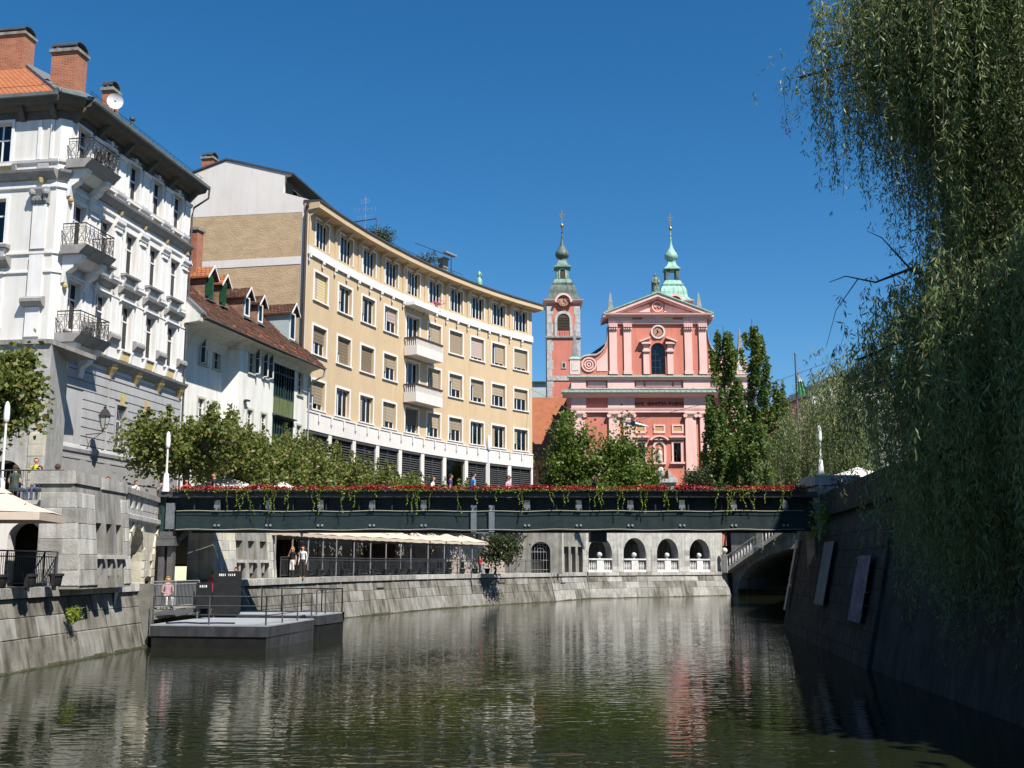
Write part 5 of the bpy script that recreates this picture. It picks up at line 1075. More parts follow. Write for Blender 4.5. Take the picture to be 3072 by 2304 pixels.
for nme, m_, h0, h1, d_ in (('raking_cornice', 'pink', -.48, -.02, .85), ('raking_cornice', 'pink', -.7, -.48, .5), ('pediment_roof', 'copper_pale', -.02, .12, 1.0)):
    b = MB()
    for q in ([(11.8, 35.14), (18.95, 37.92)], [(18.95, 37.92), (26.1, 35.14)]):
        (a, z), (c, w) = q; P4 = [(a, z + h0), (c, w + h0), (c, w + h1), (a, z + h1)]; b.hexa([CH.p(s, -3.4, zz) for s, zz in P4] + [CH.p(s, d_, zz) for s, zz in P4])
    b.part(nme, m_, ch)
for sg in (0, 1): q = [(14.6, 35.5), (17.9, 36.55), (18.0, 35.5)]; b = MB().face(CH, mir(q) if sg else q, .04, .12); b.part('tympanum_panel', 'pink', ch)
def ring(name, m, cx_, cz, r0, r1, d0, d1, n=28, parent=None):
    b = MB()
    for k in range(n):
        a, c = 2 * math.pi * k / n, 2 * math.pi * (k + 1) / n; q = [(cx_ + r * math.cos(t), cz + r * math.sin(t)) for r, t in ((r0, a), (r0, c), (r1, c), (r1, a))]
        b.hexa([CH.p(s, d0, z) for s, z in q] + [CH.p(s, d1, z) for s, z in q])
    return b.part(name, m, parent or ch)
def disc(name, m, cx_, cz, r, d0, d1, parent=None, n=28): return MB().face(CH, [(cx_ + r * math.cos(2 * math.pi * k / n), cz + r * math.sin(2 * math.pi * k / n)) for k in range(n)], d0, d1).part(name, m, parent or ch)
ring('medallion_ring', 'salmon', 18.93, 36.2, .72, .95, .05, .16); o = disc('medallion', 'salmon', 18.93, 36.2, .72, .04, .14); ring('medallion_rim', 'pink', 18.93, 36.2, .58, .72, .14, .26, parent=o)
def text(body, size, m, loc, parent, name='lettering', ext=.03, sp=1.0, rx=90, rz=0, align='CENTER'):
    cu = bpy.data.curves.new('text', 'FONT'); cu.body = body; cu.size = size; cu.extrude = ext; cu.align_x = align; cu.align_y = 'CENTER'; cu.space_character = sp; cu.resolution_u = 2
    tmp = bpy.data.objects.new('text', cu); COL.objects.link(tmp); dg = bpy.context.evaluated_depsgraph_get(); me = bpy.data.meshes.new_from_object(tmp.evaluated_get(dg)); bpy.data.objects.remove(tmp)
    me.materials.clear(); me.materials.append(M[m]); o = bpy.data.objects.new(name, me); COL.objects.link(o); o.parent = parent; o.location = Vector(loc) - wloc(parent); o.rotation_euler = (R(rx), 0, rz); return o
text('AMR', .62, 'pink', CH.p(18.93, .2, 36.2), o, 'monogram', .06, .72)
text('AVE, GRATIA PLENA', .68, 'iron', CH.p(18.93, .12, 23.4), ch, 'lettering', .08, 1.08)
def clock(cx_, cz, r, d, parent=ch, face=True):
    o = disc('clock', 'clock_face', cx_, cz, r, d, d + .08, parent)
    if face: ring('clock_rim', 'balustrade_white', cx_, cz, r, r + .2, d - .02, d + .2, parent=o)
    b = MB()
    for k in range(12):
        a = 2 * math.pi * k / 12; dx, dz = math.sin(a), math.cos(a); q = []
        for u, v in ((.72, -.05), (.72, .05), (.93, .05), (.93, -.05)): q.append((cx_ + r * u * dx + r * v * dz, cz + r * u * dz - r * v * dx))
        b.face(CH, q, d + .08, d + .11)
    for ang_, ln, w_ in ((-18, .5, .09), (218, .75, .07)):
        a = R(ang_); dx, dz = math.sin(a), math.cos(a); b.face(CH, [(cx_ + r * (u * dx + v * dz), cz + r * (u * dz - v * dx)) for u, v in ((-.15, -w_), (-.15, w_), (ln * .7, w_ * 1.2), (ln, 0), (ln * .7, -w_ * 1.2))], d + .11, d + .14)
    b.part('clock_hands', 'iron', o)
clock(18.95, 32.86, .72, .02)
# big window with broken pediment
o = MB().face(CH, arch_pts(18.9, .9, 27.3, 30.5), -.5, -.45).part('arched_window', 'glass_dark', ch); b = MB()
for x in (18.0, 18.6, 19.2, 19.8): b.box(CH, x - .03, x + .03, -.44, -.38, 27.3, 31.2 if 18.2 < x < 19.5 else 30.5)
for z in (28.2, 29.1, 30.0): b.box(CH, 18.0, 19.8, -.44, -.37, z, z + .06)
b.part('glazing_bars', 'iron', o); cb('window_back', 'room_dark', (17.6, 20.2, -1.4, -1.3, 27.0, 32.0)); b = MB(); archring(b, CH, 18.9, .93, 27.3, 30.5, .28, 0, .14); b.part('window_surround', 'salmon', ch)
for sg in (-1, 1):
    m = 18.9 + sg * 1.55
    cb('window_pilaster', 'pink', (m - .38, m + .38, 0, .3, 27.28, 30.2)); cb('window_pilaster_cap', 'pink', (m - .5, m + .5, 0, .5, 30.2, 30.4), (m - .34, m + .34, 0, .3, 30.4, 31.2), (m - .6, m + .6, 0, .62, 31.2, 31.45))
    b = MB(); q = [(m + .85 * sg, 31.42), (m + .85 * sg, 31.58), (m - .55 * sg, 32.15), (m - .55 * sg, 31.95)]; b.face(CH, q, 0, .75); b.part('broken_pediment', 'pink', ch)
# lower windows, mosaics, niche
for a, c in ((16.05, 16.98), (20.62, 21.55)):
    o = cb('window', 'glass_dark', (a, c, -.5, -.45, 15.95, 18.4)); q = MB(); q.box(CH, (a + c) / 2 - .03, (a + c) / 2 + .03, -.44, -.4, 15.95, 18.4); [q.box(CH, a, c, -.44, -.4, z, z + .05) for z in (16.7, 17.5)]; q.part('glazing_bars', 'iron', o)
    cb('window_surround', 'pink', (a - .25, a, 0, .12, 15.95, 18.6), (c, c + .25, 0, .12, 15.95, 18.6), (a, c, 0, .12, 18.4, 18.6)); cb('window_hood', 'pink', (a - .55, c + .55, 0, .5, 19.05, 19.25), (a - .4, c + .4, 0, .25, 18.75, 19.05)); cb('window_sill', 'pink', (a - .45, c + .45, 0, .35, 15.7, 15.92)); cb('window_back', 'room_dark', (a - .2, c + .2, -1.2, -1.1, 15.8, 18.6))
for a, c in ((15.8, 17.1), (18.15, 19.55), (20.5, 21.9)):
    cb('mosaic', 'fresco', (a + .18, c - .18, 0, .03, 19.95, 20.55)); cb('mosaic_frame', 'pink', (a - .05, a + .16, 0, .12, 19.65, 20.75), (c - .16, c + .05, 0, .12, 19.65, 20.75), (a + .16, c - .16, 0, .12, 20.57, 20.75), (a + .16, c - .16, 0, .12, 19.65, 19.92))
nf = 18.8; b = MB(); archring(b, CH, nf, .56, 15.95, 17.85, .3, 0, .2); b.part('niche_surround', 'pink', ch); MB().face(CH, arch_pts(nf, .56, 15.95, 17.85), .001, .03).part('niche', 'salmon', ch)
b = MB(); n = 9
for k in range(n):
    t0, t1 = math.pi * (.15 + .7 * k / n), math.pi * (.15 + .7 * (k + 1) / n); q = [(nf - r * math.cos(t), 18.3 + r * .72 * math.sin(t)) for r, t in ((1.15, t0), (1.15, t1), (1.4, t1), (1.4, t0))]; b.hexa([CH.p(s, 0, z) for s, z in q] + [CH.p(s, .55, z) for s, z in q])
b.box(CH, nf - 1.15, nf + 1.15, 0, .4, 18.75, 18.92); b.part('niche_pediment', 'pink', ch); cb('niche_sill', 'pink', (nf - .8, nf + .8, 0, .4, 15.65, 15.9))
b = MB().lathe(CH.p(nf, .22, 15.95), [(.36, 0), (.4, .2), (.3, .55), (.4, .8), (.34, 1.15), (.26, 1.35), (.12, 1.5), (.17, 1.62), (.16, 1.78), (.03, 1.9)], 9); b.lathe(CH.p(nf - .25, .3, 16.5), [(.03, 0), (.17, .15), (.14, .4), (.08, .5), (.1, .6), (.02, .7)], 7); b.part('niche_statue', 'statue_stone', ch, smooth=True)
cb('portal_cornice', 'tower_stone', (16.9, 20.9, 0, .9, 13.3, 13.75), (17.1, 20.7, 0, .6, 12.2, 13.3)); 
for sg in (-1, 1): b = MB().face(CH, [(18.9 + sg * 2.0, 13.75), (18.9 + sg * .9, 13.75), (18.9 + sg * .85, 15.0), (18.9 + sg * 1.1, 14.6), (18.9 + sg * 1.5, 14.05)], 0, .8); b.part('portal_scroll', 'tower_stone', ch)
b = MB().lathe(CH.p(18.9, .4, 13.75), [(.3, 0), (.34, .3), (.5, .7), (.55, 1.0), (.4, 1.3), (.2, 1.5), (.05, 1.55)], 8); b.part('portal_crest', 'tower_stone', ch)
# towers
def tower(cx_, y, zs, cop, lantern_open, label):
    """zs: z of eaves; square tower with bell-shaped cap, lantern and onion"""
    f = Fr(cx_, y, 1, 0); w = 2.45; e = zs
    t = MB().box(f, -w, w, -2 * w, 0, GZ, e - .1).part('tower', 'salmon', ch, label)
    for sg in (-1, 1):
        for k in range(15):
            wd = .9 if k % 2 else .72; z = 22 + k * 1.36
            if z < e - 1.0: a, c = sg * w - (wd if sg > 0 else .04), sg * w + (.04 if sg > 0 else wd); place(random.choice(STONE['tower_stone']), 'quoin', t, f.p((min(a, c) + max(a, c)) / 2, .05, z), 0, (abs(c - a), .4, 1.34))
    MB().box(f, -w - .06, -w, -2 * w, -.02, GZ, e - .1).part('side_quoins', 'tower_stone', t)
    MB().prof(f, [(0, 36.2), (.25, 36.25), (.3, 36.5), (0, 36.55)], -w - .3, w + .3).part('tower_string', 'tower_stone', t); MB().prof(f, [(0, 29.8), (.12, 29.82), (.12, 30.5), (0, 30.5)], -w, w).part('tower_string', 'tower_stone', t)
    b = MB(); archring(b, f, 0, .92, 36.5, 39.0, .42, 0, .15); b.part('belfry_surround', 'tower_stone', t); o = MB().face(f, arch_pts(0, .92, 37.4, 39.0), .005, .05).part('belfry_louvre', 'timber_dark', t); k = MB()
    for i in range(8): k.box(f, -.9, .9, .05, .1, 37.5 + i * .24, 37.6 + i * .24)
    k.part('slat', 'timber_dark', o); k = MB(); [k.box(f, -.9 + i * .36, -.72 + i * .36, 0, .12, 36.55, 37.3) for i in range(6)]; k.part('belfry_balustrade', 'salmon', t)
    MB().box(f, -.35, .35, 0, .1, 31.6, 32.6).part('small_window', 'tower_stone', t); MB().box(f, -.18, .18, .1, .12, 31.8, 32.4).part('small_pane', 'room_dark', t)
    cpos = f.p(0, -w, 0); rt = math.pi / 4; q = 1.4142
    MB().lathe((cpos[0], cpos[1], e - .5), [(w * q + .1, 0), (w * q + .7, .35), (w * q + .8, .55)], 4, rot=rt).part('tower_cornice', 'pink', t)
    b = MB(); n = 12
    for k in range(n):
        a0, a1 = math.pi * k / n, math.pi * (k + 1) / n; pt = [(-r * math.cos(a), e - .45 + r * 1.05 * math.sin(a)) for r, a in ((1.0, a0), (1.0, a1), (1.3, a1), (1.3, a0))]; b.hexa([f.p(s, -.6, z) for s, z in pt] + [f.p(s, .8, z) for s, z in pt])
    b.part('clock_hood', 'pink', t); MB().face(f, [(-1.0, e - .5)] + [(-1.0 * math.cos(math.pi * k / n), e - .45 + math.sin(math.pi * k / n)) for k in range(n + 1)] + [(1.0, e - .5)], -.5, .42).part('clock_hood_back', 'salmon', t)
    oc = MB().lathe((0, 0, 0), [(.8, 0), (.8, .05)], 24).mesh('clock', 'clock_face'); ck = place(oc, 'clock', t, f.p(0, .45, e - .25), 0); ck.rotation_euler = (R(90), 0, 0)
    k = MB()
    for i in range(12): a = 2 * math.pi * i / 12; k.box(Fr(0, 0, 1, 0), .6 * math.cos(a) - .06, .6 * math.cos(a) + .06, -.6 * math.sin(a) - .06, -.6 * math.sin(a) + .06, .05, .08)
    k.hexa([(-.05, -.1, .06), (.05, -.1, .06), (.16, .55, .06), (.06, .6, .06), (-.05, -.1, .1), (.05, -.1, .1), (.16, .55, .1), (.06, .6, .1)]); k.hexa([(-.05, 0, .06), (.02, .06, .06), (.42, -.3, .06), (.38, -.36, .06), (-.05, 0, .1), (.02, .06, .1), (.42, -.3, .1), (.38, -.36, .1)]); sub(k.mesh('clock_hands', 'iron'), 'clock_hands', ck)
    dm = [(q * 2.98, .05), (q * 2.5, .28), (q * 2.2, .65), (q * 2.08, 1.15), (q * 2.03, 1.65), (q * 1.92, 2.1), (q * 1.7, 2.5), (q * 1.4, 2.75)]
    MB().lathe((cpos[0], cpos[1], e), dm, 4, rot=rt).part('bell_roof', cop, t, smooth=False)
    sm = MB()
    for i in range(-2, 3):
        for dx, dy in ((1, 0), (0, 1)):
            pts = [(i * r_ / q * .36, -r_ / q - .02, z) for r_, z in dm]; sm.tube([(cpos[0] + (p[0] if dx else -p[1] * 1), cpos[1] + (p[1] if dx else p[0]), e + p[2]) for p in pts], .035, 3)
    sm.part('roof_seam', cop, t)
    c2 = 'copper_pale' if lantern_open else 'copper_mid'
    zb = e + 2.75; MB().lathe((cpos[0], cpos[1], zb), [(2.2, 0), (2.25, .2), (1.95, .35), (1.75, .75), (1.3, .95)], 4, rot=rt).part('lantern_base', c2, t)
    zl = zb + .9
    if lantern_open:
        for sx in (-1, 1):
            for sy in (-1, 1): MB().box(f, sx * .8 - .24, sx * .8 + .24, -w + sy * .8 - .24, -w + sy * .8 + .24, zl - .2, zl + 1.9).part('lantern_post', 'copper_dark', t)
        b = MB(); archwall(b, Fr(cpos[0] - .9, cpos[1] - .85, 1, 0), 0, 1.8, zl + .9, zl + 1.9, [(.9, .5, zl + .9, zl + 1.15)], .1); b.part('lantern_arch', 'copper_dark', t)
    else:
        MB().box(f, -.95, .95, -w - .95, -w + .95, zl - .2, zl + 1.9).part('lantern', 'copper_mid', t); MB().face(f, arch_pts(0, .38, zl + .1, zl + 1.1, 8), -w + .95, -w + 1.0).part('lantern_opening', 'timber_dark', t); b = MB(); archring(b, f, 0, .4, zl + .1, zl + 1.1, .18, -w + .95, -w + 1.06, 8); b.part('lantern_surround', 'copper_pale', t)
    zr2 = zl + 1.9; MB().lathe((cpos[0], cpos[1], zr2), [(1.75, -.12), (1.8, .06), (1.2, .4), (.95, .8), (.8, 1.15), (.85, 1.2), (.85, 1.35), (.7, 1.4)], 4, rot=rt).part('lantern_roof', c2, t)
    for sx in (-1, 1): MB().face(f, [(-.7, zr2 - .1), (.7, zr2 - .1), (0, zr2 + .5)], -w + sx * 1.25 - .1, -w + sx * 1.25 + .1).part('lantern_gable', c2, t)
    zo = zr2 + 1.4; oc_ = 'copper_pale' if lantern_open else 'copper_dark'
    MB().lathe((cpos[0], cpos[1], zo), [(.62, 0), (.7, .1), (1.02, .42), (1.08, .75), (.95, 1.15), (.62, 1.65), (.34, 2.2), (.2, 2.9), (.13, 3.5), (.17, 3.6), (.1, 3.7), (.1, 4.2), (.18, 4.3), (.08, 4.4), (.08, 5.1)], 12, rot=.1).part('onion_spire', oc_, t, smooth=True)
    MB().lathe((cpos[0], cpos[1], zo + 5.35), [(.03, -.32), (.2, -.25), (.31, 0), (.2, .25), (.03, .32)], 12).part('gilt_ball', 'gilt', t, smooth=True)
    z = zo + 5.6; b = MB().box(f, -.045, .045, -w - .045, -w + .045, z, z + 2.3); b.box(f, -.5, .5, -w - .04, -w + .04, z + 1.45, z + 1.55); b.box(f, -.28, .28, -w - .04, -w + .04, z + 1.05, z + 1.13)
    for a in range(8): b.tube([(cpos[0], cpos[1], z + 1.3), (cpos[0] + .32 * math.cos(a * math.pi / 4 + .4), cpos[1], z + 1.3 + .32 * math.sin(a * math.pi / 4 + .4))], .02, 3)
    b.part('cross', 'gilt', t)
tower(7.65, 160, 42.0, 'copper_dark', False, 'left bell tower with a dark copper cap and onion'); tower(25.0, 165, 43.1, 'copper_pale', True, 'right bell tower with a pale green copper cap and open lantern')
# statue on the gable
sp_ = CH.p(18.95, -1.4, 37.9); t = thing('roof_statue', 'tall green copper statue of a robed figure with a child on the church gable', 'statue', sp_)
b = MB().lathe((sp_[0], sp_[1], sp_[2] + .5), [(.55, 0), (.5, .4), (.42, 1.0), (.5, 1.5), (.46, 1.9), (.3, 2.12), (.12, 2.2), (.2, 2.34), (.2, 2.5), (.05, 2.66)], 10); b.tube([(sp_[0] - .3, sp_[1] - .3, sp_[2] + 2.4), (sp_[0] - .5, sp_[1] - .45, sp_[2] + 1.9), (sp_[0] + .1, sp_[1] - .6, sp_[2] + 1.75)], [.16, .14, .1], 6); b.lathe((sp_[0] + .36, sp_[1] - .4, sp_[2] + 1.65), [(.04, 0), (.2, .15), (.18, .5), (.08, .62), (.12, .75), (.02, .9)], 7)
for a in range(6): b.tube([(sp_[0] + .5 * math.cos(a), sp_[1] - .5 * abs(math.sin(a)) , sp_[2] + .5), (sp_[0] + .44 * math.cos(a + .2), sp_[1] - .45 * abs(math.sin(a + .2)), sp_[2] + 2.2)], .07, 4)
b.part('figure', 'statue_copper', t, smooth=True); MB().box(Fr(sp_[0], sp_[1], 1, 0), -.6, .6, -.6, .6, sp_[2] - .2, sp_[2] + .55).part('plinth', 'obelisk_stone', t)
# ------------------------------------------------------------------ far buildings round the square
def tiled_house(name, label, fr, L, D, ze, zr_, mw, mr, nwin=0, group=None):
    o = fr.p(L / 2, -D / 2, GZ); t = thing(name, label, 'building', o, group); b = MB()
    rows_ = [GZ + 3.4 + 3.4 * i for i in range(int((ze - GZ - 3) / 3.4))]; hs_ = [(L * (i + .5) / nwin - .5, L * (i + .5) / nwin + .5, z, z + 1.7) for z in rows_ for i in range(nwin)] if nwin else []
    wallgrid(b, fr, 0, L, GZ, ze, hs_, .25)
    for s, dz in ((0, 1), (L, 1)): b.poly([fr.p(s, 0, GZ), fr.p(s, -D, GZ), fr.p(s, -D, ze), fr.p(s, -D / 2, zr_), fr.p(s, 0, ze)])
    b.poly([fr.p(0, -D, GZ), fr.p(L, -D, GZ), fr.p(L, -D, ze), fr.p(0, -D, ze)]); b.part('wall', mw, t)
    b = MB(); sl2 = (zr_ - ze) / (D / 2)
    b.prof(fr, [(.5, ze - .5 * sl2), (-D / 2, zr_), (-D - .5, ze - .5 * sl2), (-D - .5, ze - .5 * sl2 + .2), (-D / 2, zr_ + .22), (.5, ze - .5 * sl2 + .2)], -.3, L + .3); b.part('roof', mr, t)
    if nwin:
        K = kit(1.0, 1.7, 2, (.6,), inset=.15, gm='glass_dark')
        for h in hs_: window(K, fr, (h[0] + h[1]) / 2, h[2], t)
    return t
tiled_house('monastery_wing', 'low wing with a bright orange tiled roof beside the church tower', Fr(-4, 146, 1, 0), 13.2, 16, 17.2, 26.2, 'salmon', 'orange_roof', 4)
pb_ = tiled_house('pale_blue_block', 'distant pale blue flat-topped block seen between the yellow house and the tower', Fr(-6, 190, 1, 0), 16, 12, 34.5, 34.9, 'pale_blue', 'roof_metal', 6)
tiled_house('white_gabled_house', 'far white gabled house wall behind the flagpole and willows', Fr(36, 152, .2, -1), 12, 13.5, 24.5, 28.2, 'old_white_plaster', 'roof_metal')
tiled_house('grey_roof_house', 'far house with a dark grey roof and brown gable, right of the flagpole', Fr(47, 140, 1, .15), 12, 10, 20.8, 25, 'plinth_plaster', 'roof_metal', 4)
tiled_house('cream_town_house', 'cream town house behind the poplars at the right of the church', Fr(31.5, 150, 1, 0), 9, 12, 21, 24.5, 'cream_stone', 'tile_brown', 3)
tiled_house('ochre_town_house', 'ochre house glimpsed low through the dark right willow', Fr(40, 100, .9, -.43), 16, 12, 15, 19, 'yellow_plaster', 'tile_brown', 4)
# buildings of the right bank, beside and behind the camera
for i, (y0, L_, ze, mw, lab) in enumerate([(36, 15, 25.0, 'pale_render', 'tall pale town house on the right bank beside the willow'), (20.5, 16, 26.0, 'yellow_plaster', 'tall yellow town house on the right bank, second from the bridge'), (4, 18, 24.5, 'white_plaster', 'tall white town house on the right bank, third from the bridge'), (-14.5, 20, 26, 'old_white_plaster', 'tall whitewashed town house on the right bank, furthest behind')]):
    tiled_house('town_house', lab, Fr(21.6, y0, -.04, -1), L_, 12, ze, ze + 4.2, mw, 'tile_red', 5, 'town houses along the right bank')
# flagpole with a limp flag; column statue
fp = (33.5, 128, GZ); t = thing('flagpole', 'tall flagpole with a limp white and green flag', 'flagpole', fp); MB().lathe(fp, [(.16, 0), (.12, 12), (.1, 22.6), (.16, 22.65), (.03, 22.9)], 8).part('pole', 'grey_metal', t)
for z0, z1, m_, w0, w1 in ((19.3, 20.4, 'flag_white', .62, .12), (17.7, 19.29, 'flag_green', 1.1, .64)):
    b = MB(); n = 5
    for k in range(n): xa, xb = w0 * k / n, w0 * (k + 1) / n; ta, tb = w1 * k / n, w1 * (k + 1) / n; ya, yb_ = .12 * (k % 2), .12 * ((k + 1) % 2); b.hexa([(fp[0] + .12 + xa, fp[1] - .3 - ya, GZ + z0), (fp[0] + .12 + xb, fp[1] - .3 - yb_, GZ + z0), (fp[0] + .12 + xb, fp[1] - .27 - yb_, GZ + z0), (fp[0] + .12 + xa, fp[1] - .27 - ya, GZ + z0), (fp[0] + .1 + ta, fp[1] - .3 - ya, GZ + z1), (fp[0] + .1 + tb, fp[1] - .3 - yb_, GZ + z1), (fp[0] + .1 + tb, fp[1] - .27 - yb_, GZ + z1), (fp[0] + .1 + ta, fp[1] - .27 - ya, GZ + z1)])
    b.part('flag', m_, t)
# ------------------------------------------------------------------ footbridge with flower boxes
random.seed(71)
BF = Fr(0, 47, 1, 0); X0, X1 = -15.0, 12.95; DW = 2.6; DKZ = 5.2
fb = thing('footbridge', 'dark footbridge with riveted side girders and red flower boxes along its railing', 'bridge', (-1, 48.3, 4.4))
def bp(name, m, *boxes, kind=None):
    b = MB(); [b.box(BF, *q) for q in boxes]; return b.part(name, m, fb, kind=kind)
for d0, nm in ((0, 1), (-DW, 0)):
    bp('side_girder', 'bridge_girder', (X0 + .75, X1 - .3, d0 - .12, d0 + .02, 4.5, 5.24)); bp('girder_flange', 'bridge_dark', (X0 + .7, X1 - .25, d0 - .2, d0 + .1, 4.42, 4.49), (X0 + .7, X1 - .25, d0 - .16, d0 + .06, 5.242, 5.29))
    bp('upper_board', 'bridge_dark', (X0 + .3, X1 - .1, d0 - .3, d0 - .2, 5.3, 5.84)); bp('fascia', 'bridge_fascia', (X0, X1, d0 - .3, d0 + .17, 5.85, 5.96), (X0, X1, d0 - .3, d0 + .11, 5.965, 6.08))
bp('deck', 'timber_dark', (X0, X1, -DW, -.3, 5.08, 5.2)); cr = MB()
for k in range(24): x = X0 + 1 + k * 1.15; cr.box(BF, x, x + .12, -DW + .1, -.13, 4.5, 4.9)
cr.pieces('cross_beam', 'bridge_dark', fb)
wv = [( X0 + .8 + i * .45) for i in range(60)]
for z in (5.255, 4.475): MB().tube([BF.p(x, .14, z + .018 * math.sin(i * 1.1) + .012 * math.sin(i * .37)) for i, x in enumerate(wv) if x < X1 - .5], .014, 4).part('cable', 'wire', fb)
def bolts(x, z, d, r=.05): 
    b = MB(); [b.face(BF, [(x + e + r * math.cos(a * math.pi / 4), z + r * math.sin(a * math.pi / 4)) for a in range(8)], d, d + .05) for e in (-.085, .085)]; return b
xs = [-12.5 + 2.19 * k for k in range(12)]
for k, x in enumerate(xs):
    if abs(x + 1.25) < .9: continue
    o = MB().box(BF, x - .13, x + .13, .1, .125, 5.29, 5.52).part('bracket_plate', 'plate_grey', fb); bolts(x, 5.36, .125, .035).pieces('bolt', 'iron', o); MB().box(BF, x - .12, x + .12, .02, .1, 5.295, 5.72).part('bracket', 'bridge_fascia', fb); bolts(x, 4.66, .02).pieces('bolt', 'light_metal', fb)
for x in (-1.62, -.86): o = MB().box(BF, x - .12, x + .12, .105, .13, 4.38, 5.5).part('joint_plate', 'plate_grey', fb); bolts(x, 5.38, .13, .035).pieces('bolt', 'iron', o)
MB().box(BF, -1.72, -.76, .02, .1, 4.32, 4.375).part('joint_shelf', 'plate_grey', fb); jn = MB(); [jn.box(BF, x, x + .02, .021, .028, 4.5, 5.24) for x in (-10.9, -7.7, -4.6, 2.2, 5.6, 9.0)]; jn.pieces('panel_joint', 'iron', fb)
# end frames
bp('end_post', 'plate_grey', (X0 + .32, X0 + .68, -.3, .06, 4.5, 5.6)); bp('end_board', 'dark_green_wood', (X0 - .0, X0 + .3, -.5, -.05, 4.4, 5.84))
bp('bearing', 'grey_metal', (X0 - .05, X0 + .78, -.5, .14, 4.1, 4.2), (X0 + .1, X0 + .66, -.45, .08, 4.21, 4.4), (X0 - .1, X0 + .78, -.55, .18, 3.8, 4.08))
bp('pier_column', 'grey_metal', (X0 + .05, X0 + .3, -.5, -.1, 1.25, 3.8), (X0 + .42, X0 + .66, -.5, -.1, 1.25, 3.8)); bp('pier_web', 'bridge_dark', (X0 + .3, X0 + .42, -.4, -.2, 1.25, 3.8))
MB().face(BF, [(X0 + .66, 3.75), (X0 + 1.3, 4.4), (X0 + 1.05, 4.4), (X0 + .66, 4.0)], -.4, -.2).part('knee_brace', 'bridge_fascia', fb)
bp('end_plate', 'plate_grey', (X1 - .05, X1 + .28, -.15, .02, 4.9, 5.6)); bp('end_plate', 'bridge_fascia', (X1 - .1, X1 + .3, -.3, -.16, 3.2, 5.6))
o = MB().box(BF, 3.35, 4.05, -1.6, -.4, 3.98, 4.42).solo('sign_box', 'sign_black', 'square black box hanging under the footbridge above the first far arch', 'sign', loc=BF.p(3.7, -1, 4.4))
# railing on both sides
for d in (-.05, -DW + .05):
    b = MB(); [b.box(BF, X0 + .1 + 1.4 * k - .03, X0 + .1 + 1.4 * k + .03, d - .03, d + .03, 5.2, 6.1) for k in range(21)]; b.pieces('rail_post', 'bridge_dark', fb)
tb = MB(); [tb.tube([BF.p(x, -DW + .05, z), BF.p(x + 1.5, -DW + .05, z)], .02, 4) for z in (6.1,) for x in np.arange(X0, X1 - 1.5, 1.5)]; tb.part('handrail', 'bridge_dark', fb)
# planting: red begonias, lime trailers, one mass each
MB().box(BF, X0 + .7, X1 - .7, .02, .3, 6.081, 6.13).part('flower_box', 'bridge_dark', fb)
C = []; Ax = []; G = []; GA = []; Dk = []
for k in range(420):
    x = rng.uniform(X0 + .5, X1 - .5); dens = .5 + .5 * math.sin(x * 1.9) * math.sin(x * .83 + 1)
    if rng.random() > .25 + dens: continue
    h = .09 + .2 * dens * rng.random(); m = 26
    C.append(np.stack([x + rng.normal(0, .13, m), 47 - .15 + rng.normal(0, .09, m), 6.13 + np.abs(rng.normal(h * .6, .05, m))], 1)); Ax.append(rng.normal(size=(m, 3)) + [0, -.3, .5])
C = np.concatenate(C); Ax = np.concatenate(Ax); me = leafmesh('red_flowers', C, Ax, .085, .075, 'flower_red', (-1, 47, 6.1)); o = bpy.data.objects.new('red_flowers', me); COL.objects.link(o); o.location = (-1, 47, 6.1); tag(o, 'bright red flowers massed along the top of the footbridge', 'flowers', kind='stuff')
for k in range(70):
    x = rng.uniform(X0 + .8, X1 - .8) if k > 24 else X0 + .8 + (X1 - X0 - 1.6) * (k + .5) / 25 + rng.normal(0, .25); m = 34
    G.append(np.stack([x + rng.normal(0, .2, m), 47 - .28 + rng.normal(0, .06, m), 6.13 + rng.normal(0, .04, m)], 1)); GA.append(rng.normal(size=(m, 3)) + [0, -.6, -.2])
    if k < 34:
        for s in range(rng.integers(1, 4)):
            L_ = rng.uniform(.25, 1.05); n = int(L_ / .028); t_ = np.linspace(0, 1, n); dx = rng.normal(0, .22)
            G.append(np.stack([x + rng.normal(0, .18) + dx * t_ * L_ + .03 * np.sin(t_ * 9 + s), 47 - .3 + .04 * t_ + 0 * t_, 6.12 - L_ * t_], 1) + rng.normal(0, .012, (n, 3))); GA.append(rng.normal(size=(n, 3)) + [0, -.3, -.7])
G = np.concatenate(G); GA = np.concatenate(GA); me = leafmesh('trailing_plants', G, GA, .075, .045, 'leaf_lime', (-1, 47, 6.1)); o = bpy.data.objects.new('trailing_plants', me); COL.objects.link(o); o.location = (-1, 47, 6.1); tag(o, 'lime green trailing plants hanging down the dark side of the footbridge', 'plants', kind='stuff')
m = 5200; C = np.stack([rng.uniform(X0 + .5, X1 - .4, m), 47 - .12 + rng.normal(0, .1, m), 6.12 + rng.normal(0, .03, m)], 1); me = leafmesh('flower_foliage', C, rng.normal(size=(m, 3)), .09, .05, 'leaf_dark', (-1, 47, 6.1)); o = bpy.data.objects.new('flower_foliage', me); COL.objects.link(o); o.location = (-1, 47, 6.1); tag(o, 'dark leaves of the flower boxes on the footbridge', 'plants', kind='stuff')
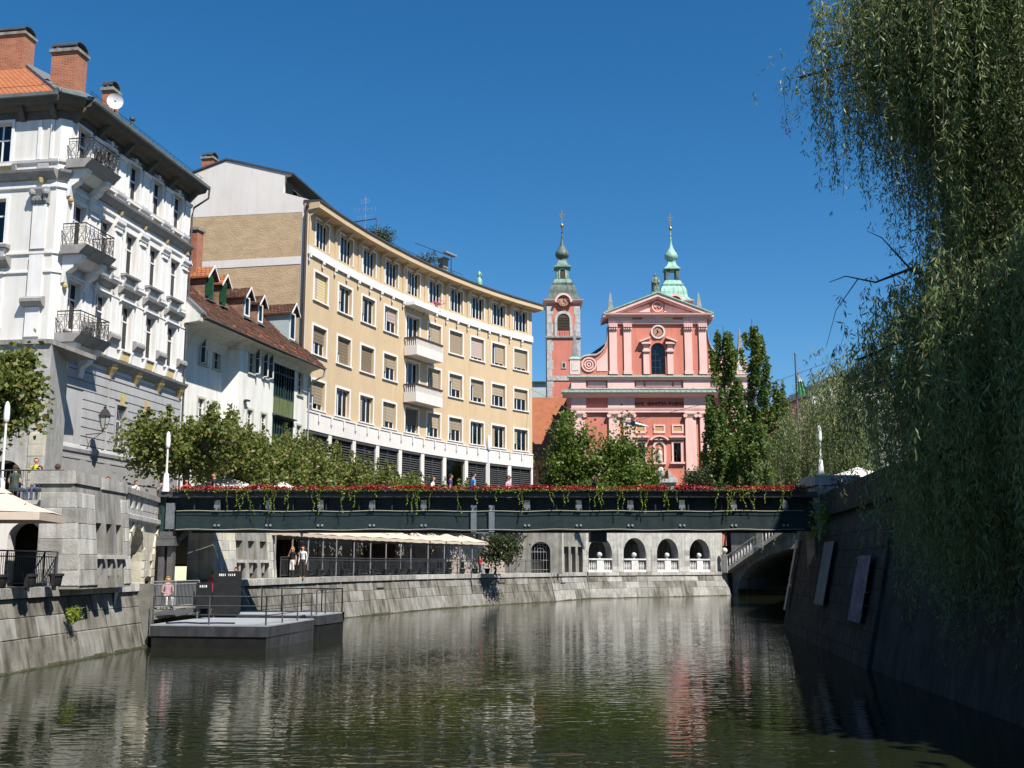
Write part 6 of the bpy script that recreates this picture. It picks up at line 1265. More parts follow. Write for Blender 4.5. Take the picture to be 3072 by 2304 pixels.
# ------------------------------------------------------------------ white lamp posts
def lamp(p, h, wide, label):
    t = thing('lamp_post', label, 'lamp post', p, 'white bullet-headed lamp posts')
    b = MB().lathe(p, [(.17 * wide, 0), (.15 * wide, .12), (.10 * wide, .75 * min(1, wide)), (.05, .8 * min(1, wide))], 10); b.part('base', 'lamp_white', t, smooth=True)
    MB().lathe((p[0], p[1], p[2] + .7 * min(1, wide)), [(.05, 0), (.038, h - 1.35)], 8).part('pole', 'lamp_white', t, smooth=True)
    MB().lathe((p[0], p[1], p[2] + h - .72), [(.04, 0), (.085, .04), (.1, .14), (.1, .2), (.105, .34), (.085, .58), (.05, .7), (.015, .74)], 10).part('lamp_head', 'lamp_white', t, smooth=True)
lamp((-14.72, 46.9, 6.08), 2.55, 1.0, 'white bullet-headed lamp post at the left end of the footbridge'); lamp((-1.06, 49.9, 5.2), 3.62, 1.25, 'white bullet-headed lamp post standing mid-span on the footbridge'); lamp((13.45, 47.9, 6.82), 2.2, .9, 'white bullet-headed lamp post on the stone pillar at the right bridge end'); lamp((-17.2, 37.15, 5.14), 3.35, 1.0, 'white bullet-headed lamp post on the terrace wall at the far left')
# ------------------------------------------------------------------ floating platforms with rails
def platform(label, P, zt, zb, hullm='pontoon_hull'):
    """P: deck outline (front-left, front-right, back-right, back-left)"""
    c = (sum(p[0] for p in P) / 4, sum(p[1] for p in P) / 4, 0); t = thing('floating_platform', label, 'floating platform', c, 'floating platforms'); ins = lambda p, k: (c[0] + (p[0] - c[0]) * k, c[1] + (p[1] - c[1]) * k)
    MB().hexa([(*p, zt - .05) for p in P] + [(*p, zt) for p in P]).part('deck', 'pontoon_deck', t)
    b = MB(); b.hexa([(*p, zt - .42) for p in P] + [(*p, zt - .052) for p in P]); b.part('hull_side', hullm, t); MB().hexa([(*ins(p, .975), zb) for p in P] + [(*ins(p, .985), zt - .421) for p in P]).part('hull', 'pontoon_black', t)
    return t
P1 = [(-13.35, 41.55), (-8.85, 40.8), (-8.1, 46.0), (-12.9, 46.9)]; P2 = [(-12.6, 47.2), (-8.0, 46.3), (-7.35, 49.3), (-11.7, 50.6)]
t1 = platform('grey floating platform with a bare deck and railings at the front of the landing', P1, .84, -.3); t2 = platform('second grey floating platform moored behind the first', P2, .98, -.3)
MB().hexa([(-8.9, 40.82, -.1), (-8.12, 46.0, -.1), (-8.2, 46.0, -.1), (-9, 40.9, -.1), (-8.845, 40.81, .79), (-8.095, 45.99, .79), (-8.2, 46.0, .79), (-8.95, 40.9, .79)]).part('side_plate', 'pontoon_hull', t1)
def railing(name, label, pts, h, nb, rails, r=.022, m='rail_metal', group=None, posts=None, barh=(.12, .95), top=.025, loc=None, parent=None):
    """pts: polyline of floor points; nb: bars per metre (0 for none)"""
    t = parent or thing(name, label, 'railing', loc or pts[0], group); pb = []; tp = MB(); b = MB()
    for p, q in zip(pts, pts[1:]):
        L = dist(p, q); n = max(1, round(L / (posts or 2.0))); lerp = lambda k, z: (p[0] + (q[0] - p[0]) * k, p[1] + (q[1] - p[1]) * k, p[2] + (q[2] - p[2]) * k + z)
        for i in range(n + 1): pb.append(MB().tube([lerp(i / n, -.06), lerp(i / n, h)], r, 6))
        tp.tube([lerp(0, h), lerp(1, h)], top, 5)
        for z in rails: tp.tube([lerp(0, z), lerp(1, z)], top * .7, 4)
        if nb:
            for i in range(int(L * nb)): b.tube([lerp((i + .5) / (L * nb), h * barh[0]), lerp((i + .5) / (L * nb), h * barh[1])], r * .42, 3)
    for x in pb: x.part('post', m, t)
    tp.part('rail', m, t)
    if nb: b.part('bar', m, t, kind='stuff')
    return t
z3 = lambda p, z: (p[0], p[1], z)
railing('railing', '', [z3((-13.3, 41.65), .84), z3((-8.95, 40.9), .84), z3((-8.2, 45.95), .84)], 1.02, 0, (.35, .68), .03, parent=t1, posts=2.0); railing('railing', '', [z3((-8.08, 46.4), .98), z3((-7.45, 49.2), .98), z3((-11.2, 50.2), .98)], 1.0, 0, (), .03, parent=t2, posts=1.0)
MB().tube([(-12.9, 41.9, .87), (-12.2, 42.1, .88), (-11.6, 41.8, .87), (-11.0, 42.0, .87), (-10.3, 41.8, .87)], .03, 5).solo('mooring_rope', 'cloth_navy', 'dark rope lying loose on the front floating platform', 'rope', loc=(-12, 42, .85))
# landing railing, boards and little stair
railing('railing', 'light metal landing railing of close vertical bars beside the black boards', [(-13.75, 42.5, 1.25), (-12.95, 46.3, 1.25)], 1.12, 9, (.16, 1.0), .028, 'light_metal', posts=1.9)
railing('railing', 'short light metal railing at the top of the landing steps', [(-12.6, 48.4, 1.6), (-12.4, 49.8, 1.6)], .95, 7, (.16,), .026, 'light_metal', posts=.7)
gw = along((-13.1, 46.0), (-12.3, 49.8)); MB().box(along((-13.75, 42.5), (-12.95, 46.3)), 0, 3.9, -.3, .08, 1.08, 1.24).solo('deck_edge', 'grey_metal', 'metal edge beam of the landing deck under the light railing', 'beam', loc=(-13.4, 44, 1.1))
def board(p, w, h, z, label) :
    f = Fr(p[0], p[1], .95, .3); t = thing('menu_board', label, 'board', (p[0], p[1], z)); MB().box(f, 0, w, -.08, 0, z, z + h).part('panel', 'sign_black', t)
    k = MB(); [k.box(f, w * .2 + i * .075, w * .2 + i * .075 + random.uniform(.03, .055), .002, .006, z + h - .2, z + h - .11) for i in range(int(w * .6 / .075)) if i % 5 != 4]; k.part('lettering', 'cloth_white', t); b = MB(); [b.box(f, a, a + .06, -.3, -.09, z - .5, z + h * .7) for a in (.05, w - .11)]; b.part('leg', 'grey_metal', t)
board((-12.85, 45.6), .62, 1.05, 1.25, 'black board with small white writing on the landing, left and lower of two'); board((-12.45, 46.6), 1.15, 1.75, 1.0, 'taller black board with white writing on the landing, right of the other')
b = MB()
for k in range(4): b.box(gw, 2.7 + k * .25, 3.9, -.7, .05, .9 + k * .3, 1.15 + k * .3)
b.solo('landing_steps', 'stone', 'few worn stone steps leading up from the platforms to the promenade', 'steps', loc=(-12.5, 49, 1))
# ------------------------------------------------------------------ promenade railings, pots, parasols
railing('railing', 'dark railing of close bars round the terrace with the cream market umbrella at the left', [(-14.75, 27.5, PZ), (-14.35, 34.2, PZ), (-14.32, 35.1, PZ)], 1.06, 9, (.12, .9), .03, posts=2.0)
MB().tube([(-14.46, 33.3, PZ + .15), (-14.38, 34.3, PZ + 1.0)], .025, 5).solo('brace_bar', 'rail_metal', 'slanting brace bar at the end of the left terrace railing', 'bar', loc=(-14.5, 33.5, PZ))
cr_ = offset(WM, 1.05)
def along_poly(P, s):
    for p, q in zip(P, P[1:]):
        L = dist(p, q)
        if s <= L: k = s / L; return (p[0] + (q[0] - p[0]) * k, p[1] + (q[1] - p[1]) * k), along(p, q)
        s -= L
    return P[-1], along(P[-2], P[-1])
CL = sum(dist(p, q) for p, q in zip(cr_, cr_[1:]))
sa = 7.6; pts = [along_poly(cr_, s)[0] for s in np.linspace(sa, CL - .4, 16)]
railing('railing', 'long grey railing of close bars along the cafe terrace edge', [z3(p, PZ) for p in pts], 1.06, 6, (.12, .92), .026, posts=2.2)
PP = None
def potp(p, label, group):
    global PP
    if PP is None:
        t = thing('flower_pot', label, 'flower pot', (0, 0, 0), group); MB().lathe((0, 0, 0), [(.13, 0), (.15, .02), (.2, .3), (.235, .31), (.24, .38), (.2, .385), (.19, .33)], 10).part('pot', 'pot_black', t, smooth=True); MB().lathe((0, 0, 0), [(.19, .3), (.02, .345)], 10).part('soil', 'stone_joint', t)
        h = MB(); h.box(WF, -.05, .05, .2, .24, .0, .36); h.box(WF, -.04, .04, .05, .2, -.12, -.0); h.part('hanger', 'pot_black', t); PP = t; o = t
    else: o = copy_tree(PP)
    o.location = p; o['label'] = label; o['group'] = group
for k, (p, l) in enumerate([((-14.2, 31.0), 'black plastic flower pot at the far left end of the quay edge'), ((-14.07, 32.6), 'black plastic flower pot on the quay edge, middle of the left three'), ((-13.95, 34.2), 'black plastic flower pot on the quay edge below the end of the left railing')]): potp((*p, PZ + .01), l, 'black flower pots on the quay edge')
ed = offset(WM, .72)
NPOT = 16; ORD = 'first second third fourth fifth sixth seventh eighth ninth tenth eleventh twelfth thirteenth fourteenth fifteenth sixteenth'.split()
for k in range(NPOT):
    q, f = along_poly(ed, 8.6 + k * 1.93); potp((*q, PZ + .01), 'black flower pot on the quay edge, ' + ORD[k] + ' from the left along the cafe railing', 'black flower pots along the cafe railing')
# cafe canopies: a row of square parasols, one pole each
TP = None
CO = offset(WM, 3.0)
for k in range(14):
    q, f = along_poly(CO, 8.2 + k * 2.3)
    if TP is None:
        t = thing('cafe_parasol', '', 'parasol', (0, 0, 0), 'cream parasols over the cafe terrace'); L_ = WF; b = MB(); hw, hd, ze, zp = 1.24, 2.0, 2.36, 3.02
        cs = [(-hw, -hd, ze), (hw, -hd, ze), (hw, hd, ze), (-hw, hd, ze)]; n = 4
        for i in range(4):
            p0, p1 = Vector(cs[i]), Vector(cs[(i + 1) % 4]); ap = Vector((0, 0, zp)); m0 = (p0 + p1) / 2 + Vector((0, 0, .05))
            c0_, c1_ = p0.lerp(ap, .5) - Vector((0, 0, .05)), p1.lerp(ap, .5) - Vector((0, 0, .05)); b.poly([p0, m0, c0_]); b.poly([m0, p1, c1_]); b.poly([m0, c1_, c0_]); b.poly([c0_, c1_, ap])
        b.part('canopy', 'canvas_cream', t); v = MB()
        for i in range(4):
            p0, p1 = Vector(cs[i]), Vector(cs[(i + 1) % 4])
            for j in range(4): a_, c_ = p0.lerp(p1, j / 4), p0.lerp(p1, (j + 1) / 4); dz = Vector((0, 0, .17 + .02 * (j % 2))); v.poly([a_, c_, c_ - dz, a_ - dz])
        v.part('valance', 'canvas_cream', t); w = MB(); w.tube([(0, 0, 0), (0, 0, zp)], .03, 6); w.part('centre_pole', 'timber_dark', t)
        w = MB(); w.tube([(-hw + .04, -hd + .12, 0), (-hw + .04, -hd + .12, ze + .02)], .042, 6); w.part('front_post', 'light_metal', t); TP = t; o = t
    else: o = copy_tree(TP)
    o.location = (*q, PZ); o.rotation_euler = (0, 0, f.rz); o['label'] = ORD[k] + ' cream square parasol from the left in the row over the cafe terrace' if 0 < k < 13 else ('last cream parasol at the right end of the cafe row' if k else 'first cream parasol at the left end of the cafe row')
# timber back screens of the cafe
for k in range(7):
    q, f = along_poly(offset(WM, 5.3), 7.0 + k * 3.75); b = MB()
    for i in range(9): b.box(f, i * .415, i * .415 + .4, 0, .04 + .015 * (i % 2), PZ, PZ + 2.35)
    t = thing('cafe_screen', ORD[k] + ' dark timber screen from the left behind the cafe parasols', 'screen', (*q, PZ), 'timber screens of the cafe'); b.pieces('board', 'timber_dark', t)
# side curtains of the cafe and dim tables
for k in range(9):
    q, f = along_poly(offset(WM, 2.6), 9.6 + k * 3.4); t = thing('cafe_table', 'small round cafe table, ' + ORD[k] + ' from the left under the row of parasols', 'table', (*q, PZ), 'cafe tables under the parasols'); MB().lathe((*q, PZ), [(.2, 0), (.2, .03), (.03, .05), (.03, .7)], 8).part('stand', 'grey_metal', t); MB().lathe((*q, PZ + .7), [(.38, 0), (.38, .035)], 12).part('tabletop', 'cloth_grey', t)
    for sd in (-1, 1):
        c_, g_ = along_poly(offset(WM, 2.75), 9.6 + k * 3.4 + sd * .8); t = thing('cafe_chair', 'dark cafe chair to the ' + ('left' if sd < 0 else 'right') + ' of the ' + ORD[k] + ' cafe table under the parasols', 'chair', (*c_, PZ), 'cafe chairs under the parasols'); ff = Fr(c_[0], c_[1], -g_.n[0] * 0 + g_.t[0], g_.t[1]); MB().box(ff, -.2, .2, -.2, .2, PZ + .42, PZ + .46).part('seat', 'cloth_dark', t); MB().box(ff, sd * .18 - .02, sd * .18 + .02, -.2, .2, PZ + .461, PZ + .9).part('backrest', 'cloth_dark', t); lg = MB(); [lg.tube([ff.p(a, d, PZ), ff.p(a, d, PZ + .42)], .015, 4) for a in (-.18, .18) for d in (-.18, .18)]; lg.part('legs', 'grey_metal', t)
def parasol(p, hw, h, rise, m, label, group=None, rz=0, flap=.2, poles=((0, 0),)):
    t = thing('market_umbrella', label, 'parasol', p, group); c = [(p[0] + hw * (math.cos(rz) * x - math.sin(rz) * y), p[1] + hw * (math.sin(rz) * x + math.cos(rz) * y), p[2] + h) for x, y in ((-1, -1), (1, -1), (1, 1), (-1, 1))]; ap = Vector((p[0], p[1], p[2] + h + rise)); b = MB(); v = MB()
    for i in range(4):
        p0, p1 = Vector(c[i]), Vector(c[(i + 1) % 4]); m0 = (p0 + p1) / 2 + Vector((0, 0, .04)); c0_, c1_ = p0.lerp(ap, .5) - Vector((0, 0, .06)), p1.lerp(ap, .5) - Vector((0, 0, .06)); b.poly([p0, m0, c0_]); b.poly([m0, p1, c1_]); b.poly([m0, c1_, c0_]); b.poly([c0_, c1_, ap])
        for j in range(4): a_, c_ = p0.lerp(p1, j / 4), p0.lerp(p1, (j + 1) / 4); dz = Vector((0, 0, flap)); v.poly([a_, c_, c_ - dz, a_ - dz])
    b.part('canopy', m, t); v.part('valance', m, t); MB().lathe((ap[0], ap[1], ap[2] - .12), [(hw * .22, 0), (.05, .16)], 8).part('vent_cap', m, t)
    k = MB(); [k.tube([(p[0] + a, p[1] + d, p[2]), (p[0] + a, p[1] + d, p[2] + h + rise * .9)], .035, 6) for a, d in poles]; k.part('pole', 'timber_dark', t)
    k = MB(); [k.tube([tuple(Vector((p[0], p[1], p[2] + h - .1))), tuple(Vector(q).lerp(ap, .35))], .014, 4) for q in c]; k.part('strut', 'timber_dark', t); return t
parasol((-14.95, 32.3, PZ), 1.5, 2.12, .72, 'canvas_cream', 'cream market umbrella over the terrace at the far left', rz=.15, flap=.22)
parasol((-14.7, 56.2, GZ), 2.05, 1.72, .78, 'canvas_white', 'large white market umbrella on the street behind the bald man on the bridge', rz=.5); parasol((-12.5, 60.0, GZ), 1.7, 1.75, .7, 'canvas_white', 'white market umbrella under the plane trees, right of the larger one', rz=.35)
parasol((18.2, 58.0, GZ), 2.3, 2.35, .7, 'canvas_white', 'white market umbrella glimpsed under the dark willow on the right bank', rz=.2)
MB().box(Fr(14.9, 52.5, 1, .1), 0, 3.4, -.1, 0, 6.55, 6.65).solo('terrace_rail', 'frame_white', 'thin white rail on the right bank terrace behind the stone pillar', 'rail', loc=(15, 52.5, 6.5))
# suspended street light and its wire in front of the church
SL = (10.75, 96.0, 15.25); t = thing('street_light', 'spindle-shaped silver street light hanging on a wire in front of the church', 'street light', SL); f = Fr(SL[0], SL[1], .97, -.2); b = MB(); pr_ = [(.02, -1.25), (.09, -.85), (.2, -.4), (.25, -.05), (.23, .2), (.15, .6), (.08, .95), (.02, 1.25)]; n = 10
for r_, a in pr_:
    for k in range(n): b.v.append(f.p(a, r_ * math.cos(2 * math.pi * k / n), SL[2] - .22 * a + r_ * .9 * math.sin(2 * math.pi * k / n)))
for j in range(len(pr_) - 1):
    for k in range(n): q = (k + 1) % n; b.f.append((j * n + k, j * n + q, (j + 1) * n + q, (j + 1) * n + k))
b.part('housing', 'light_metal', t, smooth=True); b = MB(); b.v = [f.p(-.1 + .22 * math.cos(k * math.pi / 6), .34, SL[2] + .02 + .22 * math.sin(k * math.pi / 6)) for k in range(12)] + [f.p(-.1 + .22 * math.cos(k * math.pi / 6), .2, SL[2] + .02 + .22 * math.sin(k * math.pi / 6)) for k in range(12)]; b.f = [tuple(range(12))] + [(k, 12 + k, 12 + (k + 1) % 12, (k + 1) % 12) for k in range(12)]; b.part('lens', 'sign_black', t)
MB().tube([(1.9, 112.6, 21), (6.5, 103, 17.0), (10.75, 96, 15.5), (19, 93, 17.2), (30, 90, 21)], .022, 3).solo('overhead_wire', 'grey_metal', 'thin wire carrying the hanging street light across the church front', 'wire', loc=(10, 96, 15.6))
# ------------------------------------------------------------------ trees
def put(name, me, parent, kind=None):
    o = bpy.data.objects.new(name, me); COL.objects.link(o); o.parent = parent
    if kind: o['kind'] = kind
    return o
def clumped(centre, rad, n, ncl, spread, fill=.55, squash=1.0, up=.25):
    """leaf centres and directions: leaves gathered in clumps through an uneven ellipsoid"""
    c = np.asarray(centre); rad = np.asarray(rad); d = rng.normal(size=(ncl, 3)); d /= np.linalg.norm(d, axis=1, keepdims=True); r = rng.uniform(fill, 1.0, (ncl, 1)) * rng.uniform(.75, 1.12, (ncl, 1))
    K = c + d * r * rad; k = rng.integers(0, ncl, n); sz = rng.uniform(.55, 1.3, ncl)[k][:, None]
    P = K[k] + rng.normal(size=(n, 3)) * spread * sz * np.array([1, 1, squash]); A = rng.normal(size=(n, 3)) * .8 + (P - c) / rad * .5 + [0, 0, up - .3]
    return P, A, K
def trunkmesh(base, h, r0, limbs, m='bark', sway=.1):
    b = MB(); x, y, z = base; pts = [(x + sway * math.sin(i * 1.3), y + sway * math.cos(i * 1.7), z + h * i / 5) for i in range(6)]; b.tube(pts, [r0 * 1.25] + [r0 * (1 - .13 * i) for i in range(1, 6)], 8); top = pts[-1]
    for q in limbs:
        s = pts[random.choice((3, 4, 5))]; mid = ((s[0] + q[0]) / 2 + random.uniform(-.2, .2), (s[1] + q[1]) / 2 + random.uniform(-.2, .2), (s[2] + q[2]) / 2 + .25); b.tube([s, mid, tuple(q)], [r0 * .5, r0 * .32, r0 * .1], 5)
    return b
def tree(base, crown, label, cat='tree', name='tree', leaf='leaf_tree', n=9000, ncl=60, L=.26, W=.17, spread=.5, r0=.2, trunk_h=None, group=None, fill=.5, bark='bark', squash=1.0, extra=None):
    c, rad = crown; t = thing(name, label, cat, base, group); P, A, K = clumped(c, rad, n, ncl, spread, fill, squash)
    if extra is not None: P = np.concatenate([P, extra[0]]); A = np.concatenate([A, extra[1]])
    put('crown', leafmesh('crown', P, A, rng.uniform(.7, 1.25, len(P)) * L, rng.uniform(.7, 1.25, len(P)) * W, leaf, base), t)
    ks = K[rng.choice(len(K), min(14, len(K)), False)]; trunkmesh(base, (trunk_h or c[2] - base[2]), r0, [tuple(np.asarray(c) * .25 + k * .75) for k in ks], bark).part('trunk', bark, t); return t
# row of clipped plane trees with upright shoots along the street edge
def plane(base, hx, zlo, zhi, label, n=6500, seed=0, hy=None):
    random.seed(seed); t = thing('plane_tree', label, 'tree', base, 'clipped plane trees along the street'); hy = hy or hx * .9; x, y, z = base; m = int(n * .72)
    ncl = 46; K = np.stack([x + rng.uniform(-hx, hx, ncl), y + rng.uniform(-hy, hy, ncl), rng.uniform(zlo + .3, zhi - .7, ncl)], 1); k = rng.integers(0, ncl, m); P = [K[k] + rng.normal(size=(m, 3)) * [.42, .42, .36]]; A = [rng.normal(size=(m, 3)) + [0, 0, -.2]]
    b = MB(); top = (x, y, zlo + .5); ns = 30
    for s in range(ns):
        a, c = x + rng.uniform(-hx, hx) * 1.05, y + rng.uniform(-hy, hy); h = zhi - .9 + rng.uniform(-.5, 2.0) * (1 - .4 * abs(a - x) / hx); mm = int(n * .28 / ns); tt = rng.uniform(0, 1, mm); z0_ = zhi - 1.4
        P.append(np.stack([a + rng.normal(0, .2, mm) * (1.25 - tt), c + rng.normal(0, .2, mm) * (1.25 - tt), z0_ + (h - z0_) * tt], 1)); A.append(rng.normal(size=(mm, 3)) + [0, 0, .3]); b.tube([(x + (a - x) * .4, y + (c - y) * .4, zlo + .8), (a, c, z0_), (a + .03, c, h)], [.05, .03, .01], 4)
    b.tube([(x, y, z), (x + .04, y, z + (zlo - z) * .5), (x, y, zlo + .2), (x, y, zlo + 1.6)], [.2, .16, .17, .1], 8)
    for s in range(9): a = 2 * math.pi * s / 9; b.tube([top, (x + hx * .5 * math.cos(a), y + hy * .5 * math.sin(a), zlo + .9), (x + hx * .85 * math.cos(a), y + hy * .85 * math.sin(a), zlo + 1.3)], [.09, .06, .03], 5)
    P = np.concatenate(P); A = np.concatenate(A); put('crown', leafmesh('crown', P, A, rng.uniform(.14, .27, len(P)), rng.uniform(.12, .21, len(P)), 'leaf_plane', base), t); b.part('trunk', 'plane_bark', t); return t
PLT = offset([(-14.7, 52.0)] + WM[1:], 0)
row = [(-15.75, 53.2, 2.3, 7.25, 10.3), (-14.95, 57.8, 2.2, 7.1, 10.4), (-13.9, 62.0, 2.2, 6.9, 10.3), (-13.0, 66.5, 2.2, 6.7, 10.3), (-11.8, 71.0, 2.2, 6.6, 10.0), (-10.5, 75.3, 2.2, 6.5, 9.8), (-8.9, 79.5, 2.2, 6.4, 9.5), (-7.1, 83.4, 2.2, 6.3, 9.3), (-5.1, 87.2, 2.2, 6.2, 9.2), (-2.9, 90.8, 2.2, 6.1, 9.1), (-.6, 94.4, 2.2, 6.0, 8.9), (1.9, 97.6, 2.2, 6.0, 8.8)]
names = ['first plane tree of the row, with a bare trunk at the left bridge end', 'second clipped plane tree of the row, before the low white house', 'third clipped plane tree of the row, behind the white market umbrellas', 'fourth clipped plane tree of the row, below the green glazed bay', 'fifth clipped plane tree of the row, at the start of the yellow block', 'sixth clipped plane tree of the row, before the louvred ground floor', 'seventh clipped plane tree of the row, left of the people on the bridge', 'eighth clipped plane tree of the row, below the yellow balconies', 'ninth clipped plane tree of the row, behind the woman with long brown hair', 'tenth clipped plane tree of the row, behind the man in the blue shirt', 'eleventh clipped plane tree of the row, behind the mid-span lamp post', 'last clipped plane tree of the row, at the right end of the yellow block']
for i, ((x, y, hx, zl, zh), lb) in enumerate(zip(row, names)): plane((x, y, GZ), hx, zl, zh, lb, 9500 if i == 0 else 7000, 100 + i)
# tree at the left edge and trees before the church
tree((-20.2, 40.6, GZ), ((-19.35, 40.6, 9.2), (1.75, 1.7, 1.95)), 'dense green tree cut by the left edge of the photo, before the stone porch', leaf='leaf_plane', n=9000, ncl=50, L=.24, W=.18, spread=.33, r0=.22, fill=.35)
tree((6.6, 116, GZ), ((6.2, 116, 12.8), (4.0, 3.2, 6.6)), 'tall bushy tree directly right of the yellow block, before the orange roof', leaf='leaf_tree', n=15000, ncl=80, L=.36, W=.26, spread=.62, r0=.25, fill=.35, group='trees before the church')
tree((11.2, 112, GZ), ((11.5, 112, 11.4), (3.8, 3.2, 6.0)), 'bushy tree reaching up the left pilasters of the church', leaf='leaf_tree', n=15000, ncl=80, L=.36, W=.26, spread=.62, r0=.25, fill=.35, group='trees before the church')
tree((9.0, 108, GZ), ((9.0, 108, 8.2), (5.2, 2.4, 3.2)), 'low broad tree before the two bushy trees at the church front', leaf='leaf_tree', n=8000, ncl=50, L=.32, W=.24, spread=.6, r0=.2, fill=.35, group='trees before the church')
tree((19.9, 118, GZ), ((19.9, 118, 10.9), (2.0, 1.9, 2.6)), 'small dark tree before the right side of the church portal', leaf='leaf_dark', n=4200, ncl=36, L=.3, W=.16, spread=.42, r0=.12, fill=.4, group='trees before the church')
tree((22.4, 117, GZ), ((22.4, 117, 9.4), (1.6, 1.6, 2.4)), 'small dark shrubby tree left of the poplars', leaf='leaf_dark', n=3200, ncl=30, L=.3, W=.16, spread=.42, r0=.1, fill=.4, group='trees before the church')
tree((15.6, 120, GZ), ((15.2, 120, 7.6), (3.0, 1.6, 1.3)), 'low bright bush at the foot of the church portal', 'bush', 'bush', 'leaf_lime', n=2600, ncl=30, L=.26, W=.18, spread=.4, r0=.06, fill=.4)
# lombardy poplars
def poplar(base, h, w, label, n=9000):
    t = thing('poplar_tree', label, 'tree', base, 'columnar poplars right of the church'); x, y, z = base; P, A = [], []; b = MB(); b.tube([(x, y, z), (x, y, z + h * .5), (x + .1, y, z + h * .96)], [.3, .2, .03], 7); nb = 70
    for i in range(nb):
        t0 = (i + .5) / nb * .86; a = rng.uniform(0, 6.28); zz = z + h * t0 * .95 + .6; rr = w * (1 - max(0, t0 - .45) / .55 * .8) * (.55 + .45 * min(1, t0 / .15)) * rng.uniform(.55, 1.05); L_ = rng.uniform(2.2, 4.2) * (1.1 - .5 * t0); p0 = np.array([x, y, zz]); p1 = np.array([x + rr * math.cos(a), y + rr * math.sin(a), zz + L_ * .75]); p2 = p1 + [.15 * math.cos(a), .15 * math.sin(a), L_ * .45]
        if p2[2] > z + h: p2[2] = z + h
        m = n // nb; tt = rng.uniform(.25, 1.05, (m, 1)); q = np.where(tt < .6, p0 + (p1 - p0) * tt / .6, p1 + (p2 - p1) * (tt - .6) / .4); P.append(q + rng.normal(0, 1, (m, 3)) * [.27, .27, .33] * (1.15 - .7 * np.clip(tt, 0, 1))); A.append(rng.normal(size=(m, 3)) + [0, 0, .4]); b.tube([p0, p1, p2], [.06, .035, .01], 4)
    P = np.concatenate(P); A = np.concatenate(A); put('crown', leafmesh('crown', P, A, rng.uniform(.26, .42, len(P)), rng.uniform(.2, .32, len(P)), 'leaf_poplar', base), t); b.part('trunk', 'bark', t)
poplar((24.2, 124, GZ), 26.2, 2.5, 'tall columnar poplar hiding the right corner of the church', 15000); poplar((22.6, 121, GZ), 15, 1.9, 'shorter columnar poplar at the foot of the tall one, nearest the portal', 7000); poplar((28.2, 127, GZ), 27.8, 2.5, 'tallest columnar poplar, right of the church corner', 15000); poplar((26.4, 119, GZ), 13, 1.7, 'bushy low poplar between the two tall ones', 6000); poplar((31.5, 128, GZ), 19.5, 1.5, 'small columnar poplar right of the two tall ones', 5000)
# weeping willows: limbs, hanging strands, narrow leaves
def willow(base, limbs, label, per_limb, leaf_n, Lf, Wf, trunk, group=None, zmin=.4, thick=1.0):
    """limbs: (points, strand lengths (lo,hi), spread, count)"""
    t = thing('willow_tree', label, 'tree', base, group); tr = MB(); tr.tube(trunk[0], trunk[1], 9); C, A, LL_, tw = [], [], [], MB(); ns = 0
    for pts, (l0, l1), spr, cnt in limbs:
        pts = [np.array(p, float) for p in pts]; tr.tube(pts, [x * thick for x in (.11, .085, .06, .03)], 5)
        seg = np.array([np.linalg.norm(q - p) for p, q in zip(pts, pts[1:])]); cum = np.concatenate([[0], np.cumsum(seg)]); tot = cum[-1]
        ncl = max(3, cnt // 9); cl = rng.uniform(.12, 1.0, ncl); co = rng.normal(0, spr, (ncl, 3)) * [1, 1, .35]
        for s in range(cnt):
            g = rng.integers(0, ncl); u = np.clip(cl[g] + rng.normal(0, .05), 0, 1) * tot; i = min(np.searchsorted(cum, u, 'right') - 1, len(seg) - 1); p = pts[i] + (pts[i + 1] - pts[i]) * ((u - cum[i]) / seg[i]) + co[g] + rng.normal(0, .22, 3) + [0, 0, .25 * thick]
            Ls = rng.uniform(l0, l1) * rng.uniform(.55, 1); Ls = min(Ls, p[2] - zmin)
            if Ls < .5: continue
            out = rng.normal(0, .3, 2) + co[g][:2] * .25; n = int(Ls * leaf_n); tt = np.sort(rng.uniform(0, 1, n)); arch_ = np.minimum(tt * Ls / .9, 1); q = np.stack([p[0] + out[0] * arch_ + .10 * np.sin(tt * 4 + s), p[1] + out[1] * arch_ + .10 * np.cos(tt * 3 + s), p[2] + .22 * np.sin(arch_ * math.pi) * (1 - tt) - Ls * tt], 1)
            d = rng.normal(size=(n, 3)) * .55 + [0, 0, -1.0]; d /= np.linalg.norm(d, axis=1, keepdims=True); C.append(q + d * Lf * .5 + rng.normal(0, .015, (n, 3))); A.append(d); LL_.append(rng.uniform(.65, 1.2, n) * (1 - .35 * tt))
            if s % 5 == 0 and n > 8: tw.tube(q[::max(1, n // 7)], .005, 3)
    C = np.concatenate(C); A = np.concatenate(A); K = np.concatenate(LL_); put('crown', leafmesh('crown', C, A, K * Lf, K * Wf, 'leaf_willow', base), t); tr.part('trunk', 'bark', t); tw.part('twig', 'twig', t, kind='stuff'); return t
random.seed(5); T0 = (13.6, 26.6); TB = (T0[0], T0[1], GZ)
lim = []
def limb(p2, ln, spr, cnt, z0=None):
    z0 = z0 or p2[2] - 4.5; m = lambda k, up: (T0[0] + (p2[0] - T0[0]) * k, T0[1] + (p2[1] - T0[1]) * k, z0 + (p2[2] - z0) * min(1, k * 1.25) + up)
    lim.append(([(T0[0], T0[1], z0), m(.4, .5), m(.75, .9), p2], ln, spr, int(cnt * (1.7 if p2[2] < 13 else 1.9 if p2[0] < 9.5 else 1.4))))
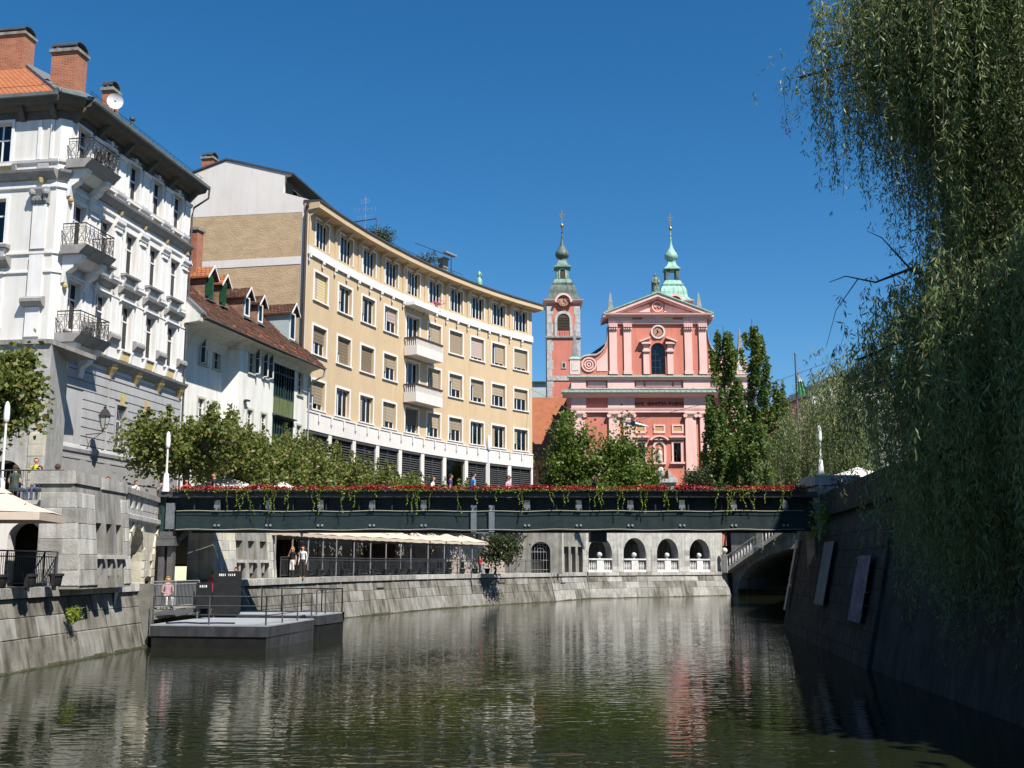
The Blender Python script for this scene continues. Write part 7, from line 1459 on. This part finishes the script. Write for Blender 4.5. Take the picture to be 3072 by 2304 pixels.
# upper tier spreading over the water
for p2, ln, spr, cnt in [((7.0, 25.2, 14.7), (.8, 2.0), .3, 60), ((7.6, 25.0, 15.4), (2.2, 4.6), .4, 130), ((8.0, 24.2, 15.7), (3.2, 5.8), .45, 170), ((8.5, 25.6, 17.0), (3, 5.6), .5, 130), ((8.6, 23.2, 16.0), (3.5, 6.0), .5, 190), ((9.2, 24.2, 17.6), (4, 6.8), .6, 170), ((9.2, 22.4, 16.2), (4, 6.6), .55, 190), ((9.9, 23.2, 17.6), (4.5, 7.6), .65, 190), ((10.0, 21.6, 16.4), (5, 8), .6, 190), ((10.8, 22.8, 18.2), (5, 8.5), .8, 170), ((10.6, 20.6, 16), (5, 8.5), .7, 170), ((9.6, 26.4, 18.6), (4, 7), .7, 120), ((10.6, 25.4, 19.4), (4, 7.5), .8, 120), ((11.4, 23.4, 19), (5, 9), .8, 120), ((11.2, 20.4, 18), (6, 10), .8, 110), ((10.8, 29, 18.5), (4, 8), .9, 110)]: limb(p2, ln, spr, cnt)
# lower tier, hanging before the right wall
for p2, ln, spr, cnt in [((7.5, 25.0, 7.7), (.8, 2.2), .3, 60), ((8.0, 24.6, 8.3), (2.5, 5), .4, 150), ((8.3, 23.6, 8.2), (3, 6.4), .4, 170), ((8.6, 22.6, 8.6), (4, 7.2), .45, 200), ((8.9, 21.6, 8.4), (4, 7.4), .5, 200), ((9.2, 20.4, 8.6), (4.5, 7.8), .5, 210), ((9.0, 19.2, 8.2), (4, 7.6), .5, 190), ((9.6, 22.4, 10.2), (4, 8.5), .55, 190), ((8.9, 24.8, 9.6), (3.5, 7), .5, 170), ((10.2, 20.8, 11), (5, 9.5), .6, 190), ((9.4, 18.2, 9), (5, 8), .6, 170), ((8.2, 27.0, 7.4), (1.6, 4), .4, 110), ((8.4, 29.2, 7.6), (1.5, 3.6), .45, 110), ((9.4, 27.6, 9.4), (3, 6), .55, 140), ((9.6, 25.6, 11), (3.5, 7), .6, 150), ((10.2, 23.6, 12.4), (4, 8), .6, 150), ((7.9, 22.6, 5.0), (1.5, 4), .35, 110), ((8.6, 18.8, 5.2), (2, 4.6), .45, 130), ((8.1, 20.5, 6.3), (3.4, 6), .45, 170), ((8.2, 18.2, 6.2), (3.4, 5.9), .45, 170), ((8.3, 22.8, 6.2), (3, 5.6), .45, 170), ((8.7, 25, 6.4), (3, 5.8), .45, 150), ((9.2, 28, 6.6), (2.5, 5.4), .5, 130), ((9.4, 32, 8), (2, 4.5), .6, 110), ((10.4, 36, 9), (2, 4.6), .7, 110)]: limb((p2[0] + (.55 if p2[1] < 26 else .8), p2[1], p2[2]), ln, spr, cnt)
willow(TB, lim, 'huge weeping willow filling the right edge, sunlit above and nearly black below', None, 18, .22, .039, ([(T0[0], T0[1], GZ - .3), (T0[0] - .2, T0[1] - .1, 7), (T0[0], T0[1], 10), (T0[0] - .3, T0[1] - .3, 13), (T0[0] - .6, T0[1] - .5, 16)], [.6, .48, .4, .28, .1]))
b = MB(); b.tube([(10.6, 25.0, 9.2), (9.4, 25.2, 9.9), (8.6, 25.3, 9.6), (7.9, 25.3, 9.75), (7.5, 25.3, 9.6)], [.07, .045, .025, .014, .008], 5); b.tube([(9.4, 25.2, 9.9), (8.7, 25, 10.6), (8.3, 24.8, 10.7)], [.03, .015, .006], 4); b.tube([(8.2, 25.3, 9.7), (7.6, 25.2, 8.9), (7.3, 25.1, 8.0)], [.014, .009, .005], 4); b.solo('bare_branch', 'bark', 'thin bare willow branch reaching left into the sky', 'branch', loc=(10.6, 25, 9.2))
T1 = (22.2, 80.0); lim = []
for k in range(30):
    a = rng.uniform(0, 6.28); r = rng.uniform(.8, 5.0); z = 14.4 - .15 * r * r + rng.normal(0, .5); lim.append(([(T1[0], T1[1], 8.5), (T1[0] + r * .5 * math.cos(a), T1[1] + r * .5 * math.sin(a), z + .5), (T1[0] + r * .85 * math.cos(a), T1[1] + r * .85 * math.sin(a), z), (T1[0] + r * math.cos(a), T1[1] + r * math.sin(a), z - .7)], (3.0, 8), .55, 46))
willow((*T1, GZ), lim, 'mid green weeping willow behind the right end of the bridge', None, 11, .26, .06, ([(T1[0], T1[1], GZ - .3), (T1[0], T1[1], 7), (T1[0] + .2, T1[1], 9.5)], [.45, .36, .25]), 'willows behind the bridge', zmin=4.0, thick=.35)
T2 = (19.2, 62.0); lim = []
for k in range(20):
    a = rng.uniform(0, 6.28); r = rng.uniform(.8, 3.0); z = 14.3 - .25 * r * r + rng.normal(0, .4); lim.append(([(T2[0], T2[1], 9), (T2[0] + r * .5 * math.cos(a), T2[1] + r * .5 * math.sin(a), z + .4), (T2[0] + r * math.cos(a), T2[1] + r * math.sin(a), z - .3)], (2.5, 7), .5, 40))
willow((*T2, GZ), lim, 'taller weeping willow just left of the dark one, hanging beside the sky', None, 12, .22, .05, ([(T2[0], T2[1], GZ - .3), (T2[0], T2[1], 8), (T2[0] + .2, T2[1], 11)], [.4, .32, .2]), 'willows behind the bridge', zmin=4.5, thick=.35)
# out-of-view trees added on the right bank to shade the lower willow
tree((14.9, 16.5, GZ), ((15.4, 16.5, 10.8), (4.8, 4.6, 5.6)), 'broad leafy tree on the right bank just outside the willow, nearer the camera', leaf='leaf_tree', n=15000, ncl=90, L=.5, W=.36, spread=.8, r0=.35, fill=.3, group='trees of the right bank promenade')
tree((17.2, 5.0, GZ), ((17.0, 5.0, 11.5), (4.4, 4.4, 5.8)), 'broad leafy tree on the right bank beside the camera', leaf='leaf_tree', n=11000, ncl=80, L=.5, W=.36, spread=.8, r0=.33, fill=.3, group='trees of the right bank promenade')
# small greenery
tree((-1.3, 84.0, PZ - .05), ((-.7, 83.9, 4.4), (1.7, 1.2, 1.35)), 'small spreading tree beside the last cafe parasol, before the pale wall', leaf='leaf_dark', n=2600, ncl=34, L=.24, W=.13, spread=.3, r0=.08, fill=.4, trunk_h=1.9)
tree((13.6, 45.6, 4.0), ((13.1, 45.3, 4.7), (1.0, .7, 1.1)), 'sunlit yellow green shrub growing from the right wall below the stone pillar', 'shrub', 'shrub', 'leaf_lime', n=1400, ncl=22, L=.13, W=.07, spread=.2, r0=.04, fill=.3, trunk_h=.5)
tree((14.3, 42.6, 5.0), ((13.7, 42.6, 5.6), (1.3, 1.4, 1.1)), 'dark shrub on the right bank wall beside the bridge', 'shrub', 'shrub', 'leaf_dark', n=2600, ncl=30, L=.14, W=.07, spread=.26, r0=.05, fill=.3, trunk_h=.5)
tree((-13.95, 35.6, 1.25), ((-13.86, 35.6, 1.45), (.16, .28, .3)), 'tuft of green weeds growing from the left quay wall', 'weeds', 'wall_weeds', 'leaf_lime', n=420, ncl=14, L=.13, W=.03, spread=.09, r0=.01, fill=.2, trunk_h=.2)
tree((25.5, 98, .05), ((25.5, 98, .8), (1.0, .8, .8)), 'small green bush at the waterline under the road bridge', 'bush', 'bush', 'leaf_lime', n=700, ncl=16, L=.2, W=.1, spread=.25, r0=.03, fill=.3, trunk_h=.5)
tree((*BAY[3].p(1.0, -1.0, 0)[:2], Zr), ((*BAY[3].p(1.2, -1.0, 0)[:2], Zr + 1.1), (1.3, 1.0, 1.0)), 'dark bushy shrub in the roof garden of the yellow block', 'shrub', 'roof_shrub', 'leaf_dark', n=2200, ncl=24, L=.2, W=.1, spread=.3, r0=.06, fill=.3, trunk_h=.6)
tree((*BAY[5].p(1.6, -1.0, 0)[:2], Zr), ((*BAY[5].p(1.9, -1.0, 0)[:2], Zr + 1.2), (1.3, .7, .9)), 'loose spiky shrub on the roof of the yellow block beside the chimney', 'shrub', 'roof_shrub', 'leaf_dark', n=520, ncl=26, L=.26, W=.07, spread=.22, r0=.05, fill=.2, trunk_h=.6)
for p, lb in (((*BAY[5].p(yc[5], -.15, 0)[:2], zt - WH / 2 + .1), 'pink flowers in the top-floor window box of the yellow block'),):
    m = 260; C = np.array(p) + rng.normal(0, 1, (m, 3)) * [.5, .12, .14]; me = leafmesh('window_flowers', C, rng.normal(size=(m, 3)), .14, .1, 'flower_pink', p); o = bpy.data.objects.new('window_flowers', me); COL.objects.link(o); o.location = p; tag(o, lb, 'flowers', kind='stuff')
# ------------------------------------------------------------------ people
def person(label, loc, rz, top, legs, hair, skin='skin0', pose='stand', h=1.75, woman=False, group=None, long_hair=False, bald=False, sleeve='short', look=0.0, shoes='cloth_dark', extra=None):
    k = h / 1.75; V, E_, Rd, Bm = [], [], [], []       # joints, bones, radii, bone material
    def J(x, y, z, r, par=None, m=0):
        V.append((x * k, y * k, z * k)); Rd.append(r * k)
        if par is not None: E_.append((par, len(V) - 1)); Bm.append(m)
        return len(V) - 1
    SK, TO, LE, SH = 0, 1, 2, 3
    sit = pose == 'sit'; dz = -.42 if sit else 0; sw = .17 if woman else .195; lean = -.05 if pose == 'walk' else 0
    pe = J(0, 0, .95 + dz, .125); wa = J(0, lean * .4, 1.1 + dz, .108 if woman else .125, pe, TO); chs = J(0, lean * .8, 1.3 + dz, .125 if woman else .145, wa, TO); nb = J(0, lean, 1.445 + dz, .075, chs, TO); nk = J(0, lean - .005, 1.515 + dz, .052, nb, SK)
    he = J(0, lean - .03, 1.605 + dz, .086, nk, SK); J(0, lean - .015, 1.69 + dz, .078, he, SK); ns = J(0, lean - .118, 1.60 + dz, .016, he, SK)
    for sd in (-1, 1):
        J(sd * .083, lean - .01, 1.61 + dz, .014, he, SK)
        sh = J(sd * sw, lean, 1.40 + dz, .062, chs, TO); up = J(sd * (sw + .03), lean + .005, 1.27 + dz, .05, sh, TO)
        bent = pose in ('sit', 'fold') or (pose == 'hand' and sd < 0) or (pose == 'walk' and sd > 0)
        am = TO if sleeve == 'long' else SK
        if pose == 'hand' and sd < 0: el = J(sd * (sw + .06), -.1, 1.16 + dz, .04, up, am); wr = J(sd * .07, -.16, 1.42 + dz, .028, el, am); f0 = np.array([sd * .05, -.15, 1.48 + dz]); fd = np.array([-sd * .3, -.1, .95])
        elif bent: el = J(sd * (sw + .05), .02 + lean, 1.12 + dz, .041, up, am); wr = J(sd * (sw - .02), -.2, 1.06 + dz, .029, el, am); f0 = np.array([sd * (sw - .04), -.26, 1.05 + dz]); fd = np.array([-sd * .3, -.95, -.1])
        else: el = J(sd * (sw + .055), .03 + lean, 1.12 + dz, .041, up, am); wr = J(sd * (sw + .06), -.03, .89 + dz, .029, el, am); f0 = np.array([sd * (sw + .06), -.045, .83 + dz]); fd = np.array([0, -.2, -1.0])
        pm = J(*f0, .036, wr, SK); sv = np.array([0, 1.0, 0]) if abs(fd[1]) < .6 else np.array([1.0, 0, 0])
        for q, (o_, ln) in enumerate(((-.026, .075), (-.009, .088), (.009, .082), (.026, .066))):
            b0 = f0 + sv * o_ + fd * .035; m1 = J(*b0, .0105, pm, SK); m2 = J(*(b0 + fd * ln * .5), .0095, m1, SK); J(*(b0 + fd * ln * .9 - sv * 0 + np.array([-sd * .012, -.006, 0])), .008, m2, SK)
        t1_ = J(*(f0 + np.array([-sd * .02, -.03, .0]) + fd * .0), .012, pm, SK); J(*(f0 + np.array([-sd * .035, -.045, 0]) + fd * .045), .0095, t1_, SK)
        hx = .085; hp = J(sd * hx, 0, .89 + dz, .088, pe, LE)
        if sit: kn = J(sd * .11, -.43, .49, .062, hp, LE); an = J(sd * .11, -.40, .09, .04, kn, LE); hl = J(sd * .11, -.38, .045, .038, an, SH); J(sd * .115, -.56, .035, .03, an, SH)
        else:
            st = (.2 * sd if pose == 'walk' else 0); kn = J(sd * .095, -.03 - st * .6, .49, .06, hp, LE); an = J(sd * .09, .03 - st + (.08 if st < 0 else 0), .09 + (.05 if st < 0 else 0), .04, kn, LE); J(sd * .09, .055 - st + (.08 if st < 0 else 0), .045 + (.05 if st < 0 else 0), .036, an, SH); J(sd * .095, -.14 - st + (.08 if st < 0 else 0), .03 + (.02 if st < 0 else 0), .03, an, SH)
    me = bpy.data.meshes.new('body'); me.from_pydata(V, E_, []); o = bpy.data.objects.new('body', me); COL.objects.link(o); md = o.modifiers.new('skin', 'SKIN'); md.use_smooth_shade = True; sv_ = me.skin_vertices[0].data
    for i, r in enumerate(Rd): sv_[i].radius = (r, r); sv_[i].use_root = i == 0
    sv_[1].radius = (Rd[1] * 1.15, Rd[1] * .8); sv_[2].radius = (Rd[2] * 1.2, Rd[2] * .82)
    o.modifiers.new('sub', 'SUBSURF').levels = 1; dg = bpy.context.evaluated_depsgraph_get(); m2 = bpy.data.meshes.new_from_object(o.evaluated_get(dg)); bpy.data.objects.remove(o); bpy.data.meshes.remove(me); m2.name = 'body'
    m2.materials.clear(); [m2.materials.append(M[x]) for x in (skin, top, legs, shoes)]
    VA = np.array(V); a = VA[[e[0] for e in E_]]; d = VA[[e[1] for e in E_]] - a; n = len(m2.polygons); cen = np.empty(n * 3, np.float32); m2.polygons.foreach_get('center', cen); cen = cen.reshape(-1, 1, 3); tt = np.clip(((cen - a) * d).sum(2) / ((d * d).sum(1) + 1e-9), 0, 1); dd = np.linalg.norm(cen - (a + tt[..., None] * d), axis=2) / np.array([max(Rd[e[0]], Rd[e[1]]) for e in E_]) ** .5; idx = np.array(Bm)[dd.argmin(1)]
    m2.polygons.foreach_set('material_index', idx.astype(np.int32)); m2.shade_smooth()
    t = thing('person', label, 'person', loc, group); t.rotation_euler = (0, 0, rz); put('body', m2, t)
    hz = (1.64 + dz) * k; hy = (lean - .005) * k
    if not bald:
        b = MB(); nn, mm = 14, 8; pts = []
        for j in range(mm + 1):
            ph = math.pi * .62 * j / mm
            for i in range(nn): th = 2 * math.pi * i / nn; fr_ = -math.sin(th); cut = 1 if fr_ < .35 else max(.42, 1 - (fr_ - .2) * 1.1); p2 = ph * cut; b.v.append((.098 * k * math.sin(p2) * math.cos(th), hy + .112 * k * math.sin(p2) * math.sin(th), hz + .115 * k * math.cos(p2)))
        for j in range(mm):
            for i in range(nn): q = (i + 1) % nn; b.f.append((j * nn + i, j * nn + q, (j + 1) * nn + q, (j + 1) * nn + i))
        hm = b.mesh('hair', hair, True); put('hair', hm, t)
        if long_hair:
            b = MB(); b.tube([(0, hy + .06 * k, hz + .03), (0, hy + .095 * k, hz - .08 * k), (0, hy + .09 * k, hz - .2 * k), (0, hy + .08 * k, hz - .32 * k)], [.075 * k, .085 * k, .075 * k, .03 * k], 8); [b.tube([(s * .075 * k, hy - .01, hz + .02), (s * .088 * k, hy + .01, hz - .1 * k), (s * .085 * k, hy + .02, hz - .24 * k)], [.035 * k, .04 * k, .018 * k], 6) for s in (-1, 1)]; put('hair', b.mesh('hair', hair, True), t)
    f = MB(); [f.lathe((s * .034 * k, hy - .088 * k, (1.622 + dz) * k), [(.002, -.012), (.012, 0), (.002, .012)], 6) for s in (-1, 1)]; put('eyes', f.mesh('eyes', 'sign_black'), t); f = MB().box(WF, -.024 * k, .024 * k, .095 * k - hy * 0, .099 * k, (1.562 + dz) * k, (1.57 + dz) * k); put('mouth', f.mesh('mouth', 'cloth_red'), t)
    for e in extra or []: put(e[0], e[1], t)
    return t
DK = 5.2; G_ = 'people on the footbridge'
person('bald man in a black T-shirt walking left on the footbridge', (-12.95, 48.1, DK), R(-75), 'cloth_black', 'cloth_jeans', 'hair_dark', 'skin1', 'walk', 1.78, bald=True, group=G_)
person('woman with long brown hair in a white top walking right on the bridge', (-3.5, 48.1, DK), R(80), 'cloth_white', 'cloth_jeans', 'hair_brown', 'skin0', 'walk', 1.64, True, G_, True)
person('man in a purple T-shirt on the bridge beside the long-haired woman', (-2.75, 48.3, DK), R(95), 'cloth_purple', 'cloth_navy', 'hair_dark', 'skin1', 'walk', 1.76, group=G_)
person('man in a bright blue T-shirt left of the mid-span lamp post', (-1.75, 48.2, DK), R(110), 'cloth_blue', 'cloth_grey', 'hair_dark', 'skin0', 'walk', 1.82, group=G_)
sg = MB(); sg.box(WF, -.07, .07, .09, .12, 1.55, 1.585)
person('red-haired woman in a pink and white striped top and sunglasses on the bridge', (-.15, 48.0, DK), R(60), 'cloth_pink', 'cloth_white', 'hair_red', 'skin0', 'stand', 1.66, True, G_, extra=[('sunglasses', sg.mesh('sunglasses', 'sign_black'))])
person('person in black with brown hair far right on the bridge', (3.65, 48.3, DK), R(-70), 'cloth_black', 'cloth_black', 'hair_brown', 'skin1', 'walk', 1.68, group=G_, long_hair=True)
G2 = 'people at the left bridge end'
person('man in a grey shirt raising a hand beside the left lamp post', (-15.3, 48.5, GZ), R(20), 'cloth_grey', 'cloth_jeans', 'hair_dark', 'skin1', 'hand', 1.84, group=G2)
person('dark-haired woman looking over the flowers right of the left lamp post', (-14.35, 48.6, DK), R(10), 'cloth_red', 'cloth_dark', 'hair_dark', 'skin1', 'stand', 1.55, True, G2, True)
person('person with red hair behind the man in grey at the bridge end', (-15.75, 49.6, GZ), R(-20), 'cloth_grey', 'cloth_dark', 'hair_red', 'skin0', 'stand', 1.7, group=G2)
person('person photographing over the gateway parapet, arms raised', (-15.35, 45.0, GZ), R(60), 'cloth_white', 'cloth_jeans', 'hair_dark', 'skin1', 'hand', 1.42, group=G2)
person('brown-haired head behind the gateway parapet, leftmost', (-15.5, 42.3, GZ), R(0), 'cloth_dark', 'cloth_dark', 'hair_brown', 'skin1', 'stand', 1.36, group=G2); person('dark-haired head behind the gateway parapet, between two others', (-15.5, 43.6, GZ), R(0), 'cloth_white', 'cloth_dark', 'hair_dark', 'skin1', 'stand', 1.28, group=G2)
# terrace sitters on a bench
G3 = 'people sitting on the left terrace'; TZ = 5.14
bn = thing('bench', 'long dark bench behind the left terrace railing', 'bench', (-16.9, 38.2, TZ)); bf_ = Fr(-17.9, 37.95, 1, 0); MB().box(bf_, 0, 2.2, -.2, .22, TZ + .36, TZ + .42).part('seat', 'timber_dark', bn); [MB().box(bf_, a, a + .08, -.15, .18, TZ, TZ + .36).part('leg', 'grey_metal', bn) for a in (.15, 2.0)]
person('woman in a dark green top seated with her back to the railing', (-17.15, 38.0, TZ - .02), R(170), 'cloth_green', 'cloth_jeans', 'hair_brown', 'skin0', 'sit', 1.72, True, G3)
person('person with a lime yellow scarf shading the eyes on the terrace', (-16.75, 38.7, TZ - .02), R(15), 'cloth_lime', 'cloth_jeans', 'hair_blond', 'skin0', 'hand', 1.62, True, G3)
person('woman in sunglasses and dark jacket seated facing the river', (-16.3, 38.0, TZ - .02), R(-25), 'cloth_navy', 'cloth_jeans', 'hair_red', 'skin0', 'sit', 1.68, True, G3, extra=[('sunglasses', MB().box(WF, -.07, .07, .085, .115, 1.15, 1.185).mesh('sunglasses', 'sign_black'))])
person('person in a cream shirt seated at the right end of the terrace group', (-15.9, 38.5, TZ - .02), R(190), 'cloth_cream', 'cloth_dark', 'hair_brown', 'skin1', 'sit', 1.82, False, G3)
# promenade
person('blonde woman in black top with a white skirt standing by the cafe railing', (-11.55, 58.6, PZ - .04), R(-20), 'cloth_black', 'cloth_white', 'hair_blond', 'skin0', 'hand', 1.66, True, 'two women by the cafe railing', True)
person('dark-haired woman in a white shirt looking down by the cafe railing', (-11.05, 58.9, PZ - .04), R(-15), 'cloth_white', 'cloth_dark', 'hair_red', 'skin0', 'stand', 1.70, True, 'two women by the cafe railing', True, sleeve='long', shoes='shoe')
person('child in a red top at the right end of the cafe railing', (-2.35, 82.1, PZ - .04), R(-40), 'cloth_red', 'cloth_jeans', 'hair_brown', 'skin0', 'stand', 1.35, group=None, shoes='cloth_pink')
def chair(p, rz, label, group=None, m='cloth_dark', seat_h=.44):
    t = thing('chair', label, 'chair', p, group); t.rotation_euler = (0, 0, rz); b = MB().box(WF, -.22, .22, -.2, .24, seat_h - .04, seat_h); put('seat', b.mesh('seat', m), t); b = MB().box(WF, -.22, .22, -.24, -.2, seat_h, seat_h + .5); put('backrest', b.mesh('backrest', m), t)
    b = MB(); [b.tube([(x, y, 0), (x, y, seat_h - .04)], .018, 4) for x in (-.19, .19) for y in (-.2, .18)]; put('legs', b.mesh('legs', 'grey_metal'), t); return t
person('dark-haired woman seated with her back to the river on the landing', (-14.0, 43.0, 1.27), R(165), 'cloth_dark', 'cloth_dark', 'hair_dark', 'skin1', 'sit', 1.72, True, 'people on the landing', True); chair((-14.0, 43.0, 1.25), R(165), 'dark lounge chair of the dark-haired woman on the landing', 'chairs on the landing')
person('blonde woman in a flowered blouse seated behind the light railing', (-13.75, 44.7, 1.27), R(30), 'cloth_pink', 'cloth_white', 'hair_blond', 'skin0', 'sit', 1.7, True, 'people on the landing', True); chair((-13.75, 44.7, 1.25), R(30), 'dark chair of the blonde woman on the landing', 'chairs on the landing')
person('person in black leaning beside the tall black board on the landing', (-11.75, 47.6, 1.2), R(-30), 'cloth_black', 'cloth_black', 'hair_dark', 'skin1', 'fold', 1.72, group='people on the landing'); person('person in red half hidden behind the black boards', (-12.9, 48.3, 1.0), R(10), 'cloth_red', 'cloth_dark', 'hair_brown', 'skin1', 'stand', 1.7, group='people on the landing')
chair((-16.1, 34.2, PZ - .05), R(100), 'bright red plastic chair behind the left terrace railing', None, 'red_plastic')
